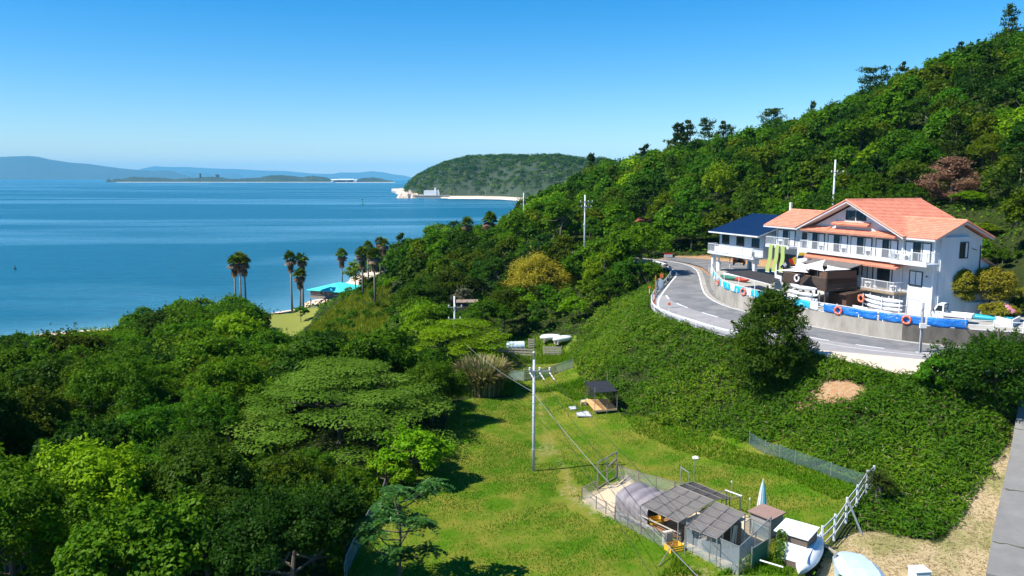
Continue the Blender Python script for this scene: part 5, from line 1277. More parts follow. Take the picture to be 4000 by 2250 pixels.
# pen fencing: pipes
def pipefence(lb, pts, h, rails, m=galv, net=None):
    f_ = meshfence(lb, pts, h, net or netmat('thin_wire_net', (.34, .34, .34), .14), 2.0, None, m, False, 'pipe_fence', ph=.12); return f_
thin = netmat('thin_wire_net', (.40, .40, .40), .15)
for lb, pts, h in (('rusty pipe and wire fence along the back of the dog pen', [c2(420, 330), c2(580, 390), c2(860, 470), c2(1000, 480)], 1.05), ('low wire fence at the left end of the dog pen', [c2(145, 490), c2(265, 430)], .8), ('sagging wire fence along the front of the sand yard', [c2(145, 490), c2(255, 570), c2(330, 610), c2(400, 660)], .85)):
    f_ = meshfence(lb, pts, h, thin, 1.9, None, steel, True, 'wire_fence')
f_ = meshfence('bent pipe fence with loose poles in front of the plank floor', [c2(400, 660), c2(600, 770), c2(700, 830), c2(800, 880), c2(910, 850)], .95, thin, 1.5, None, steel, True, 'pipe_fence')
f_ = meshfence('tall greyish mesh fence round the front corner of the dog pen', [c2(950, 885), c2(1130, 980), c2(1355, 1085), c2(1600, 840)], 1.75, netmat('silver_mesh', (.42, .48, .52), .24), 2.6, None, galv, True, ph=.05)
f_ = meshfence('short mesh fence between the kennel and the brown hut', [c2(1400, 790), c2(1445, 760), c2(1590, 830)], 1.0, netg, 2.2)
# loose poles
for k, (a, b) in enumerate((((370, 590), (900, 850)), ((420, 640), (780, 800)))):
    a, b = q2(*a) + Vector((0, -.15 - .1 * k, .75 - .3 * k)), q2(*b) + Vector((0, -.15 - .1 * k, .8 - .35 * k)); ob_ = MB().tube([(0, 0, 0), b - a], .05, 6).build('loose_pole', wood); ob_.location = a; tag(ob_, 'long pale pole tied along the front of the pen, ' + ('upper one', 'lower one')[k], 'pole')
# gate
a, b, c_ = q2(265, 420), q2(338, 385), q2(410, 330); o = thing('pen_gate', 'tall grey steel frame gate at the far corner of the sand yard', 'gate', a)
for p in (a, b, c_): MB().box(p.x - a.x - .05, p.x - a.x + .05, p.y - a.y - .05, p.y - a.y + .05, p.z - a.z - .1, p.z - a.z + 2.15).build('post', steel, o)
mb = MB()
for z in (.1, 2.1): mb.bar(Vector((0, 0, z)), c_ - a + Vector((0, 0, z)), .07)
mb.bar(b - a + Vector((0, 0, 1.4)), c_ - a + Vector((0, 0, 1.55)), .1); mb.bar(Vector((0, 0, 1.25)), b - a + Vector((0, 0, 1.2)), .04); mb.bar(b - a + Vector((0, 0, .9)), c_ - a + Vector((0, 0, .9)), .04)
mb.build('bars', steel, o)
mb = MB(); a = q2(905, 400); b = q2(970, 430); o = thing('pipe_goal', 'white pipe goal frame standing behind the dark net roof', 'frame', a); mb.tube([(0, 0, 0), (0, 0, 1.6)], .035, 6); mb.tube([b - a, b - a + Vector((0, 0, 1.4))], .035, 6); mb.tube([(0, 0, 1.55), b - a + Vector((0, 0, 1.4))], .035, 6); mb.build('frame', galv, o)
mb.v and None
for (x, y, h), lb in (((1010, 365, 1.9), 'bare post at the back corner of the dark net roof'), ((1298, 500, 1.3), 'bare post right of the dark net roof'), ((1438, 640, 1.3), 'bare post behind the brown hut')):
    a = q2(x, y); ob_ = thing('fence_post', lb, 'post', a); MB().tube([(0, 0, -.1), (0, 0, h)], .03, 6).build('post', galv, ob_); MB().lathe([(.045, 0), (.045, .1), (0, .12)], 8, (0, 0, h)).build('cap', railm, ob_)
a, b, c_ = q2(1260, 600), q2(1365, 650), q2(1200, 600); o = thing('pipe_lean_to', 'open pipe lean-to frame with white top bar right of the dark net roof', 'frame', a)
mb = MB(); mb.tube([(0, 0, 0), (0, 0, 1.6)], .05, 6); mb.tube([b - a, b - a + Vector((0, 0, 1.6))], .05, 6); mb.build('post', galv, o); MB().tube([Vector((-.1, 0, 1.62)), b - a + Vector((.1, 0, 1.62))], .045, 6).build('top_bar', railm, o)
mb = MB(); mb.tube([(0, 0, 1.6), (-1.4, -.6, 1.55)], .03, 6); mb.tube([b - a + Vector((0, 0, 1.6)), b - a + Vector((-1.4, -.6, 1.55))], .03, 6); mb.build('side_bar', steel, o)
# crates
yel = mat('yellow_plastic', (.85, .50, .03), (.78, .45, .04), 3, .5)
def crate(lb, g, rz, s=1.0):
    o = thing('plastic_crate', lb, 'crate', g, rz, 'yellow crates'); mb = MB(); w, d, h = .32 * s, .24 * s, .3 * s
    for z in (0, .1, .2): mb.box(-w, w, -d, -d + .02, z * s, z * s + .075 * s); mb.box(-w, w, d - .02, d, z * s, z * s + .075 * s); mb.box(-w, -w + .02, -d + .02, d - .02, z * s, z * s + .075 * s); mb.box(w - .02, w, -d + .02, d - .02, z * s, z * s + .075 * s)
    for x in (-w, w - .04):
        for y in (-d, d - .04): mb.box(x - .003, x + .043, y - .003, y + .043, 0, h)
    mb.build('sides', yel, o); MB().box(-w + .02, w - .02, -d + .02, d - .02, .01, .03).build('bottom', yel, o)
crate('yellow plastic crate outside the front fence by the plank floor', q2(858, 890), .4, 1.5); g = q2(715, 715); g.z += .32; crate('yellow plastic crate on the plank floor under the net roof', g, .3, 1.3)
g = q2(805, 850); o = thing('feed_sack', 'pale leaning panel and sack by the front fence near the yellow crate', 'sack', g, .4); MB().box(-.35, .35, -.12, .12, 0, .95).build('sack', mat('pale_sack', (.62, .58, .5), (.5, .46, .4), 4, .9, bump=.4), o, bevel=.08)
g = q2(1090, 870); o = thing('wooden_barrel', 'round wooden tub inside the front mesh fence', 'barrel', g); MB().lathe([(0, 0), (.35, 0), (.42, .3), (.36, .62), (.3, .62), (.3, .5), (0, .5)], 16).build('tub', wood, o); MB().torus((0, 0, .15), .39, .02, (0, 0, 1), 16, 5).build('hoop', steel, o)
# umbrella
g = q2(1535, 640); o = thing('closed_parasol', 'closed turquoise and white striped parasol behind the brown hut', 'parasol', g); MB().tube([(0, 0, 0), (0, 0, 2.75)], .03, 6).build('pole', railm, o)
mb = MB(); n = 16; pr = [(.30, .75), (.24, 1.3), (.16, 2.0), (.03, 2.62)]
for k in range(n):
    mb.k = k % 2; a0, a1 = 2 * PI * k / n, 2 * PI * (k + 1) / n
    for (r0_, z0_), (r1_, z1_) in zip(pr[:-1], pr[1:]):
        w0 = 1.15 if k % 2 else .9
        mb.add([(r0_ * w0 * math.cos(a0), r0_ * w0 * math.sin(a0), z0_), (r0_ * math.cos(a1), r0_ * math.sin(a1), z0_), (r1_ * math.cos(a1), r1_ * math.sin(a1), z1_), (r1_ * w0 * math.cos(a0), r1_ * w0 * math.sin(a0), z1_)], [(0, 1, 2, 3)])
mb.build('canopy', [mat('turquoise_cloth', (.01, .36, .48), (.02, .42, .52), 3), fw], o)
# brown hut and white hut
a, b, c_ = q2(1445, 745), q2(1590, 800), q2(1500, 690); dx_ = b - a; dx_.z = 0
o = thing('plank_hut', 'small grey plank hut with brown flat roof', 'hut', a, math.atan2(dx_.y, dx_.x)); Lh = dx_.length * 1.1
MB().box(0, Lh, 0, 1.25, 0, 1.35).build('wall', mat('grey_planks', (.24, .23, .23), (.32, .31, .30), 2, .85, streak=(1, 1, 6)), o); MB().slab([(-.15, -.15, 1.4), (Lh + .1, -.15, 1.4), (Lh + .1, 1.45, 1.5), (-.15, 1.45, 1.5)], .07).build('roof', mat('brown_roof_board', (.23, .14, .11), (.30, .2, .16), 2, .8, streak=(5, 1, 1)), o)
a, b = q2(1640, 985), q2(1840, 1055); dx_ = b - a; dx_.z = 0; Lh = dx_.length * 1.18
o = thing('white_hut', 'white box hut with white lid roof and brown boards', 'hut', a, math.atan2(dx_.y, dx_.x)); bw_ = mat('brown_boards', (.10, .075, .058), (.16, .12, .095), 2, .85, streak=(1, 1, 6))
mb = MB(); mb.box(0, Lh, 0, 1.55, 0, 2.0); mb.box(-.012, Lh + .012, -.012, 1.562, 1.52, 1.98); mb.build('wall', bw_, o); MB().box(.02, Lh - .02, -.035, -.003, .42, 1.5).build('front_panel', kwh, o)
MB().slab([(-.12, -.14, 2.05), (Lh + .1, -.14, 2.05), (Lh + .1, 1.7, 2.2), (-.12, 1.7, 2.2)], .06).build('roof', kwh, o)
a = q2(1455, 1040); b = q2(1580, 960); meshfence('dark green net screen beside the white hut', [tuple(a), tuple(b)], 1.3, netmat('green_net', (.01, .16, .10), .8), 3)
a, b = q2(1520, 1030), q2(1700, 1085); ob_ = MB().tube([(0, 0, 0), b - a], .05, 6).build('loose_pole', railm); ob_.location = a + Vector((0, 0, .5)); tag(ob_, 'white pole lying across weeds below the white hut', 'pole')
a, b = q2(850, 905), q2(740, 1020); ob_ = MB().tube([(0, 0, 0), b - a + Vector((0, 0, -.55))], .035, 6).build('fence_stay', steel); ob_.location = a + Vector((0, 0, .6)); tag(ob_, 'dark slanting stay in the grass in front of the yellow crate', 'stay')
g = ground_at(1750, 1154); o = thing('white_bag', 'small white bag lying on the lawn behind the pen', 'bag', g); MB().lathe([(0, .0), (.28, .02), (.3, .1), (.16, .2), (0, .22)], 10).build('bag', fw, o)
# ------------------------------------------------------------------ beach hut
hb = P(*[515.2 + .225 * 1205, 547.4 + .225 * 985], 2.0); hd = thing('beach_hut', 'beach hut on posts with bright turquoise hipped roof', 'hut', (hb[0], hb[1], 1.9), 0)
Y0 = hb[1]
def hp(cx, cy, Y): p = PD(515.2 + .225 * cx, 547.4 + .225 * cy, Y); return Vector((p[0] - hb[0], p[1] - hb[1], p[2] - 1.9))
e0, e1, e2, e3 = hp(1132, 778, Y0 + 1.5), hp(1520, 838, Y0 - 2.5), hp(1655, 722, Y0 + 7), hp(1480, 700, Y0 + 13)
zE = min(e0.z, e1.z) ; e0.z = e1.z = e2.z = e3.z = zE + .1
e2 = Vector((e1.x + 4.6, e1.y + 9.5, zE + .1)); e3 = Vector((e0.x + 4.6, e0.y + 9.5, zE + .1))
rdg0 = (e0 * .5 + e1 * .5).lerp(e2 * .5 + e3 * .5, .42) + Vector((0, 0, 1.35)); rdg1 = (e0 * .5 + e1 * .5).lerp(e2 * .5 + e3 * .5, .62) + Vector((0, 0, 1.35))
turq = mat('turquoise_roof', (.06, .58, .56), (.09, .64, .61), 1, .5, spec=.2)
mb = MB(); dn = Vector((0, 0, -.14)); pts = [e0, e1, e2, e3, rdg0, rdg1]
mb.add(pts + [p + dn for p in pts[:4]], [(0, 1, 4), (1, 2, 5, 4), (2, 3, 5), (3, 0, 4, 5), (0, 6, 7, 1), (1, 7, 8, 2), (2, 8, 9, 3), (3, 9, 6, 0), (6, 9, 8, 7)])
mb.build('roof', turq, hd)
ce = (e0 + e1 + e2 + e3) / 4; wl_ = [p.lerp(ce, .13) for p in (e0, e1, e2, e3)]; zf = zE * .53
hwl = mat('brown_grey_wall', (.20, .16, .14), (.27, .23, .21), 1.5, .85)
mb = MB(); mb.hexa([Vector((p.x, p.y, zf)) for p in wl_], [Vector((p.x, p.y, zE)) for p in wl_]); mb.build('wall', hwl, hd)
for t in (.03, .2, .37, .55):
    a, b = wl_[0].lerp(wl_[1], t), wl_[0].lerp(wl_[1], t + .13); n_ = Vector(((b - a).y, -(b - a).x, 0)).normalized() * .03
    w = MB(); w.hexa([Vector((a.x, a.y, zf + .8)), Vector((b.x, b.y, zf + .8)), Vector((b.x, b.y, zf + .8)) + n_, Vector((a.x, a.y, zf + .8)) + n_], [Vector((a.x, a.y, zE - .3)), Vector((b.x, b.y, zE - .3)), Vector((b.x, b.y, zE - .3)) + n_, Vector((a.x, a.y, zE - .3)) + n_]); w.build('window', glass, hd)
mb = MB(); 
for p in wl_ + [wl_[0].lerp(wl_[1], .5)]: mb.tube([(p.x, p.y, -1), (p.x, p.y, zf)], .12, 8)
mb.build('stilts', steel, hd)
mb = MB(); a, b = Vector((wl_[0].x + 1.2, wl_[0].y - 1.5, 0)), Vector((wl_[0].x + 4.2, wl_[0].y - 1.2, zf))
for k in range(9): q = a.lerp(b, k / 9); mb.box(q.x - .2, q.x + .2, q.y - .5, q.y + .5, q.z - .04, q.z)
for s in (-.5, .5): mb.bar(a + Vector((0, s, .0)), b + Vector((0, s, 0)), .06, .2); mb.bar(a + Vector((0, s, .9)), b + Vector((0, s, .9)), .05)
mb.build('staircase', steel, hd); mb = MB(); 
for p, q in ((0, 1),): mb.bar(Vector((wl_[0].x, wl_[0].y - .8, zf + .9)), Vector((wl_[1].x, wl_[1].y - .8, zf + .9)), .05); mb.hexa([Vector((wl_[0].x, wl_[0].y - .9, zf - .12)), Vector((wl_[1].x, wl_[1].y - .9, zf - .12)), Vector((wl_[1].x, wl_[1].y, zf - .12)), Vector((wl_[0].x, wl_[0].y, zf - .12))], [Vector((wl_[0].x, wl_[0].y - .9, zf)), Vector((wl_[1].x, wl_[1].y - .9, zf)), Vector((wl_[1].x, wl_[1].y, zf)), Vector((wl_[0].x, wl_[0].y, zf))])
mb.build('veranda', steel, hd)
q = P(783, 783, 2.0); railing([(0, 0), (1.6, .1), (2.8, 1.0)], 1.1, .5).build('handrail', railm).location = (q[0], q[1], 1.95)
tag(bpy.data.objects['handrail'], 'short white handrail at the foot of the beach hut stairs', 'handrail')
# red roof in the woods
g = PD(1612, 553, 165); o = thing('house', 'red roofed house almost hidden in the trees beyond the bend', 'house', (g[0], g[1], gh(g[0], g[1])), .3); h_ = g[2] - gh(g[0], g[1])
o.scale = (.75, .75, .93); MB().box(-4, 4, -2.5, 2.5, 0, h_ - .8).build('wall', stucco, o); MB().slab([(-4.6, -3.2, h_ - .6), (4.6, -3.2, h_ - .6), (4.6, 0, h_ + .3), (-4.6, 0, h_ + .3)], .15).build('roof', mat('red_roof', (.24, .06, .045), (.32, .1, .075), 1), o); MB().slab([(-4.6, 3.2, h_ - 1), (4.6, 3.2, h_ - 1), (4.6, 0, h_ + .5), (-4.6, 0, h_ + .5)], .15).build('roof', bpy.data.materials['red_roof'], o)
# ------------------------------------------------------------------ foliage makers
def unit(a): return a / (np.linalg.norm(a, axis=1, keepdims=True) + 1e-9)
def leafquads(C, N, S, asp=.55, r=rng, axis=None):
    """rhombic leaves centred at C facing N; axis gives the leaf direction when set"""
    n = len(C); t = r.normal(size=(n, 3)) if axis is None else axis
    t = unit(t - N * (t * N).sum(1, keepdims=True)); b = np.cross(N, t)
    S = np.asarray(S).reshape(-1, 1)
    v = np.stack([C - t * S * .5, C + b * S * asp * .5, C + t * S * .5, C - b * S * asp * .5], 1).reshape(-1, 3)
    return v, np.arange(4 * n).reshape(n, 4)
def sph(n, r, zmin=-1.0):
    z = r.uniform(zmin, 1, n); a = r.uniform(0, 2 * PI, n); q = np.sqrt(1 - z * z)
    return np.stack([q * np.cos(a), q * np.sin(a), z], 1)
def puffs_to_leaves(P_, Rr, n, S, r, up=.45, zmin=-.35, cen=None, jitter=.55, flat=1.0):
    w = Rr.prod(1) ** (2 / 3) if Rr.ndim == 2 else Rr ** 2
    k = r.choice(len(P_), n, p=w / w.sum()); d = sph(n, r, zmin); rad = r.uniform(.45, 1.18, n) ** .75
    RR = Rr[k] if Rr.ndim == 2 else np.repeat(Rr[k][:, None], 3, 1)
    C = P_[k] + d * RR * rad[:, None]
    N = unit(d / RR * RR.mean(1, keepdims=True) + np.array([0, 0, up]) + r.normal(size=(n, 3)) * jitter)
    rnd = np.clip(.42 * r.random(n) + .38 * r.random(len(P_))[k] + .2 * r.random(n), 0, 1)
    return C, N, S * r.uniform(.65, 1.35, n), rnd
def broad(seed, rx, h, n, S, K=26, trunk=.22, top=.5, ry=None, flat=.34, prs=None, asp=.55):
    """crown of main lobes, each carrying smaller leaf clumps on its outside"""
    r = np.random.default_rng(seed); ry = ry or rx; zc = h * (1 - top); hz = h * top
    m = max(7, K // 3); d = sph(m, r, -.35); d[0] = (0, 0, 1); q = r.uniform(.5, .68, m)[:, None]
    L_ = d * q * np.array([rx, ry, hz]) + np.array([0, 0, zc]); lr = r.uniform(.34, .5, m) * min(rx, hz * 1.35)
    k = max(7, int(K * 4.2 / m)); idx = np.repeat(np.arange(m), k); e = sph(m * k, r, -.55); e = unit(e + .55 * d[idx])
    P_ = L_[idx] + e * (lr[idx] * r.uniform(.7, 1.0, m * k))[:, None] * np.array([1, 1, .85]); pr = lr[idx] * r.uniform(.26, .44, m * k)
    Rr = np.stack([pr * 1.2, pr * 1.2, pr * (.5 + flat)], 1)
    P_[:, 2] = np.minimum(P_[:, 2], h - Rr[:, 2] * .8)
    C, N, S_, rnd = puffs_to_leaves(P_, Rr, n, S, r, jitter=.5)
    # twigs that stick out of the crown
    T = max(16, K); d2 = sph(T, r, -.1); b0 = P_[r.integers(0, len(P_), T)]; ln = r.uniform(.12, .34, T) * rx; q = max(4, n // (9 * T)); i2 = np.repeat(np.arange(T), q); u = r.random(T * q)
    up_ = unit(d2 + np.array([0, 0, .7])); C2 = b0[i2] + up_[i2] * (pr.mean() + ln[i2] * u)[:, None] + r.normal(0, .05 * rx, (T * q, 3)) * (1.2 - u)[:, None]
    C = np.concatenate([C, C2]); N = np.concatenate([N, unit(up_[i2] * .4 + r.normal(0, .6, (T * q, 3)) + [0, 0, .5])]); S_ = np.concatenate([S_, S * r.uniform(.6, 1.2, T * q)]); rnd = np.concatenate([rnd, np.clip(.35 + .6 * r.random(T)[i2] * r.random(T * q) ** .5, 0, 1)])
    v, f = leafquads(C, N, S_, asp, r); return v, f, rnd
def ovoid(seed, rx, h, n, S, K=90, lo=.06, asp=.35, peak=.42, rag=.3, prs=(.16, .32)):
    """dense crown from near the ground up, with ragged upward sprays"""
    r = np.random.default_rng(seed); t = lo + (1 - lo) * r.random(K) ** .8; a = r.uniform(0, 2 * PI, K)
    w = rx * np.clip(np.where(t < peak, .62 + .38 * t / peak, np.cos((t - peak) / (1 - peak) * PI / 2 * .97) ** .75), .05, 1) * r.uniform(1 - rag * 1.3, 1 + rag * .5, K)
    P_ = np.stack([np.cos(a) * w * .8, np.sin(a) * w * .8, h * t * .92], 1); pr = rx * r.uniform(*prs, K)
    Rr = np.stack([pr * 1.1, pr * 1.1, pr * .85], 1)
    C, N, S_, rnd = puffs_to_leaves(P_, Rr, n, S, r, up=.5, zmin=-.5, jitter=.5)
    if rag > .1:
        T = 150; k = r.integers(0, K, T); q = n // (6 * T); i2 = np.repeat(np.arange(T), q); u = r.random(T * q); ax = unit(np.stack([np.cos(a[k]), np.sin(a[k]), r.uniform(.5, 1.6, T)], 1) + r.normal(0, .3, (T, 3)))
        C2 = P_[k][i2] + ax[i2] * (pr[k][i2] * (.8 + .9 * u))[:, None] + r.normal(0, .035 * rx, (T * q, 3)) * (1.3 - u)[:, None]
        C = np.concatenate([C, C2]); N = np.concatenate([N, unit(r.normal(0, .7, (T * q, 3)) + [0, 0, .6])]); S_ = np.concatenate([S_, S * r.uniform(.6, 1.2, T * q)]); rnd = np.concatenate([rnd, np.clip(.3 + .7 * r.random(T)[i2] * u, 0, 1)])
    v, f = leafquads(C, N, S_, asp, r); return v, f, rnd
def layered(seed, rx, ry, h, n, S, K=60):
    r = np.random.default_rng(seed); a = r.uniform(0, 2 * PI, K); q = np.sqrt(r.random(K))
    x, y = q * np.cos(a) * rx, q * np.sin(a) * ry; z = h * (1 - .52 * q ** 2.0) - r.uniform(0, .27, K) * h
    P_ = np.stack([x, y, z], 1); pr = r.uniform(.11, .22, K) * min(rx, ry); pr = pr * 1.2; Rr = np.stack([pr * 1.35, pr * 1.2, pr * .24], 1)
    C, N, S_, rnd = puffs_to_leaves(P_, Rr, n, S, r, up=1.1, zmin=-.1, jitter=.4)
    v, f = leafquads(C, N, S_, .6, r); return v, f, rnd
def pine(seed, rx, h, n, S, levels=11, bare=.18, flat=False, brush=True):
    """irregular tiers of upswept needle boughs"""
    r = np.random.default_rng(seed); Cs, Ns, Ax = [], [], []; nb = 5
    m = max(4, n // (levels * nb)); lean = r.normal(0, .05, 2) * h
    for i in range(levels):
        t = bare + (1 - bare) * (i + r.uniform(-.3, .3)) / (levels - 1); t = min(max(t, bare), 1); u = (t - bare) / (1 - bare)
        rad = rx * (min(1, .55 + u * 1.6) * max(0, 1 - u) ** .62) * r.uniform(.65, 1.15) + rx * .14
        if flat: rad = rx * (.3 + .75 * math.sin(min(1, u + .12) * PI * .72)) * r.uniform(.7, 1.1)
        for b in range(nb):
            a = r.uniform(0, 2 * PI); L_ = rad * r.uniform(.35, 1.2); s = np.sqrt(r.uniform(.12, 1, m)); k = r.integers(0, 5, m); lob = (k - 2) * .2 * L_ * s
            x = np.cos(a) * s * L_ - np.sin(a) * (lob + r.normal(0, .07, m) * rx); y = np.sin(a) * s * L_ + np.cos(a) * (lob + r.normal(0, .07, m) * rx)
            z = h * t * .95 + s * L_ * .22 + np.abs(r.normal(0, .035, m)) * h + lean[0] * 0
            Cs.append(np.stack([x + lean[0] * t, y + lean[1] * t, np.minimum(z, h * 1.02)], 1)); d = np.stack([np.cos(a) + r.normal(0, .6, m), np.sin(a) + r.normal(0, .6, m), r.uniform(.5, 1.8, m)], 1); Ax.append(unit(d))
            Ns.append(unit(np.stack([r.normal(0, .7, m), r.normal(0, .7, m), r.uniform(.2, 1.2, m)], 1)))
    C, N, A_ = np.concatenate(Cs), np.concatenate(Ns), np.concatenate(Ax); k = len(C)
    v, f = leafquads(C, N, S * r.uniform(.7, 1.4, k), .36, r, A_)
    return v, f, np.clip(r.normal(.45, .25, k), 0, 1)
def trunk_mesh(seed, h, rx, r0, limbs=6, top=.55, fork=.35):
    r = np.random.default_rng(seed); mb = MB()
    lean = r.normal(0, .05 * h, 2); p = [(0, 0, -.6), (lean[0] * .3, lean[1] * .3, h * fork), (lean[0], lean[1], h * .8)]
    mb.tube(p, [r0, r0 * .75, r0 * .3], 7)
    for i in range(limbs):
        a = 2 * PI * i / limbs + r.uniform(-.3, .3); t = r.uniform(.3, .9); q = Vector(p[1]).lerp(Vector(p[2]), t - .3)
        e = Vector((math.cos(a) * rx * r.uniform(.55, .8), math.sin(a) * rx * r.uniform(.55, .8), h * r.uniform(top, .82)))
        mb.tube([q, q.lerp(e, .5) + Vector((0, 0, -.04 * h)), e], [r0 * .45, r0 * .3, r0 * .12], 5)
    return mb
bark = mat('bark', (.085, .065, .045), (.14, .115, .09), 3, .9, bump=.5, streak=(1, 1, .3))
barkp = mat('grey_bark', (.20, .175, .15), (.30, .27, .24), 3, .9, streak=(1, 1, .3))
LM = {
    'mid': leafmat('leaf_green', (.020, .070, .006), (.045, .125, .008), (.115, .205, .014)),
    'dark': leafmat('leaf_dark_green', (.010, .038, .007), (.022, .068, .010), (.050, .108, .014)),
    'bright': leafmat('leaf_bright_green', (.070, .165, .006), (.125, .235, .010), (.20, .31, .022), var=.2),
    'olive': leafmat('leaf_olive', (.026, .056, .005), (.056, .096, .008), (.12, .15, .014)),
    'pale': leafmat('leaf_pale_green', (.080, .165, .012), (.14, .235, .018), (.23, .32, .045), var=.12, raw=True),
    'pine': leafmat('needle_green', (.010, .034, .009), (.028, .062, .014), (.070, .105, .024), gloss=.02),
    'brown': leafmat('needle_brown', (.20, .11, .06), (.34, .195, .115), (.46, .28, .18), raw=True),
    'gold': leafmat('leaf_golden', (.24, .23, .015), (.42, .36, .025), (.62, .52, .08), var=.02, raw=True),
    'grey': leafmat('leaf_grey', (.10, .115, .06), (.18, .19, .11), (.25, .25, .16), raw=True),
    'topi': leafmat('leaf_topiary', (.14, .155, .012), (.26, .265, .018), (.38, .36, .04), var=.05, raw=True),
    'fresh': leafmat('leaf_fresh_green', (.024, .080, .006), (.058, .140, .009), (.125, .215, .016), var=.2),
    'sasa': leafmat('leaf_dwarf_bamboo', (.022, .078, .005), (.050, .125, .008), (.13, .20, .025), var=.05, trans=.25),
}
# shapes: near ones have small leaves, far ones larger
LOD = {'near': (21000, .19), 'middle': (8000, .29), 'far': (2800, .46)}
SH = {}
def shape(kind, lod, i):
    key = (kind, lod, i)
    if key not in SH:
        n, S = LOD[lod]; sd = hash((len(kind), lod == 'near', i)) % 1000 + i * 17 + {'near': 1, 'middle': 2, 'far': 3}[lod] * 101 + sum(map(ord, kind))
        S *= (.8, 1.0, 1.3)[i % 3]; n = int(n * (1.3, 1, .75)[i % 3])
        if kind == 'round': a = broad(sd, 3.2, 6.0, n, S, 38, top=.46, prs=(.2, .36))
        elif kind == 'tall': a = broad(sd, 2.7, 7.6, n, S, 44, top=.56, prs=(.2, .36))
        elif kind == 'spread': a = broad(sd, 4.2, 5.6, int(n * 1.15), S, 50, top=.36, flat=.2, prs=(.18, .34))
        elif kind == 'bush': a = broad(sd, 2.4, 3.2, int(n * .6), S * .9, 18, top=.62)
        elif kind == 'pine': a = pine(sd, 2.9, 8.0, int(n * .55), S * 1.1, 10)
        elif kind == 'flatpine': a = pine(sd, 3.2, 7.0, int(n * .8), S * 1.1, 8, .35, True)
        SH[key] = a
    return SH[key]
RH = {'round': (3.2, 6.0), 'tall': (2.7, 7.6), 'spread': (4.2, 5.6), 'bush': (2.4, 3.2), 'pine': (2.3, 8.0), 'flatpine': (3.2, 7.0)}
ME = {}
NAMES = {'round': 'broadleaf_tree', 'tall': 'broadleaf_tree', 'spread': 'broadleaf_tree', 'bush': 'shrub', 'pine': 'pine_tree', 'flatpine': 'pine_tree'}
CATS = {'round': 'tree', 'tall': 'tree', 'spread': 'tree', 'bush': 'shrub', 'pine': 'pine', 'flatpine': 'pine'}
LOOK = {'fresh': 'fresh green', 'mid': 'mid green', 'dark': 'dark green', 'bright': 'yellowish green', 'olive': 'olive green', 'pale': 'pale green', 'pine': 'dark', 'brown': 'brown', 'gold': 'golden', 'grey': 'greyish'}
FORM = {'round': 'rounded tree', 'tall': 'tall domed tree', 'spread': 'spreading tree', 'bush': 'low shrub', 'pine': 'pointed pine', 'flatpine': 'flat-topped pine'}
def tmeshes(kind, lod, i, leaf):
    key = (kind, lod, i, leaf)
    if key not in ME:
        v, f, rnd = shape(kind, lod, i); rx, h = RH[kind]
        tb_ = trunk_mesh(i + 5, h, rx, .055 * h / 2, 6 if lod != 'far' else 3) if kind not in ('pine', 'flatpine') else MB().tube([(0, 0, -.6), (0, 0, h * .97)], [.16, .03], 6)
        if kind == 'bush': tb_ = MB(); [tb_.tube([(0, 0, -.3), (math.cos(k) * 1.3, math.sin(k) * 1.3, 1.9)], [.07, .03], 5) for k in range(6)]
        if lod == 'far':
            tv = np.array(tb_.v); tf = [q for q in tb_.f if len(q) == 4]; 
            V = np.concatenate([v, tv]); F = np.concatenate([f, np.array(tf) + len(v)])
            o = mesh('tree', V, F, [LM[leaf], bark], None, np.r_[np.zeros(len(f)), np.ones(len(tf))], rnd=np.r_[rnd, np.zeros(len(tf))])
            me = o.data; bpy.data.objects.remove(o); ME[key] = (me, None)
        else:
            o = mesh('crown', v, f, LM[leaf], rnd=rnd); me = o.data; bpy.data.objects.remove(o)
            o = tb_.build('trunk', bark if leaf != 'pine' else barkp); m2 = o.data; bpy.data.objects.remove(o); ME[key] = (me, m2)
    return ME[key]
PLACED = []
def plant(kind, leaf, x, y, s=1., lod=None, i=0, label=None, group=None, sz=None, name=None, cat=None, rz=None, z=None):
    d = math.hypot(x, y, 20); lod = lod or ('near' if d < 82 else 'middle' if d < 140 else 'far')
    me, m2 = tmeshes(kind, lod, i, leaf); z = gh(x, y) - .1 if z is None else z
    name = name or NAMES[kind]; rz = random.uniform(0, 2 * PI) if rz is None else rz; sc = (s, s, sz or s)
    if m2 is None:
        o = bpy.data.objects.new(name, me); COL.objects.link(o); o.location = (x, y, z); o.rotation_euler = (0, 0, rz)
    else:
        o = thing(name, None, None, (x, y, z), rz)
        for nm, m_ in (('crown', me), ('trunk', m2)):
            c = bpy.data.objects.new(nm, m_); COL.objects.link(c); c.parent = o
    o.scale = sc; tag(o, label, cat or CATS[kind], group); PLACED.append((o, kind, leaf, x, y, s, sc[2]))
    return o
def single(name, lb, cat, x, y, arrays, leaf, tb_=None, tm=bark, z=None, rz=0, group=None, crown='crown', tname='trunk'):
    z = gh(x, y) - .05 if z is None else z; o = thing(name, lb, cat, (x, y, z), rz, group); v, f, rnd = arrays
    mesh(crown, v, f, LM[leaf] if isinstance(leaf, str) else leaf, o, rnd=rnd)
    if tb_ is not None: tb_.build(tname, tm, o)
    return o
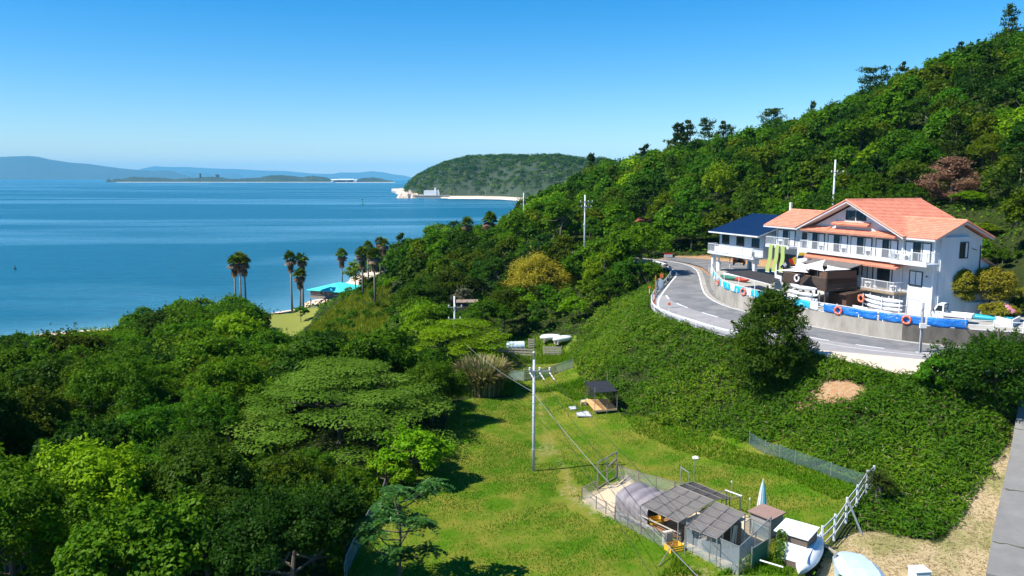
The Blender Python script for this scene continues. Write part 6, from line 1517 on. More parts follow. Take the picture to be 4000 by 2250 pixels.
# ------------------------------------------------------------------ where trees may stand
SASA = [tuple(p) for p in offs(SGU, .5)[40:]] + [(p[0] - .3, p[1] - .5) for p in offs(SLY, .3)[:-10]] + [(50, 57), (46, 58.5)] + [tuple(ground_at(*q, 11)[:2]) for q in ((2570, 1045), (2545, 1105), (2495, 1185), (2450, 1255), (2415, 1310), (2365, 1358), (2230, 1345), (2155, 1328), (2135, 1305), (2165, 1262), (2200, 1225), (2000, 1160), (1925, 1132), (1800, 1100), (1660, 1065), (1560, 1035), (1500, 978), (1455, 945), (1440, 905), (1440, 870), (1470, 820), (1545, 752), (1620, 728))]
TLINE = np.array([(-400, 890), (0, 842), (70, 832), (130, 850), (170, 828), (215, 838), (262, 842), (300, 800), (330, 775), (400, 765), (450, 745), (500, 735), (560, 727), (610, 735), (640, 750), (660, 765), (668, 815), (740, 835), (800, 820), (830, 790), (868, 702), (874, 664), (920, 650), (978, 642), (985, 592), (1020, 556), (1080, 546), (1120, 560), (1180, 574), (1262, 574), (1275, 550), (1300, 527), (1330, 500), (1385, 480), (1450, 442), (1490, 420), (1550, 397), (1600, 390), (1680, 374), (1800, 347), (1850, 340), (1950, 312), (2050, 290), (2150, 239), (2200, 216), (2350, 152), (2450, 97), (2576, 62), (2900, -40)], float)
def tline(dx): return float(np.interp(dx, TLINE[:, 0], TLINE[:, 1]))
KEYS = []   # (x, y, r) kept clear
def allowed(x, y, m=0.):
    x, y = np.atleast_1d(x), np.atleast_1d(y)
    ok = np.ones(len(x), bool)
    for poly, d in ((FIELD, 1.2), (ROADP, 2.6), (PARK, 2.0), (TERR, 3.2), (SASA, .8), (STRAW, 1.5), (BLAWN, 1.5), (MEADOW, .5), (MEADOW2, 1.0)):
        ok &= sdf(x, y, poly) > d + m
    ok &= hraw(x, y) > 1.5
    ok &= linedist(x, y, TRACK + TRACKR[::-1]) > 3
    return ok
FORE = []
def try_tree(x, y, kind, leaf, s, i, jag):
    """fit a tree under the outline of the woods as measured; returns its scale or None"""
    z = gh(x, y); rx, h = RH[kind]; pr_ = proj((x, y, z + h * s))
    if pr_[2] < 5: return None
    dx, dy = pr_[0] * 2.515625, pr_[1] * 2.515625
    if dx < -130 or dx > 2710 or dy > 1640: return None
    w = rx * s * FPX / pr_[2] * 2.515625 * .55
    lim = max(tline(dx), tline(dx - w), tline(dx + w)) if dx < 1000 else tline(dx) + (2 if dx > 1300 else 4)
    lim -= jag
    if dy < lim:
        tz_ = 32 + (y / ray(dx, lim)[1]) * ray(dx, lim)[2]; s2 = (tz_ - z) / h
        if s2 < .5 * s: return None
        return s2
    return s
KEYTREES = []
# named trees first: kind, leaf, disp point of the crown top, distance Y, scale override, label
def key(kind, leaf, dx, dy, Y, lb, wid=None, i=0, name=None, cat=None, lod=None, group=None):
    p = PD(dx, dy, Y); z = gh(p[0], Y); rx, h = RH[kind]; hh = p[2] - z + .1
    s = (wid * Y / FPX / 2.515625 / 2 / rx) if wid else hh / h
    KEYS.append((p[0], Y, rx * s * .75)); return plant(kind, leaf, p[0], Y, s, lod, i, lb, group, hh / h, name, cat)
key('pine', 'pine', 2541, 14, 168, 'lone dark pine on the skyline at the top right corner', 62, 0)
key('pine', 'pine', 2266, 158, 200, 'pointed dark pine on the skyline above the dead bare trunk', 46, 1)
key('flatpine', 'pine', 2205, 172, 203, 'broad loose pine on the skyline left of the pointed pine', 84, 0)
key('flatpine', 'pine', 1942, 276, 232, 'flat topped dark pine standing out on the mid skyline', 62, 1)
key('pine', 'pine', 2044, 256, 220, 'small pointed pine on the skyline right of the flat topped pine', 30, 2)
for (dx, dy, w), lb in zip(((1622, 364, 58), (1712, 312, 66), (1738, 304, 60), (1785, 298, 74), (1822, 306, 46), (1842, 314, 42), (1490, 388, 44), (1700, 340, 50)),
        ('short pine on the skyline left of the pine cluster', 'leftmost tall pine of the skyline cluster', 'thin crowned pine of the skyline cluster, second from left', 'tallest pine of the skyline cluster', 'slim pine right of the tallest in the skyline cluster', 'rightmost slim pine of the skyline cluster', 'small dark pine on the skyline above the headland beach', 'low pine at the left foot of the skyline cluster')):
    key('pine', 'pine', dx, dy, 262 if dx > 1600 else 330, lb, w, dx % 3, group='pines of the skyline cluster')
key('round', 'gold' if False else 'bright', 1808, 412, 158, 'bright yellow green tree on the slope left of the hotel pole', 92, 0)
key('round', 'bright', 2440, 482, 108, 'bright yellow green tree right of the brown dead conifer', 90, 1)
key('tall', 'bright', 2475, 560, 99, 'bright yellow green leafy tree behind the hotel gable end', 80, 1)
b_ = PD(2400, 397, 112); KEYS.append((b_[0], 112, 3)); single('dead_conifer', 'reddish brown dead conifer behind the hotel roof', 'tree', b_[0], 112, pine(91, 4.6, b_[2] - gh(b_[0], 112), 11000, .42, 15, .05), 'brown', MB().tube([(0, 0, 0), (0, 0, (b_[2] - gh(b_[0], 112)) * .97)], [.2, .04], 6), barkp)
key('round', 'mid', 1612, 572, 119, 'big fresh green tree at the inside of the road bend hiding the far road', 165, 1)
key('round', 'fresh', 1520, 602, 123, 'lighter green tree left of the big tree at the road bend', 120, 2)
key('tall', 'mid', 1570, 545, 131, 'taller tree behind the big tree at the road bend', 110, 0)
for bk_, (bx0, by0, bY0, bw0, bl0) in enumerate(((1585, 648, 114, 110, 'green shrub at the left foot of the big tree at the road bend'), (1638, 662, 113, 80, 'small green shrub against the guardrail at the road bend'), (1540, 682, 113, 120, 'wide green shrub below the lighter tree left of the road bend'), (1488, 705, 114, 120, 'fresh green shrub between the golden bamboo and the bank'))): key('bush', ('mid', 'fresh', 'mid', 'fresh')[bk_], bx0, by0, bY0, bl0, bw0, bk_ % 2)
# bare dead trunk
b_ = PD(2328, 338, 150); t_ = PD(2333, 236, 150); z_ = gh(b_[0], 150); hT = t_[2] - z_; o = thing('dead_tree', 'bare grey dead trunk with a few branches standing out of the hillside woods', 'dead tree', (b_[0], 150, z_))
mb = MB(); mb.tube([(0, 0, 0), (.1, 0, hT * .6), (.35, 0, hT)], [.32, .24, .08], 8); mb.build('trunk', barkp, o)
hb_ = hT - (t_[2] - PD(2333, 285, 150)[2])
for e, fr in (((4.6, 0, 2.6), 0), ((-1.7, .3, .6), -.2), ((-1.5, 0, 1.7), 1.2), ((1.0, .5, 1.6), .9)): MB().tube([(.15, 0, hb_ + fr), (.15 + e[0] * .5, e[1], hb_ + fr + e[2] * .35), (e[0], e[1], hb_ + fr + e[2])], [.12, .08, .03], 5).build('branch', barkp, o)
# trees on the bank below the road
p = ground_at(1935, 962, 13); KEYS.append((p.x, p.y, 4)); LB = leafmat('leaf_dense_dark', (.012, .050, .006), (.026, .080, .008), (.075, .13, .014), var=.05)
v, f, r_ = ovoid(301, 3.65, 8.3, 34000, .25, 80, asp=.42)
single('broadleaf_tree', 'big dark green bushy tree standing in front of the road and the deck', 'tree', p.x, p.y, (v, f, r_), LB, trunk_mesh(3, 9, 4.2, .25))
p = ground_at(2505, 990, 14); KEYS.append((p.x, p.y, 4)); v, f, r_ = ovoid(302, 4.2, 3.9, 34000, .24, 80, asp=.42, peak=.5)
single('broadleaf_tree', 'dark green spreading tree at the right edge in front of the road', 'tree', p.x, p.y, (v, f, r_), LB, trunk_mesh(4, 6.5, 4.6, .22))
q = ground_at(2365, 985, 15); v, f, r_ = broad(303, 2.0, 2.6, 4000, .25, 20, top=.6); single('shrub', 'mid green shrub at the foot of the slim pole with the junction box', 'shrub', q.x, q.y, (v, f, r_), 'mid', trunk_mesh(5, 2.5, 1.6, .08))
# pale layered tree, bright bushes
p = P(850, 1000, 13.0); KEYS.append((p[0], p[1], 8)); v, f, r_ = layered(11, 8.2, 10.5, 7.0, 52000, .23, 85)
single('layered_tree', 'huge pale green tree with flat layered crown in the left centre', 'tree', p[0], p[1], (v, f, r_), 'pale', trunk_mesh(6, 6.2, 8, .3, 9, .7, .25))
p = P(1150, 812, 14.0); KEYS.append((p[0], p[1], 5)); v, f, r_ = layered(12, 6.2, 7.0, p[2] - gh(p[0], p[1]) + .6, 22000, .25, 110)
single('layered_tree', 'olive tipped tree with flat layered crown around the grove pole', 'tree', p[0], p[1], (v, f, r_), LM['bright'], trunk_mesh(7, 4, 5, .2, 7, .7, .25))
for (dx, dy, zt, rx, h, n, sd), leaf, lb in (((1035, 1105, 12.4, 3.9, 3.6, 11000, 21), 'bright', 'bright yellow green bush at the right foot of the layered tree'), ((975, 1175, 11.0, 2.2, 2.2, 5000, 22), 'bright', 'smaller bright green bush below the bright bush'), ((1075, 762, 15.5, 3.6, 4.2, 7000, 23), 'bright', 'bright green tree left of the grove pole'), ((1190, 745, 13, 2.0, 2.4, 3000, 24), 'bright', 'small bright bush in the clearing by the rusty shed')):
    p = P(dx, dy, zt); KEYS.append((p[0], p[1], rx * .8)); h = max(h, zt - gh(p[0], p[1]) + .5); v, f, r_ = broad(sd, rx, h, n, .27, 30, top=.55, flat=.25); single('shrub', lb, 'bush', p[0], p[1], (v, f, r_), leaf, trunk_mesh(sd, h, rx * .8, .1))
p = PD(1358, 640, 128); KEYS.append((p[0], 128, 4)); v, f, r_ = broad(31, 6.0, p[2] - gh(p[0], 128), 9000, .36, 60, top=.6, prs=(.14, .24), asp=.3); single('golden_bamboo', 'golden yellow bamboo-like grove in the middle of the woods', 'bamboo', p[0], 128, (v, f, r_), 'gold', trunk_mesh(31, 4, 4, .1))
p = PD(1165, 722, 124); v, f, r_ = broad(32, 2.4, 4.6, 1500, .3, 24, top=.6); single('shrub', 'greyish sparse shrub at the edge of the dark grove', 'shrub', p[0], 124, (v, f, r_), 'grey', trunk_mesh(32, 4.4, 2.0, .1, 9), barkp); KEYS.append((p[0], 124, 2))
p = P(757, 812, 2.0); v, f, r_ = broad(33, 1.9, 3.2, 1800, .28, 12, top=.4); single('young_tree', 'small young tree standing alone on the beach lawn', 'tree', p[0], p[1], (v, f, r_), 'mid', trunk_mesh(33, 3.0, 1.6, .09)); KEYS.append((p[0], p[1], 2))
p = PD(893, 655, 178); v, f, r_ = broad(34, 3.4, p[2] - gh(p[0], 178), 3600, .4, 26, top=.62); single('broadleaf_tree', 'bright leafy round tree between the palms behind the hut', 'tree', p[0], 178, (v, f, r_), 'pale', trunk_mesh(34, 5, 2.6, .15)); KEYS.append((p[0], 178, 3))
# hotel garden
for (x, y, zt), rx, sd, lb in (((2418, 672, 0), 1.6, 41, 'yellow green clipped topiary nearest the hotel gable'), ((2497, 670, 0), 2.3, 42, 'larger yellow green clipped topiary in the hotel garden')):
    Y = 79.7 if sd == 41 else 80.3; p = PD(x, y, Y); h = p[2] - 19.3; v, f, r_ = ovoid(sd, rx, h, 15000, .2, 100, lo=.14, asp=.6, peak=.62, rag=.08); single('topiary_bush', lb, 'topiary', p[0], Y, (v, f, r_), 'topi', trunk_mesh(sd, h * .8, rx * .8, .12, 5), z=19.3)
p = bx[0] * .25 + bx[1] * .25 + bx[2] * .25 + bx[3] * .25; v, f, r_ = ovoid(43, 2.0, 1.25, 8000, .15, 60, lo=.1, asp=.6, peak=.4, rag=.06, prs=(.12, .22))
o = single('azalea_bush', 'low clipped azalea mound with pink flowers in the planter box', 'azalea', p[0] - .2, p[1] + .3, (v, f, r_), 'topi', trunk_mesh(43, 1, 1.6, .05), z=18.55)
r2 = np.random.default_rng(5); d = sph(220, r2, .1); d[:, 0] = np.abs(d[:, 0]) * .8 - .1; d[:, 1] = -np.abs(d[:, 1]); C = d * np.array([1.75, 1.75, .75]) + np.array([.15, -.1, .5]); v, f = leafquads(C, unit(d + r2.normal(size=d.shape) * .3), np.full(220, .17), .9, r2)
mesh('flowers', v, f, mat('pink_petals', (.75, .20, .32), (.85, .35, .45), 3, .7), o)
p = P(*za(1940, 985), 19.6); v, f, r_ = broad(44, 1.4, 1.3, 3000, .17, 18, top=.65); single('shrub', 'green leafy shrub on the garden wall above the truck cab', 'shrub', p[0], p[1] + .8, (v, f, r_), 'bright', trunk_mesh(44, 1.2, 1, .05), z=19.3)
for (x, y, Y), rx, leaf, lb in (((2555, 725, 84), 2.2, 'topi', 'yellow green shrub at the right edge beyond the azalea planter'), ((2568, 770, 80), 1.6, 'olive', 'reddish olive shrub at the far right edge behind the planter'), ((2520, 690, 91), 2.4, 'mid', 'green shrub behind the large topiary')):
    p = PD(x, y, Y); g_ = max(gh(p[0], Y), 18.3); v, f, r_ = broad(int(x), rx, max(p[2] - g_, 1.6), 4500, .2, 26, top=.6); single('shrub', lb, 'shrub', p[0], Y, (v, f, r_), leaf, trunk_mesh(45, 1.5, 1.4, .06), z=g_)
# cycad
p = ground_at(*c5(1245, 640)); cyc = leafmat('cycad_frond', (.025, .055, .008), (.05, .085, .012), (.12, .13, .02), var=.05, raw=True); Cs, Ns, Ax, Sz = [], [], [], []
r2 = np.random.default_rng(8)
for k in range(64):
    a = r2.uniform(0, 2 * PI); el = r2.uniform(-.1, 1.25); L_ = r2.uniform(1.2, 1.6)
    for t in np.linspace(.15, 1, 15):
        x = L_ * t * math.cos(el) ; z = 1.1 + L_ * t * math.sin(el) - .55 * t * t * math.cos(el); c_ = np.array([math.cos(a) * x, math.sin(a) * x, z])
        for s in (-1, 1):
            side = np.array([-math.sin(a), math.cos(a), 0]) * s; dr = np.array([math.cos(a) * math.cos(el), math.sin(a) * math.cos(el), math.sin(el) - t * .8])
            Cs.append(c_ + side * .13); Ax.append(side + dr * .7); Ns.append(np.array([0, 0, 1.]) + r2.normal(0, .25, 3)); Sz.append(.34 * (1.15 - t * .6))
Cs, Ns, Ax = np.array(Cs), unit(np.array(Ns)), unit(np.array(Ax)); v, f = leafquads(Cs, Ns, np.array(Sz), .22, r2, Ax)
single('cycad', 'dark green cycad with stiff radiating fronds by the white rail fence', 'cycad', p.x, p.y, (v, f, np.clip(r2.normal(.4, .25, len(f)), 0, 1)), cyc, MB().tube([(0, 0, -.2), (0, 0, 1.15)], [.28, .22], 8), z=p.z + .35, crown='fronds')
# pampas clump
p = ground_at(1212, 985); r2 = np.random.default_rng(9); pam = leafmat('pampas_blades', (.07, .13, .015), (.20, .22, .05), (.50, .39, .23), var=.05, raw=True)
v, rr = [], []
for k in range(3600):
    a = r2.uniform(0, 2 * PI); q = math.sqrt(r2.random()) * 1.5; bx_, by_ = q * math.cos(a) * 1.0, q * math.sin(a) * 1.25; L_ = r2.uniform(1.9, 3.7); out = r2.uniform(.25, 1.0); a2 = a + r2.normal(0, .5); prev = np.array([bx_, by_, 0.]); w_ = r2.uniform(.03, .075); sd = np.array([-math.sin(a2), math.cos(a2), 0]) * w_
    top_ = np.clip(r2.normal(.3, .2), 0, .99) if r2.random() < .6 else r2.uniform(.7, 1)
    pts = []
    for t in (0, .4, .72, 1): pts.append(np.array([bx_ + math.cos(a2) * out * L_ * .42 * t * t, by_ + math.sin(a2) * out * L_ * .42 * t * t, L_ * (t * .95 - out * .42 * t ** 3)]))
    for t in range(3): v += [pts[t] - sd, pts[t] + sd, pts[t + 1] + sd * (.8 - .25 * t), pts[t + 1] - sd * (.8 - .25 * t)]; rr.append(top_)
v = np.array(v); f = np.arange(len(v)).reshape(-1, 4); o = thing('pampas_grass', 'tall shaggy pampas clump with straw coloured blades beside the gate', 'pampas grass', (p.x, p.y, p.z)); mesh('blades', v, f, pam, o, rnd=rr); o.scale = (1.5, 1.5, 1.3); KEYS.append((p.x, p.y, 2))
# fern-leaved tree in front
p = P(1000, 1400, 11.0); gx_ = -6.3; gy_ = 41.8; zt = PD(990, 1215, gy_)[2]; zg = gh(gx_, gy_); ail = leafmat('leaf_pinnate', (.012, .065, .014), (.03, .105, .022), (.085, .18, .03), var=.03, gloss=.1)
r2 = np.random.default_rng(12); Cs, Ns, Ax, Sz = [], [], [], []; tb_ = MB(); Ht = zt - zg; tb_.tube([(0, 0, -.3), (.1, .1, Ht * .5), (.05, 0, Ht * .9)], [.11, .08, .03], 6)
heads = [(0, 0, Ht * .93)]
for k in range(17):
    a = 2.4 * k; hh_ = Ht * (.28 + .6 * (k % 9) / 9); L_ = r2.uniform(1.3, 2.6) * (1.15 - .35 * hh_ / Ht); e = (math.cos(a) * L_, math.sin(a) * L_, hh_ + L_ * .42); tb_.tube([(.05, .05, hh_), (e[0] * .5, e[1] * .5, hh_ + L_ * .12), e], [.045, .035, .02], 5); heads.append(e)
for e in heads:
    for k in range(12):
        a = 2 * PI * k / 12 + r2.uniform(-.3, .3); L_ = r2.uniform(.65, 1.1); el = r2.uniform(-.1, .7)
        for t in np.linspace(.2, 1, 9):
            c_ = np.array(e) + np.array([math.cos(a) * L_ * t * math.cos(el), math.sin(a) * L_ * t * math.cos(el), L_ * t * math.sin(el) - .5 * L_ * t * t])
            for s in (-1, 1):
                side = np.array([-math.sin(a), math.cos(a), -.25]) * s; Cs.append(c_ + side * .11); Ax.append(side + np.array([math.cos(a), math.sin(a), -.3]) * .45); Ns.append(np.array([0, 0, 1.]) + r2.normal(0, .22, 3)); Sz.append(.31)
v, f = leafquads(np.array(Cs), unit(np.array(Ns)), np.array(Sz), .38, r2, unit(np.array(Ax)))
single('fern_leaved_tree', 'young tree with feathery pinnate leaves at the bottom left of the lawn', 'tree', gx_, gy_, (v, f, np.clip(r2.normal(.45, .25, len(f)), 0, 1)), ail, tb_, z=zg); KEYS.append((gx_, gy_, 2))
# palms
pg = leafmat('palm_frond', (.028, .065, .008), (.06, .11, .012), (.13, .17, .03), var=.1); pdry = leafmat('dry_palm_frond', (.17, .12, .08), (.34, .24, .16), (.52, .38, .27), var=.1, raw=True); palmb = mat('palm_trunk', (.20, .17, .14), (.30, .26, .22), 3, .9, streak=(1, 1, 6))
def fan(r2, org, a, el, L_, wd, Cv, Rv):
    d = np.array([math.cos(a) * math.cos(el), math.sin(a) * math.cos(el), math.sin(el)]); st = org + d * L_ * .45
    for k in range(11):
        th = (k - 5) * .26; s = np.array([-math.sin(a), math.cos(a), 0]); e = st + (d * math.cos(th) + s * math.sin(th)) * L_ * .62 + np.array([0, 0, -.28 * L_ * abs(math.sin(th)) - .12 * L_]); m_ = (st + e) / 2; w_ = (e - st); n_ = np.cross(w_, s); n_ = n_ / (np.linalg.norm(n_) + 1e-6); b_ = np.cross(w_, n_); b_ = b_ / (np.linalg.norm(b_) + 1e-6) * wd
        Cv += [st, m_ + b_, e, m_ - b_]; Rv.append(np.clip(r2.normal(.5, .28), 0, 1))
    s = np.cross(d, [0, 0, 1.]); s = s / (np.linalg.norm(s) + 1e-6) * .03; Cv += [org - s, org + s, st + s, st - s]; Rv.append(.3)
PALM = {}
def palm(lb, x, y, h, i=0, z=None, sc=1., group='washingtonia palms by the beach'):
    z = gh(x, y) if z is None else z
    if i not in PALM:
        r2 = np.random.default_rng(60 + i); Cv, Rv, Dv, Dr = [], [], [], []; top = np.zeros(3)
        for k in range(34): fan(r2, top, r2.uniform(0, 2 * PI), r2.uniform(-.15, 1.35), r2.uniform(1.5, 2.0), .12, Cv, Rv)
        for k in range(24): fan(r2, top + np.array([0, 0, -.35]), r2.uniform(0, 2 * PI), r2.uniform(-1.0, -.2), r2.uniform(1.3, 1.8), .12, Dv, Dr)
        for k in range(60): fan(r2, top + np.array([0, 0, -r2.uniform(.7, 2.3)]), r2.uniform(0, 2 * PI), r2.uniform(-1.5, -1.15), r2.uniform(.9, 1.4), .10, Dv, Dr)
        res = []
        for V, R_, m_, n_ in ((Cv, Rv, pg, 'fronds'), (Dv, Dr, pdry, 'dry_skirt')):
            V = np.array(V); o = mesh(n_, V, np.arange(len(V)).reshape(-1, 4), m_, rnd=R_); res.append(o.data); bpy.data.objects.remove(o)
        PALM[i] = res
    o = thing('palm_tree', lb, 'palm', (x, y, z), random.uniform(0, 6), group)
    for n_, m_ in zip(('fronds', 'dry_skirt'), PALM[i]):
        c = bpy.data.objects.new(n_, m_); COL.objects.link(c); c.parent = o; c.location = (0, 0, h); c.scale = (sc, sc, sc)
    MB().tube([(0, 0, -.4), (.06, 0, h * .5), (0, 0, h)], [.26, .19, .15], 8).build('trunk', palmb, o, smooth=True); return o
for (dx, top, dyb, Y), i, lb in (((588, 650, 0, 174), 0, 'palm at the left of the three-palm cluster above the treetops'), ((601, 643, 0, 178), 1, 'palm in the middle of the three-palm cluster above the treetops'), ((613, 648, 0, 175), 2, 'palm at the right of the three-palm cluster above the treetops'),
        ((730, 640, 781, 181), 1, 'tall left palm of the beach lawn group'), ((759, 643, 780, 184), 2, 'tall right palm of the beach lawn group'), ((753, 683, 783, 180), 0, 'shortest palm of the beach lawn group'),
        ((859, 632, 743, 0), 2, 'leftmost palm on the grassy slope above the hut'), ((911, 628, 742, 0), 0, 'palm on the slope with a double stem base, second from left'), ((941, 633, 764, 0), 1, 'nearest palm on the grassy slope with long pale trunk'),
        ((925, 612, 715, 0), 2, 'palm standing behind the nearest slope palm'), ((955, 600, 703, 0), 0, 'tallest palm at the back of the slope group'), ((966, 606, 700, 0), 1, 'palm hard against the dark grove on the slope')):
    if Y == 0: g = ground_at(dx + (867 - 859), dyb, 7.5); Y = g.y
    p = PD(dx, top + 6, Y); z_ = gh(p[0], Y); palm(lb, p[0], Y, p[2] - z_, i, z_, 1.0)
for (dx, top), i, lb in (((1175, 553), 0, 'left of two palm heads rising over the grove'), ((1232, 545), 1, 'right and larger of two palm heads rising over the grove')):
    p = PD(dx, top, 172); z_ = gh(p[0], 172); palm(lb, p[0], 172, p[2] - z_ - .5, i, z_, 1.15 if i else .95, 'palms rising over the grove')
# ------------------------------------------------------------------ the woods: spaced trees fitted under the measured outline
cand = []
r3 = np.random.default_rng(21)
def far_from(x, y, d, store):
    return all((x - a) ** 2 + (y - b) ** 2 > (d + e) ** 2 * .25 for a, b, e in store)
GRID = {}
def free(x, y, d):
    i, j = int(x // 8), int(y // 8)
    for a in range(i - 1, i + 2):
        for b in range(j - 1, j + 2):
            for (u, v_, e) in GRID.get((a, b), ()):
                if (x - u) ** 2 + (y - v_) ** 2 < ((d + e) / 2) ** 2: return False
    return True
def put(x, y, d): GRID.setdefault((int(x // 8), int(y // 8)), []).append((x, y, d))
for a, b, c in KEYS:
    if c < 6: put(a, b, c * 1.7)
PROT = [(1288, 640, 1428, 712, 128), (1764, 412, 1852, 500, 158), (2345, 400, 2462, 530, 112), (2393, 482, 2490, 590, 108), (2318, 240, 2345, 322, 150), (1460, 490, 1484, 615, 141), (1308, 485, 1330, 524, 215), (850, 600, 985, 735, 150), (1600, 548, 1632, 556, 165), (1145, 708, 1186, 742, 124), (1140, 748, 1200, 757, 122), (1112, 738, 1166, 800, 104), (768, 700, 892, 775, 175), (680, 785, 800, 828, 168), (800, 752, 985, 830, 140), (1160, 885, 1275, 1000, 84), (1662, 655, 1700, 760, 118), (1690, 640, 1800, 655, 137), (1150, 545, 1258, 572, 172), (560, 640, 640, 730, 175), (700, 630, 780, 780, 180), (875, 655, 912, 700, 178), (1035, 735, 1130, 790, 110), (1050, 780, 1260, 860, 100), (1250, 850, 1440, 900, 106), (640, 905, 1115, 1130, 66), (950, 1065, 1130, 1190, 60), (1662, 700, 1700, 810, 105)]
def covers(x, y, kind, s):
    z = gh(x, y); rx, h = RH[kind]; q = proj((x, y, z + h * s)); cx, top = q[0] * 2.5156, q[1] * 2.5156; w = rx * s * .8 * FPX / q[2] * 2.5156; bot = proj((x, y, z + h * s * .3))[1] * 2.5156
    return any(y < D - 1 and cx + w > x0 and cx - w < x1 and top < y1 and bot > y0 for x0, y0, x1, y1, D in PROT)
def inpoly(x, y, poly): return sdf(np.array([x]), np.array([y]), poly)[0] < 0
N_ = 60000
yy = 36 + (430 - 36) * r3.random(N_) ** 1.25; xx = r3.uniform(-.74, .74, N_) * (yy + 8)
ok = allowed(xx, yy); 
ok &= ~((np.abs(xx - 1.94) < 6) & (yy < 104) & (yy > 84))
hz_ = hraw(xx, yy)
big = [(p[0], p[1], 8.2) for p in [P(860, 1000, 13.0)]]
LEAVES = {'left': (('mid', .48), ('dark', .26), ('olive', .06), ('fresh', .16), ('bright', .04)), 'front': (('mid', .42), ('bright', .38), ('fresh', .2)), 'grove': (('olive', .40), ('dark', .28), ('mid', .27), ('bright', .05)), 'hill': (('mid', .46), ('dark', .30), ('olive', .14), ('fresh', .06), ('bright', .04))}
for x, y, o_, zg in zip(xx, yy, ok, hz_):
    if not o_: continue
    if (x - 2.5) ** 2 / 36 + (y - 106) ** 2 / 30 < 1: continue
    if any((x - a) ** 2 / c ** 2 + (y - b) ** 2 / (c * 1.25) ** 2 < 1 for a, b, c in big): continue
    zone = 'hill' if (x > 12 and y > 128) or (x > 22 and y > 100) or y > 235 or (x > 30) else ('grove' if (y > 104 and x > -34 and zg > 7.2) else 'left')
    px_ = proj((x, y, zg + 1)); dx, dy = px_[0] * 2.5156, px_[1] * 2.5156
    if zone != 'hill' and 775 < dx < 1010 and 690 < dy < 905 and y > 105: kind_pool, spc, sc = (('bush', 1.),), 3.0, r3.uniform(.32, .55)
    elif zone == 'left' and y > 128 and x < -62: kind_pool, spc, sc = (('bush', .6), ('round', .4)), 3.2, r3.uniform(.6, .95)
    elif zone == 'left': kind_pool, spc, sc = (('round', .5), ('spread', .32), ('tall', .18)), 4.7, r3.uniform(.85, 1.38)
    elif zone == 'grove': kind_pool, spc, sc = (('round', .45), ('tall', .45), ('spread', .1)), 3.9, r3.uniform(.9, 1.25)
    else: kind_pool, spc, sc = (('round', .5), ('tall', .3), ('spread', .12), ('pine', .08)), 4.3 + max(0, y - 150) * .012, r3.uniform(.8, 1.25) * (1 + max(0, y - 150) * .0012)
    if zone == 'left' and y < 60 and -11 < x: continue
    if not free(x, y, spc): continue
    kind = r3.choice([k for k, _ in kind_pool], p=np.array([w for _, w in kind_pool]) / sum(w for _, w in kind_pool))
    if zone == 'grove' and (y < 122 or x > 2) and r3.random() < .72: zone_l = 'front'
    else: zone_l = zone
    leaf = 'pine' if kind == 'pine' else r3.choice([k for k, _ in LEAVES[zone_l]], p=[w for _, w in LEAVES[zone_l]])
    if kind == 'bush' and leaf == 'dark': leaf = 'mid'
    s = try_tree(x, y, kind, leaf, sc, 0, r3.uniform(-15, 13) if zone == 'hill' else r3.uniform(-12, 5))
    if s is None: continue
    if covers(x, y, kind, s):
        if not covers(x, y, kind, s * .6): s *= .6
        elif not covers(x, y, 'bush', 1.0): kind, leaf, s = 'bush', 'mid', 1.0
        elif not covers(x, y, 'bush', .7): kind, leaf, s = 'bush', 'mid', .7
        elif not covers(x, y, 'bush', .45): kind, leaf, s = 'bush', 'mid', .45
        else: continue
    put(x, y, spc); cand.append((RH[kind][0] * s / math.hypot(x, y), x, y, str(kind), str(leaf), s, zone))
cand.sort(key=lambda c: -c[0])
INDIV = 262
print('TREES', len(cand), {z: sum(c[6] == z for c in cand) for z in ('left', 'grove', 'hill')})
LAND = [((860, 1010), 'the huge layered tree'), ((597, 690), 'the three-palm cluster'), ((745, 700), 'the beach lawn palms'), ((830, 720), 'the turquoise hut'), ((930, 680), 'the slope palms'), ((1143, 770), 'the grove pole'), ((1355, 670), 'the golden bamboo'), ((1205, 560), 'the two grove palms'), ((1470, 560), 'the tall roadside pole'), ((1317, 510), 'the distant pole'), ((1612, 553), 'the red roof in the woods'), ((1808, 455), 'the bright tree on the slope'), ((2094, 440), 'the pole behind the hotel'), ((2331, 285), 'the bare dead trunk'), ((2400, 470), 'the brown dead conifer'), ((2541, 40), 'the corner skyline pine'), ((2205, 200), 'the broad skyline pine'), ((1760, 340), 'the skyline pine cluster'), ((1942, 300), 'the flat topped pine'), ((1860, 580), 'the navy roofed annex'), ((1670, 670), 'the road bend'), ((1040, 1110), 'the bright bush'), ((0, 850), 'the left edge by the sea'), ((20, 1420), 'the bottom left corner'), ((330, 800), 'the beach strip at left'), ((350, 1150), 'the dark hollow at left'), ((2560, 560), 'the right edge beside the hotel'), ((1490, 400), 'the small pine over the headland'), ((1210, 900), 'the pampas clump'), ((1320, 870), 'the plank fences'), ((600, 1380), 'the bottom edge by the fence')]
ORD = ['nearest', 'second', 'third', 'fourth', 'fifth', 'sixth', 'seventh', 'eighth', 'ninth', 'tenth', 'eleventh', 'twelfth']
SECT = ['right of', 'above right of', 'above', 'above left of', 'left of', 'below left of', 'below', 'below right of']
lab = {}
for ci, c in enumerate(cand[:INDIV]):
    _, x, y, kind, leaf, s, zone = c; q = proj((x, y, gh(x, y) + RH[kind][1] * s * .6)); qx, qy = q[0] * 2.5156, q[1] * 2.5156
    k = min(range(len(LAND)), key=lambda t: (LAND[t][0][0] - qx) ** 2 + (LAND[t][0][1] - qy) ** 2); ddx, ddy = qx - LAND[k][0][0], LAND[k][0][1] - qy
    sec = int(round(math.degrees(math.atan2(ddy, ddx)) / 45)) % 8; lab.setdefault((k, sec, leaf, kind), []).append((ddx ** 2 + ddy ** 2, ci))
LABEL = {}
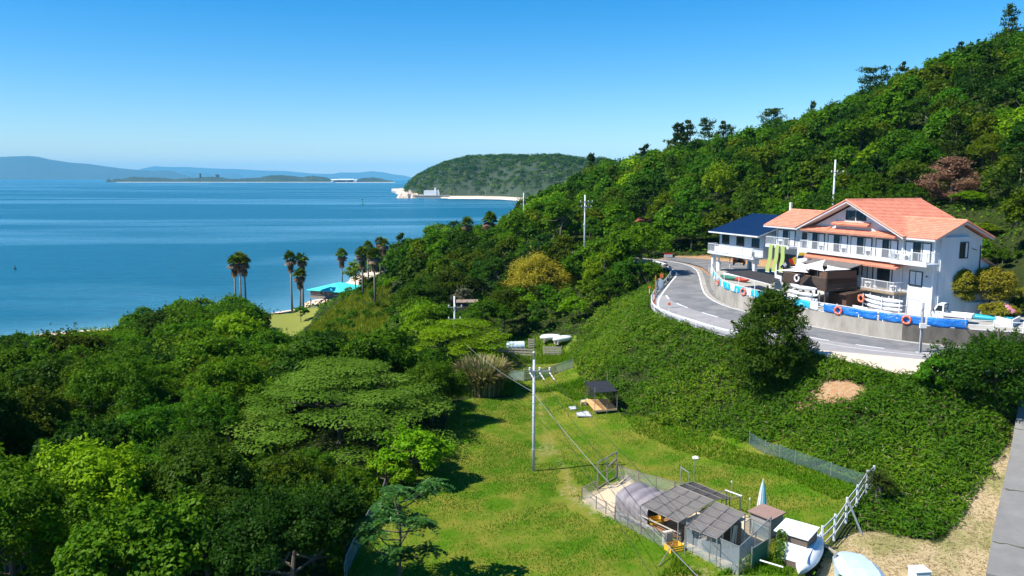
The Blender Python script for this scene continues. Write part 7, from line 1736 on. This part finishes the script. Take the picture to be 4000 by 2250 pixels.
for (k, sec, leaf, kind), L_ in lab.items():
    L_.sort(); fm = LOOK[leaf] + ' ' + FORM[kind] if leaf != 'pine' else 'dark ' + FORM[kind]
    for n_, (_, ci) in enumerate(L_):
        LABEL[ci] = (f'{fm} {SECT[sec]} {LAND[k][1]}' if len(L_) == 1 else f'{fm} {SECT[sec]} {LAND[k][1]}, {ORD[min(n_, 11)]}')
GRP = {'left': 'trees of the seaside wood', 'grove': 'trees of the knoll grove', 'hill': 'trees of the hillside wood'}
for ci, c in enumerate(cand[:INDIV]):
    _, x, y, kind, leaf, s, zone = c
    plant(kind, leaf, x, y, s, None, ci % 3 if kind in ('round', 'tall') else ci % 2, LABEL[ci], GRP[zone] if kind != 'bush' else 'shrubs of the seaside slope')
# the rest of the far wood reads as one mass
Vs, Fs, Rs, Ms, base = [], [], [], [], 0
order = ['mid', 'dark', 'olive', 'fresh', 'bright', 'pine']
for ci, c in enumerate(cand[INDIV:]):
    _, x, y, kind, leaf, s, zone = c; v, f, rnd = shape(kind, 'far', ci % 3); sub = np.arange(len(f)) if y < 190 else np.arange(0, len(f), 2)
    k = 1 if y < 190 else 1.35
    vv = v.reshape(-1, 4, 3)[sub]; cen = vv.mean(1, keepdims=True); vv = (cen + (vv - cen) * k).reshape(-1, 3); a = r3.uniform(0, 2 * PI); ca, sa = math.cos(a), math.sin(a)
    vv = np.stack([(vv[:, 0] * ca - vv[:, 1] * sa) * s + x, (vv[:, 0] * sa + vv[:, 1] * ca) * s + y, vv[:, 2] * s + gh(x, y)], 1)
    Vs.append(vv); Fs.append(np.arange(len(vv)).reshape(-1, 4) + base); base += len(vv); Rs.append(np.clip(rnd[sub] * .8 + r3.uniform(-.2, .3), 0, 1)); Ms.append(np.full(len(sub), order.index(leaf)))
if Vs:
    o = mesh('far_woodland', np.concatenate(Vs), np.concatenate(Fs), [LM[k] for k in order], None, np.concatenate(Ms), rnd=np.concatenate(Rs)); tag(o, kind='stuff')
    print('far_woodland faces', base // 4)
# ------------------------------------------------------------------ ground cover
def scatter(poly, dens, seed, extra=None):
    r = np.random.default_rng(seed); p = np.array([q[:2] for q in poly]); lo, hi = p.min(0), p.max(0); n = int((hi - lo).prod() * dens)
    x, y = r.uniform(lo[0], hi[0], n), r.uniform(lo[1], hi[1], n); k = sdf(x, y, poly) < 0
    if extra is not None: k &= extra(x, y)
    return x[k], y[k], r
x, y, r = scatter(SASA, 215, 31, lambda x, y: (sdf(x, y, DIRT) > (fbm(x, y, 2.5, 5) - .5) * 1.6) & (sdf(x, y, ROADP) > .35) & (sdf(x, y, YARD) > .2) & (np.hypot(x - PLAT[0], y - PLAT[1]) > 2.7))
n = len(x); q = r.permutation(n)[:int(n / 165 * 2.7)]; ccx, ccy = x[q], y[q]; ccz = height(ccx, ccy); m_ = len(q); lush = fbm(ccx, ccy, 6, 41); edge = np.clip(-sdf(ccx, ccy, SASA) / 1.2, .3, 1)
cR = (.32 + .75 * r.random(m_) ** 1.5) * (.55 + .9 * lush) * (.5 + .5 * edge); k_ = r.choice(m_, n, p=cR ** 1.6 / (cR ** 1.6).sum()); d = sph(n, r, -.05); C = np.stack([ccx, ccy, ccz + .12], 1)[k_] + d * (cR[k_] * r.uniform(.55, 1.12, n))[:, None] * np.array([1, 1, .95])
lo_ = r.random(n) < .22; C[lo_] = np.stack([x, y, height(x, y) + .05 + .3 * r.random(n)], 1)[lo_]; N = unit(d * .8 + r.normal(0, .45, (n, 3)) + [-.2, -.1, .45]); a = r.uniform(0, 2 * PI, n); A_ = unit(np.stack([np.cos(a), np.sin(a), r.normal(-.3, .4, n)], 1)); x, y = C[:, 0], C[:, 1]
v, f = leafquads(C, N, r.uniform(.26, .46, n), .24, r, A_); rn = np.clip(.4 * r.random(n) + .35 * r.random(m_)[k_] + .9 * (fbm(x, y, 5.5, 77) - .5) + .12 - .16 * smooth(14, 26, x) + (r.random(n) < .02) * .6, 0, 1)
tag(mesh('dwarf_bamboo_groundcover', v, f, LM['sasa'], rnd=rn), 'dense dwarf bamboo covering the bank between road and lawn', 'bamboo', kind='stuff'); print('sasa', n)
# dry canes in the bamboo
k = r.random(n) < .035; C2 = C[k] + np.array([0, 0, .1]); m_ = len(C2); v, f = leafquads(C2, unit(r.normal(size=(m_, 3)) + [0, 0, .6]), r.uniform(.3, .6, m_), .12, r); o = mesh('dry_bamboo_leaves', v, f, leafmat('dry_bamboo', (.28, .2, .09), (.42, .33, .18), (.5, .42, .26), raw=True), rnd=r.random(m_)); tag(o, 'straw coloured dead leaves scattered in the dwarf bamboo', 'leaves', kind='stuff')
# lawn
gl = leafmat('lawn_grass', (.036, .115, .003), (.065, .155, .004), (.13, .19, .010), var=.02, trans=.3, gloss=.01)
def blades(x, y, r, h0, h1, w, m, name, lb, cat, tone):
    z = height(x, y); n = len(x); a = r.uniform(0, 2 * PI, n); h = r.uniform(h0, h1, n); ln = r.uniform(.2, .9, n) * h; s = np.stack([-np.sin(a), np.cos(a), np.zeros(n)], 1) * (w * r.uniform(.6, 1.4, n))[:, None]
    b = np.stack([x, y, z - .02], 1); tip = b + np.stack([np.cos(a) * ln, np.sin(a) * ln, h], 1); v = np.stack([b - s, b + s, tip], 1).reshape(-1, 3); o = mesh(name, v, np.arange(3 * n).reshape(n, 3), m, rnd=tone); tag(o, lb, cat, kind='stuff'); return o
def offbare(x, y):
    k = (linedist(x, y, PATHL) > .35 + (vnoise(x, y, .8, 5) - .5) * 1.6) & (sdf(x, y, YARD) > .1) & (sdf(x, y, PENF) > .1)
    for b in BARE: k &= (sdf(x, y, b) > (vnoise(x, y, .9, 6) - .6) * 2.2)
    return k
x, y, r = scatter(FIELD, 125, 33, offbare); pat = fbm(x, y, 6, 51); lush = smooth(.42, .6, pat); keep = r.random(len(x)) < .35 + .65 * lush; x, y, lush = x[keep], y[keep], lush[keep]
tone = np.clip(.55 * (1 - lush) + .3 * r.random(len(x)) + .5 * (fbm(x, y, 1.5, 8) - .5) - .05, 0, 1)
blades(x, y, r, .05, .17, .028, gl, 'lawn_grass', 'bright green mown grass of the field', 'grass', tone); print('grass', len(x))
x, y, r = scatter(MEADOW2, 90, 36); blades(x, y, r, .2, .5, .03, gl, 'meadow_grass', 'rough grass between the plank fences and the white boats', 'grass', np.clip(r.normal(.45, .25, len(x)), 0, 1))
x, y, r = scatter(MEADOW, 90, 34); tone = np.clip(r.normal(.5, .25, len(x)), 0, 1); blades(x, y, r, .3, .75, .03, gl, 'meadow_grass', 'rough tall grass round the gate and plank fences', 'grass', tone)
# taller rough grass along the lawn edge, bank and slope by the palms
RG = [[ground_at(*q)[:2] for q in ((860, 1360), (930, 1290), (985, 1215), (1010, 1150), (960, 1150), (880, 1210), (800, 1330), (830, 1449), (870, 1449))],
      [ground_at(*q)[:2] for q in ((1560, 1040), (1800, 1105), (2190, 1230), (2100, 1260), (1900, 1180), (1600, 1090))],
      [ground_at(*q)[:2] for q in ((1290, 985), (1460, 950), (1500, 990), (1560, 1040), (1480, 1010), (1400, 985))],
      [ground_at(*q)[:2] for q in ((1800, 1449), (1900, 1390), (2010, 1400), (1990, 1449))],
      [ground_at(*q)[:2] for q in ((1690, 1400), (1770, 1449), (1650, 1449), (1690, 1420))],
      [(x, y - .4) for x, y in LAYBY_OUT[:6]] + [(x - 1, y - 2.2) for x, y in LAYBY_OUT[:6]][::-1]]
for k, pl in enumerate(RG):
    x, y, r = scatter(pl, 110, 60 + k, lambda x, y: (sdf(x, y, YARD) > .3) & (sdf(x, y, ROADP) > .3))
    if len(x): blades(x, y, r, *((.12, .34) if k == 1 else (.2, .5)), .035, gl, 'rough_grass', ('rough weeds along the curved fence', 'taller grass below the bamboo bank', 'taller grass beside the path', 'weeds below the white hut', 'weeds in front of the pen', 'grass along the pull-out')[k], 'grass', np.clip(r.normal(.28, .22, len(x)), 0, 1))
sl_ = [ground_at(*q, 6)[:2] for q in ((800, 845), (770, 835), (815, 790), (868, 752), (930, 722), (985, 712), (985, 790), (930, 880), (850, 900))]
x, y, r = scatter(sl_, 28, 70); blades(x, y, r, .3, .8, .07, leafmat('slope_grass', (.05, .11, .008), (.12, .17, .015), (.25, .25, .04), var=.02), 'slope_grass', 'rough grass and creepers on the slope by the palms', 'grass', np.clip(r.normal(.5, .25, len(x)), 0, 1))
# straw and dry litter
x, y, r = scatter(STRAW, 60, 35, lambda x, y: fbm(x, y, 3, 90) > .36); n = len(x); z = height(x, y) + r.uniform(.01, .08, n); v, f = leafquads(np.stack([x, y, z], 1), unit(np.stack([r.normal(0, .4, n), r.normal(0, .4, n), np.ones(n)], 1)), r.uniform(.15, .4, n), .12, r)
tag(mesh('straw_litter', v, f, leafmat('straw', (.30, .22, .10), (.46, .36, .19), (.58, .47, .28), var=.02, raw=True), rnd=r.random(n)), 'dry cut straw on the ground beside the track', 'straw', kind='stuff')
# undergrowth under the woods
n = 220000; y = 36 + 215 * r.random(n) ** 1.3; x = r.uniform(-.72, .72, n) * (y + 5); k = allowed(x, y, -.9) & (sdf(x, y, sl_) > 0) & ((y > 95) | (r.random(n) < .3)); x, y = x[k], y[k]; n = len(x); sz = .22 + y * .0022
C = np.stack([x, y, hraw(x, y) + r.random(n) ** 1.5 * (.4 + fbm(x, y, 4, 15) * 1.3)], 1); v, f = leafquads(C, unit(np.stack([r.normal(0, .5, n), r.normal(0, .5, n), np.ones(n)], 1)), sz * r.uniform(.7, 1.4, n), .55, r)
tag(mesh('woodland_undergrowth', v, f, LM['mid'], rnd=np.clip(r.random(n) * .7 + fbm(x, y, 5, 3) * .4 - .1, 0, 1)), 'leafy undergrowth beneath the woods', 'undergrowth', kind='stuff'); print('under', n)
# ivy on the white hut
hut = bpy.data.objects['white_hut']; r = np.random.default_rng(17); n = 420; t = r.random(n); C = np.stack([-.05 + .55 * r.random(n) ** 2 + .25 * t, -.12 - .16 * r.random(n), 2.25 * t], 1); v, f = leafquads(C, unit(np.stack([r.normal(0, .5, n), -np.ones(n), r.normal(.3, .4, n)], 1)), r.uniform(.09, .17, n), .75, r); mesh('ivy', v, f, LM['mid'], hut, rnd=r.random(n))
# ------------------------------------------------------------------ headland across the bay
FW = np.array([(985, 487.5), (1015, 489), (1050, 496), (1130, 499.5), (1200, 499.5), (1260, 501), (1310, 505), (1420, 508), (1600, 512), (1900, 516)]); fxy = np.array([P(a, b, 0)[:2] for a, b in FW]); fb = fxy[:, 0] / fxy[:, 1]
RT = np.array([(985, 489), (1012, 484), (1020, 470), (1032, 453), (1050, 440), (1080, 424), (1120, 407), (1180, 392), (1250, 389), (1330, 390), (1400, 388), (1440, 394), (1470, 398), (1520, 397), (1545, 408), (1600, 432), (1900, 440)]); rb = np.array([(ray(*q)[0] / ray(*q)[1]) for q in RT]); rs = np.array([ray(*q)[2] / ray(*q)[1] for q in RT])
def headz(b, q):  # bearing, 0..1 from shore to ridge and on
    yf = np.interp(b, fb, fxy[:, 1]); D = 340.; yr = yf + 60 + D; zt = np.maximum(32 + np.interp(b, rb, rs) * yr - 7, 0); flat = smooth(.10, .24, q)
    prof = np.where(q < 1, np.sin(np.clip((q - .13) / .87, 0, 1) * PI / 2) ** .9, np.cos(np.clip(q - 1, 0, 1) * PI / 2)); return zt * prof * flat + 1.6 * smooth(.0, .03, q) + (q < .005) * -1.0, yf + q * (60 + D)
bb = np.linspace(rb[0], rb[-1], 90); qq = np.concatenate([[0, .03, .06, .09, .12, .15], np.linspace(.18, 2, 40)]); BB, QQ = np.meshgrid(bb, qq); hz2, hy2 = headz(BB.ravel(), QQ.ravel()); hx2 = BB.ravel() * hy2
edge_ = smooth(rb[0] - .0, rb[0] + .012, BB.ravel()); hz2 = hz2 * edge_ - 1.0 * (1 - edge_); hz2 += (fbm(hx2, hy2, 60, 2) - .5) * 8 * (QQ.ravel() > .25)
_i = (np.arange(len(qq) - 1)[:, None] * len(bb) + np.arange(len(bb) - 1)[None, :]).ravel()
hm, N, L, B = nt('headland_ground'); geo = N.new('ShaderNodeNewGeometry'); sp = N.new('ShaderNodeSeparateXYZ'); L.new(geo.outputs['Position'], sp.inputs[0]); mr = N.new('ShaderNodeMapRange'); mr.inputs[1].default_value = 2.0; mr.inputs[2].default_value = 3.4; L.new(sp.outputs[2], mr.inputs[0]); L.new(mix(N, L, mr.outputs[0], (.62, .50, .38), (.03, .05, .02)), B.inputs['Base Color']); B.inputs['Roughness'].default_value = .95
tag(mesh('headland', np.stack([hx2, hy2, hz2], 1), np.stack([_i, _i + 1, _i + len(bb) + 1, _i + len(bb)], 1), hm, smooth=True), kind='structure')
r = np.random.default_rng(44); n = 2600; b0 = rb[1] + (rb[-1] - rb[1]) * r.random(n); q0 = .17 + 1.0 * r.random(n) ** .9; z0, y0 = headz(b0, q0); x0 = b0 * y0; k = z0 > 2.4; b0, x0, y0, z0 = b0[k], x0[k], y0[k], z0[k]; n = len(x0); cr = r.uniform(3.6, 6.8, n); ch = np.minimum(cr * 1.2, 2 + z0 * .5); m_ = 46
d = sph(n * m_, r, -.15); idx = np.repeat(np.arange(n), m_); C = np.stack([x0, y0, z0 + ch * .45], 1)[idx] + d * np.stack([cr, cr, ch * .62], 1)[idx] * r.uniform(.8, 1.05, n * m_)[:, None]; v, f = leafquads(C, unit(d + [0, 0, .4] + r.normal(size=d.shape) * .4), r.uniform(1.3, 2.6, n * m_), .75, r)
hl = leafmat('headland_leaves', (.010, .038, .010), (.028, .075, .014), (.12, .18, .03), var=.02)
tag(mesh('headland_woodland', v, f, hl, rnd=np.clip(r.random(n)[idx] ** 1.5 * .85 + r.random(n * m_) * .25, 0, 1)), 'dark woodland covering the rounded headland across the bay', 'woodland', kind='stuff')
YW = P(1090, 498, 0)[1]
def h8(cx, cy, Y): return PD(966 + .3 * cx, 450.8 + .3 * cy, Y)
a, b = h8(240, 140, YW - 6), h8(545, 140, YW - 6); o = thing('sea_wall', 'grey stone sea wall below the white boathouse across the bay', 'wall', ((a[0] + b[0]) / 2, YW - 2, 0)); w_ = (b[0] - a[0]) / 2; MB().box(-w_, w_, -5, 5, -1, a[2]).build('wall', conc, o, bevel=.3); MB().box(-w_ - .3, w_ + .3, -5.3, 5.3, a[2], a[2] + .8).build('coping', conc, o)
a, b = h8(335, 140, YW), h8(440, 95, YW); o = thing('boathouse', 'white windowless gabled boathouse on the sea wall across the bay', 'boathouse', ((a[0] + b[0]) / 2, YW + 2.4, a[2] - 1)); w_ = (b[0] - a[0]) / 2; h_ = b[2] - a[2] + 1
whb = mat('white_render', (.80, .79, .78), (.74, .73, .72), 1, .8)
MB().box(-w_, w_, -5, 9, 0, h_).build('wall', whb, o); t_ = h8(425, 78, YW); c_ = h8(463, 110, YW)
MB().prism([(w_ + .1, 0), (w_ + (c_[0] - b[0]) * 1.0, 0), (w_ + (c_[0] - b[0]), h_ * .72), (w_ + (c_[0] - b[0]) * .5, h_ * .98), (w_ + .1, h_ * .78)], -4, 8, 'y').build('gabled_end', whb, o); MB().box(w_ - 3.4, w_ - .8, -3, 3, h_ + .01, h_ + 4.6).build('chimney', whb, o); MB().box(w_ + (c_[0] - b[0]) - 2.6, w_ + (c_[0] - b[0]) - .8, -3, 2, h_ * .6, h_ + 1.5).build('chimney', whb, o)
r2 = np.random.default_rng(3); rk_ = mat('pale_rock', (.50, .38, .28), (.62, .50, .40), .2, .95, bump=.5)
for k, (cx, cy, s) in enumerate(((150, 132, 9), (195, 125, 12), (235, 130, 12), (265, 132, 9), (215, 115, 8), (175, 140, 7))):
    p = h8(cx, cy, YW - 6 + k * 2); mb = MB(); mb.lathe([(s * .95, -4), (s, 0), (s * .7, max(2.5, p[2])), (s * .2, max(2.5, p[2]) * 1.5), (0, max(2.5, p[2]) * 1.55)], 9); mb.v = [(vv[0] * r2.uniform(.75, 1.2), vv[1] * r2.uniform(.75, 1.2), vv[2] * r2.uniform(.8, 1.15)) for vv in mb.v]; ob_ = mb.build('shore_rock', rk_); ob_.location = (p[0], YW - 2 + k * 2, 0); tag(ob_, ('pale rock at the tip of the headland, leftmost', 'tall pale rock near the headland tip', 'pale rock beside the sea wall end', 'low pale rock against the sea wall', 'highest pale rock above the headland tip', 'small pale rock at the waterline of the headland')[k], 'rock', 'rocks at the headland tip')
bs_ = []
for k in range(46):
    t = k / 45; dx = 1128 + (1340 - 1128) * t; yb = np.interp(dx, [1128, 1200, 1260, 1310, 1340], [499.6, 499.9, 501.3, 505, 507]); a, b = P(dx, yb + .5, .15), P(dx, yb - 5.0 - (2.2 if dx > 1220 else 0), 2.2); bs_.append((a, b))
v = [tuple(a) for a, b in bs_] + [tuple(b) for a, b in bs_]; n = len(bs_); tag(mesh('bay_beach', v, [(i, i + 1, n + i + 1, n + i) for i in range(n - 1)], mat('pale_sand', (.66, .54, .42), (.74, .62, .50), .1, .95)), kind='structure')
for k, (cx, cy) in enumerate(((512, 95), (585, 90), (712, 90), (850, 88), (988, 88))):
    t = h8(cx, cy, YW + 8); ob_ = thing('utility_pole', ('first', 'second', 'third', 'fourth', 'fifth')[k] + ' tiny pole from the boathouse along the bay beach', 'utility pole', (t[0], YW + 8, 1.5), 0, 'tiny poles along the bay beach'); MB().tube([(0, 0, 0), (0, 0, t[2] - 1.5)], .35, 6).build('pole', barkp, ob_); MB().box(-1.6, 1.6, -.1, .1, t[2] - 3.2, t[2] - 2.8).build('crossarm', barkp, ob_)
for k, (cx, cy, L_) in enumerate(((1085, 126, 14), (1120, 133, 12), (1190, 135, 16))):
    p = h8(cx, cy, P(1300, 500, 0)[1] + 14); ob_ = thing('beach_shelter', ('white tent roofed shelter at the left of the bay beach end', 'low blue white shelter on the bay beach', 'wide grey roofed shelter at the right bay beach end')[k], 'shelter', (p[0], p[1], 2)); MB().box(-L_ / 2, L_ / 2, -3, 3, p[2] - 2.4, p[2] - 1.8).build('roof', (kwh, cyan, galv)[k], ob_); mb = MB(); [mb.box(x_ - .2, x_ + .2, -2.8, -2.4, -.5, p[2] - 2.4) for x_ in (-L_ / 2 + .4, L_ / 2 - .4)]; mb.build('post', galv, ob_)
p = h8(2260 - 980, 3, YW + 230); 
for k, (dx, dy) in enumerate(((1365, 451), (1385, 446))):
    Yh = np.interp(ray(dx, dy)[0] / ray(dx, dy)[1], fb, fxy[:, 1]) + 235; p = PD(dx, dy, Yh); ob_ = thing('house', ('reddish roofed house among the headland trees', 'pale house above the reddish roofed one on the headland')[k], 'house', (p[0], p[1], p[2] - 9)); MB().box(-7, 7, -4, 4, 0, 12).build('wall', whb, ob_); MB().prism([(-5, 12), (5, 12), (0, 15.5)], -8, 8, 'x').build('roof', bpy.data.materials['red_roof'] if k == 0 else galv, ob_)
# ------------------------------------------------------------------ islands and mainland
def c6(cx, cy): return (cx * .6, 322 + .6 * cy)
isl = mat('island_woods', (.006, .022, .008), (.028, .055, .016), .006, .95); farh = mat('far_hills', (.015, .04, .02), (.03, .06, .03), .0006, .95)
def ridge(name, prof, Y, depth, m, kind='structure', base=-3, rough=0, step=6, wsm=.35):
    xs = [c6(*q)[0] for q in prof]; zs = [PD(*c6(*q), Y)[2] for q in prof]; dx = np.arange(xs[0], xs[-1], step); zt = np.interp(dx, xs, zs); r = np.random.default_rng(len(prof)); zt = np.maximum(zt + r.normal(0, rough, len(dx)) * (zt > 0), 0)
    rows = [(-1, 0, 0), (-.96, .12, .4), (-.6, .55, .8), (-.25, .9, .9), (0, 1, 1), (.4, .7, 1), (1, 0, 0)]; v = []
    for o_, s, w_ in rows:
        for a, z_ in zip(dx, zt):
            yy_ = Y + o_ * depth; b = ray(a, 450); v.append((b[0] / b[1] * yy_, yy_, max(z_ * s * (1 + (r.normal(0, .012) if 0 < s < 1 else 0)), 0) + (base if s == 0 else 0)))
    n = len(dx); v = np.array(v); f = np.array([(j * n + i, j * n + i + 1, (j + 1) * n + i + 1, (j + 1) * n + i) for j in range(len(rows) - 1) for i in range(n - 1)])
    o = mesh(name, v, f, m, smooth=True); tag(o, kind=kind); return o
ridge('mainland_hills', [(-150, 118), (0, 122), (60, 119), (130, 117), (170, 121), (210, 131), (300, 145), (380, 151), (440, 160), (520, 170), (600, 177), (650, 181), (690, 177), (720, 179), (770, 195), (800, 206), (820, 214)], 18000, 2000, farh, step=5)
ridge('far_hills', [(735, 212), (755, 190), (775, 180), (795, 180), (830, 190), (860, 185), (885, 192), (930, 196), (965, 190), (990, 188), (1010, 196), (1030, 213)], 24000, 1600, farh, step=4)
ridge('distant_mountains', [(560, 212), (590, 172), (650, 160), (700, 163), (800, 164), (900, 170), (1000, 172), (1100, 178), (1200, 180), (1300, 190), (1380, 192), (1450, 212)], 29000, 2600, farh, step=6)
ridge('far_hills', [(1320, 213), (1345, 194), (1400, 191), (1430, 186), (1500, 187), (1560, 181), (1610, 186), (1650, 194), (1700, 200), (1740, 212)], 27000, 1900, farh, step=4)
a = ridge('island', [(462, 222), (480, 212), (510, 214), (540, 208), (560, 204), (600, 207), (640, 206), (690, 209), (740, 215), (790, 209), (830, 208), (880, 204), (930, 208), (980, 214), (1040, 209), (1090, 207), (1130, 199), (1180, 197), (1230, 201), (1270, 206), (1310, 200), (1350, 204), (1385, 212), (1395, 222)], 6300, 260, isl, rough=2.2, step=1.6)
a = ridge('island', [(1398, 221), (1420, 219), (1440, 217), (1470, 219), (1500, 215), (1520, 209), (1540, 210), (1560, 206), (1590, 211), (1620, 217), (1650, 222)], 6000, 220, isl, rough=1.5, step=1.6)
a = ridge('islet', [(443, 223), (448, 214), (456, 212), (462, 218), (468, 223)], 6250, 60, isl, step=1)
pb_ = mat('shore_sand', (.62, .54, .46), (.7, .62, .55), .01, .95)
def shore(x0, x1, Y, h): a, b = PD(*c6(x0, 222), Y), PD(*c6(x1, 222), Y); ob_ = MB().hexa([(a[0], Y, -2), (b[0], Y, -2), (b[0], Y + 30, -2), (a[0], Y + 30, -2)], [(a[0] + 20, Y + 14, h), (b[0] - 20, Y + 14, h), (b[0], Y + 30, h), (a[0], Y + 30, h)]).build('island_shore', pb_); tag(ob_, kind='structure')
shore(475, 1390, 6030, 2.2); shore(1395, 1655, 5770, 2.2)
for k, (cx, top) in enumerate(((840, 190), (908, 194), (915, 195))):
    b = PD(*c6(cx, 215), 6250); t = PD(*c6(cx, top), 6250); ob_ = thing('chimney_stack', ('single dark chimney stack on the long island', 'left of two ruined chimneys on the long island', 'right of two ruined chimneys on the long island')[k], 'chimney', (b[0], 6250, 0), 0, 'chimneys on the long island'); MB().tube([(0, 0, 0), (0, 0, t[2])], [11, 7], 8).build('shaft', bark, ob_); MB().lathe([(8.5, t[2] - 8), (9, t[2] - 4), (7.5, t[2] + .5)], 8).build('rim', bark, ob_)
for k, (cx, w_, h_) in enumerate(((1405, 60, 26), (1425, 90, 20), (1450, 110, 30), (1475, 70, 22))):
    b = PD(*c6(cx, 222), 5800); ob_ = thing('works_building', ('leftmost white shed on the small island shore', 'low white shed on the small island shore, second from left', 'biggest white works building on the small island', 'rightmost white shed on the small island shore')[k], 'building', (b[0], 5800, 4), 0, 'white buildings on the small island'); MB().box(-w_ / 2, w_ / 2, 0, 40, 0, h_ * .55).build('wall', whb, ob_); MB().prism([(-2, h_ * .55 + .1), (42, h_ * .55 + .1), (20, h_ * .55 + 5)], -w_ / 2 - 2, w_ / 2 + 2, 'x').build('roof', whb, ob_)
# small craft and buoys
p = P(*c6(1520, 320), 0); ob_ = thing('buoy', 'tiny green buoy on the open water off the headland', 'buoy', (p[0], p[1], 0)); MB().lathe([(1.6, -.5), (1.6, .8), (.5, 1.4), (.3, 5), (0, 5.4)], 10).build('float', mat('green_paint', (.02, .3, .2), None, 1), ob_); MB().box(-.6, .6, -.6, .6, 5.4, 6.4).build('lantern', darkfr, ob_)
p = P(38, 677, 0); ob_ = thing('buoy', 'small dark buoy near the left edge of the sea', 'buoy', (p[0], p[1], 0)); ob_.scale = (.5, .5, .5); MB().lathe([(.9, -.4), (.9, .5), (.3, .9), (.2, 2), (0, 2.1)], 10).build('float', darkfr, ob_); MB().box(-.25, .25, -.25, .25, 2.1, 2.6).build('lantern', darkfr, ob_)
# ------------------------------------------------------------------ haze over the sea
hzm = bpy.data.materials.new('haze'); hzm.use_nodes = True; N, L = hzm.node_tree.nodes, hzm.node_tree.links; N.remove(N['Principled BSDF']); vp = N.new('ShaderNodeVolumePrincipled'); vp.inputs['Color'].default_value = (.25, .70, 1.0, 1); vp.inputs['Density'].default_value = HAZE; vp.inputs['Anisotropy'].default_value = -.3; L.new(vp.outputs[0], N['Material Output'].inputs['Volume'])
if HAZE > 0:
    hz = MB().box(-40000, 40000, -1900, 33000, -60, 560).build('haze', hzm); tag(hz, kind='stuff')
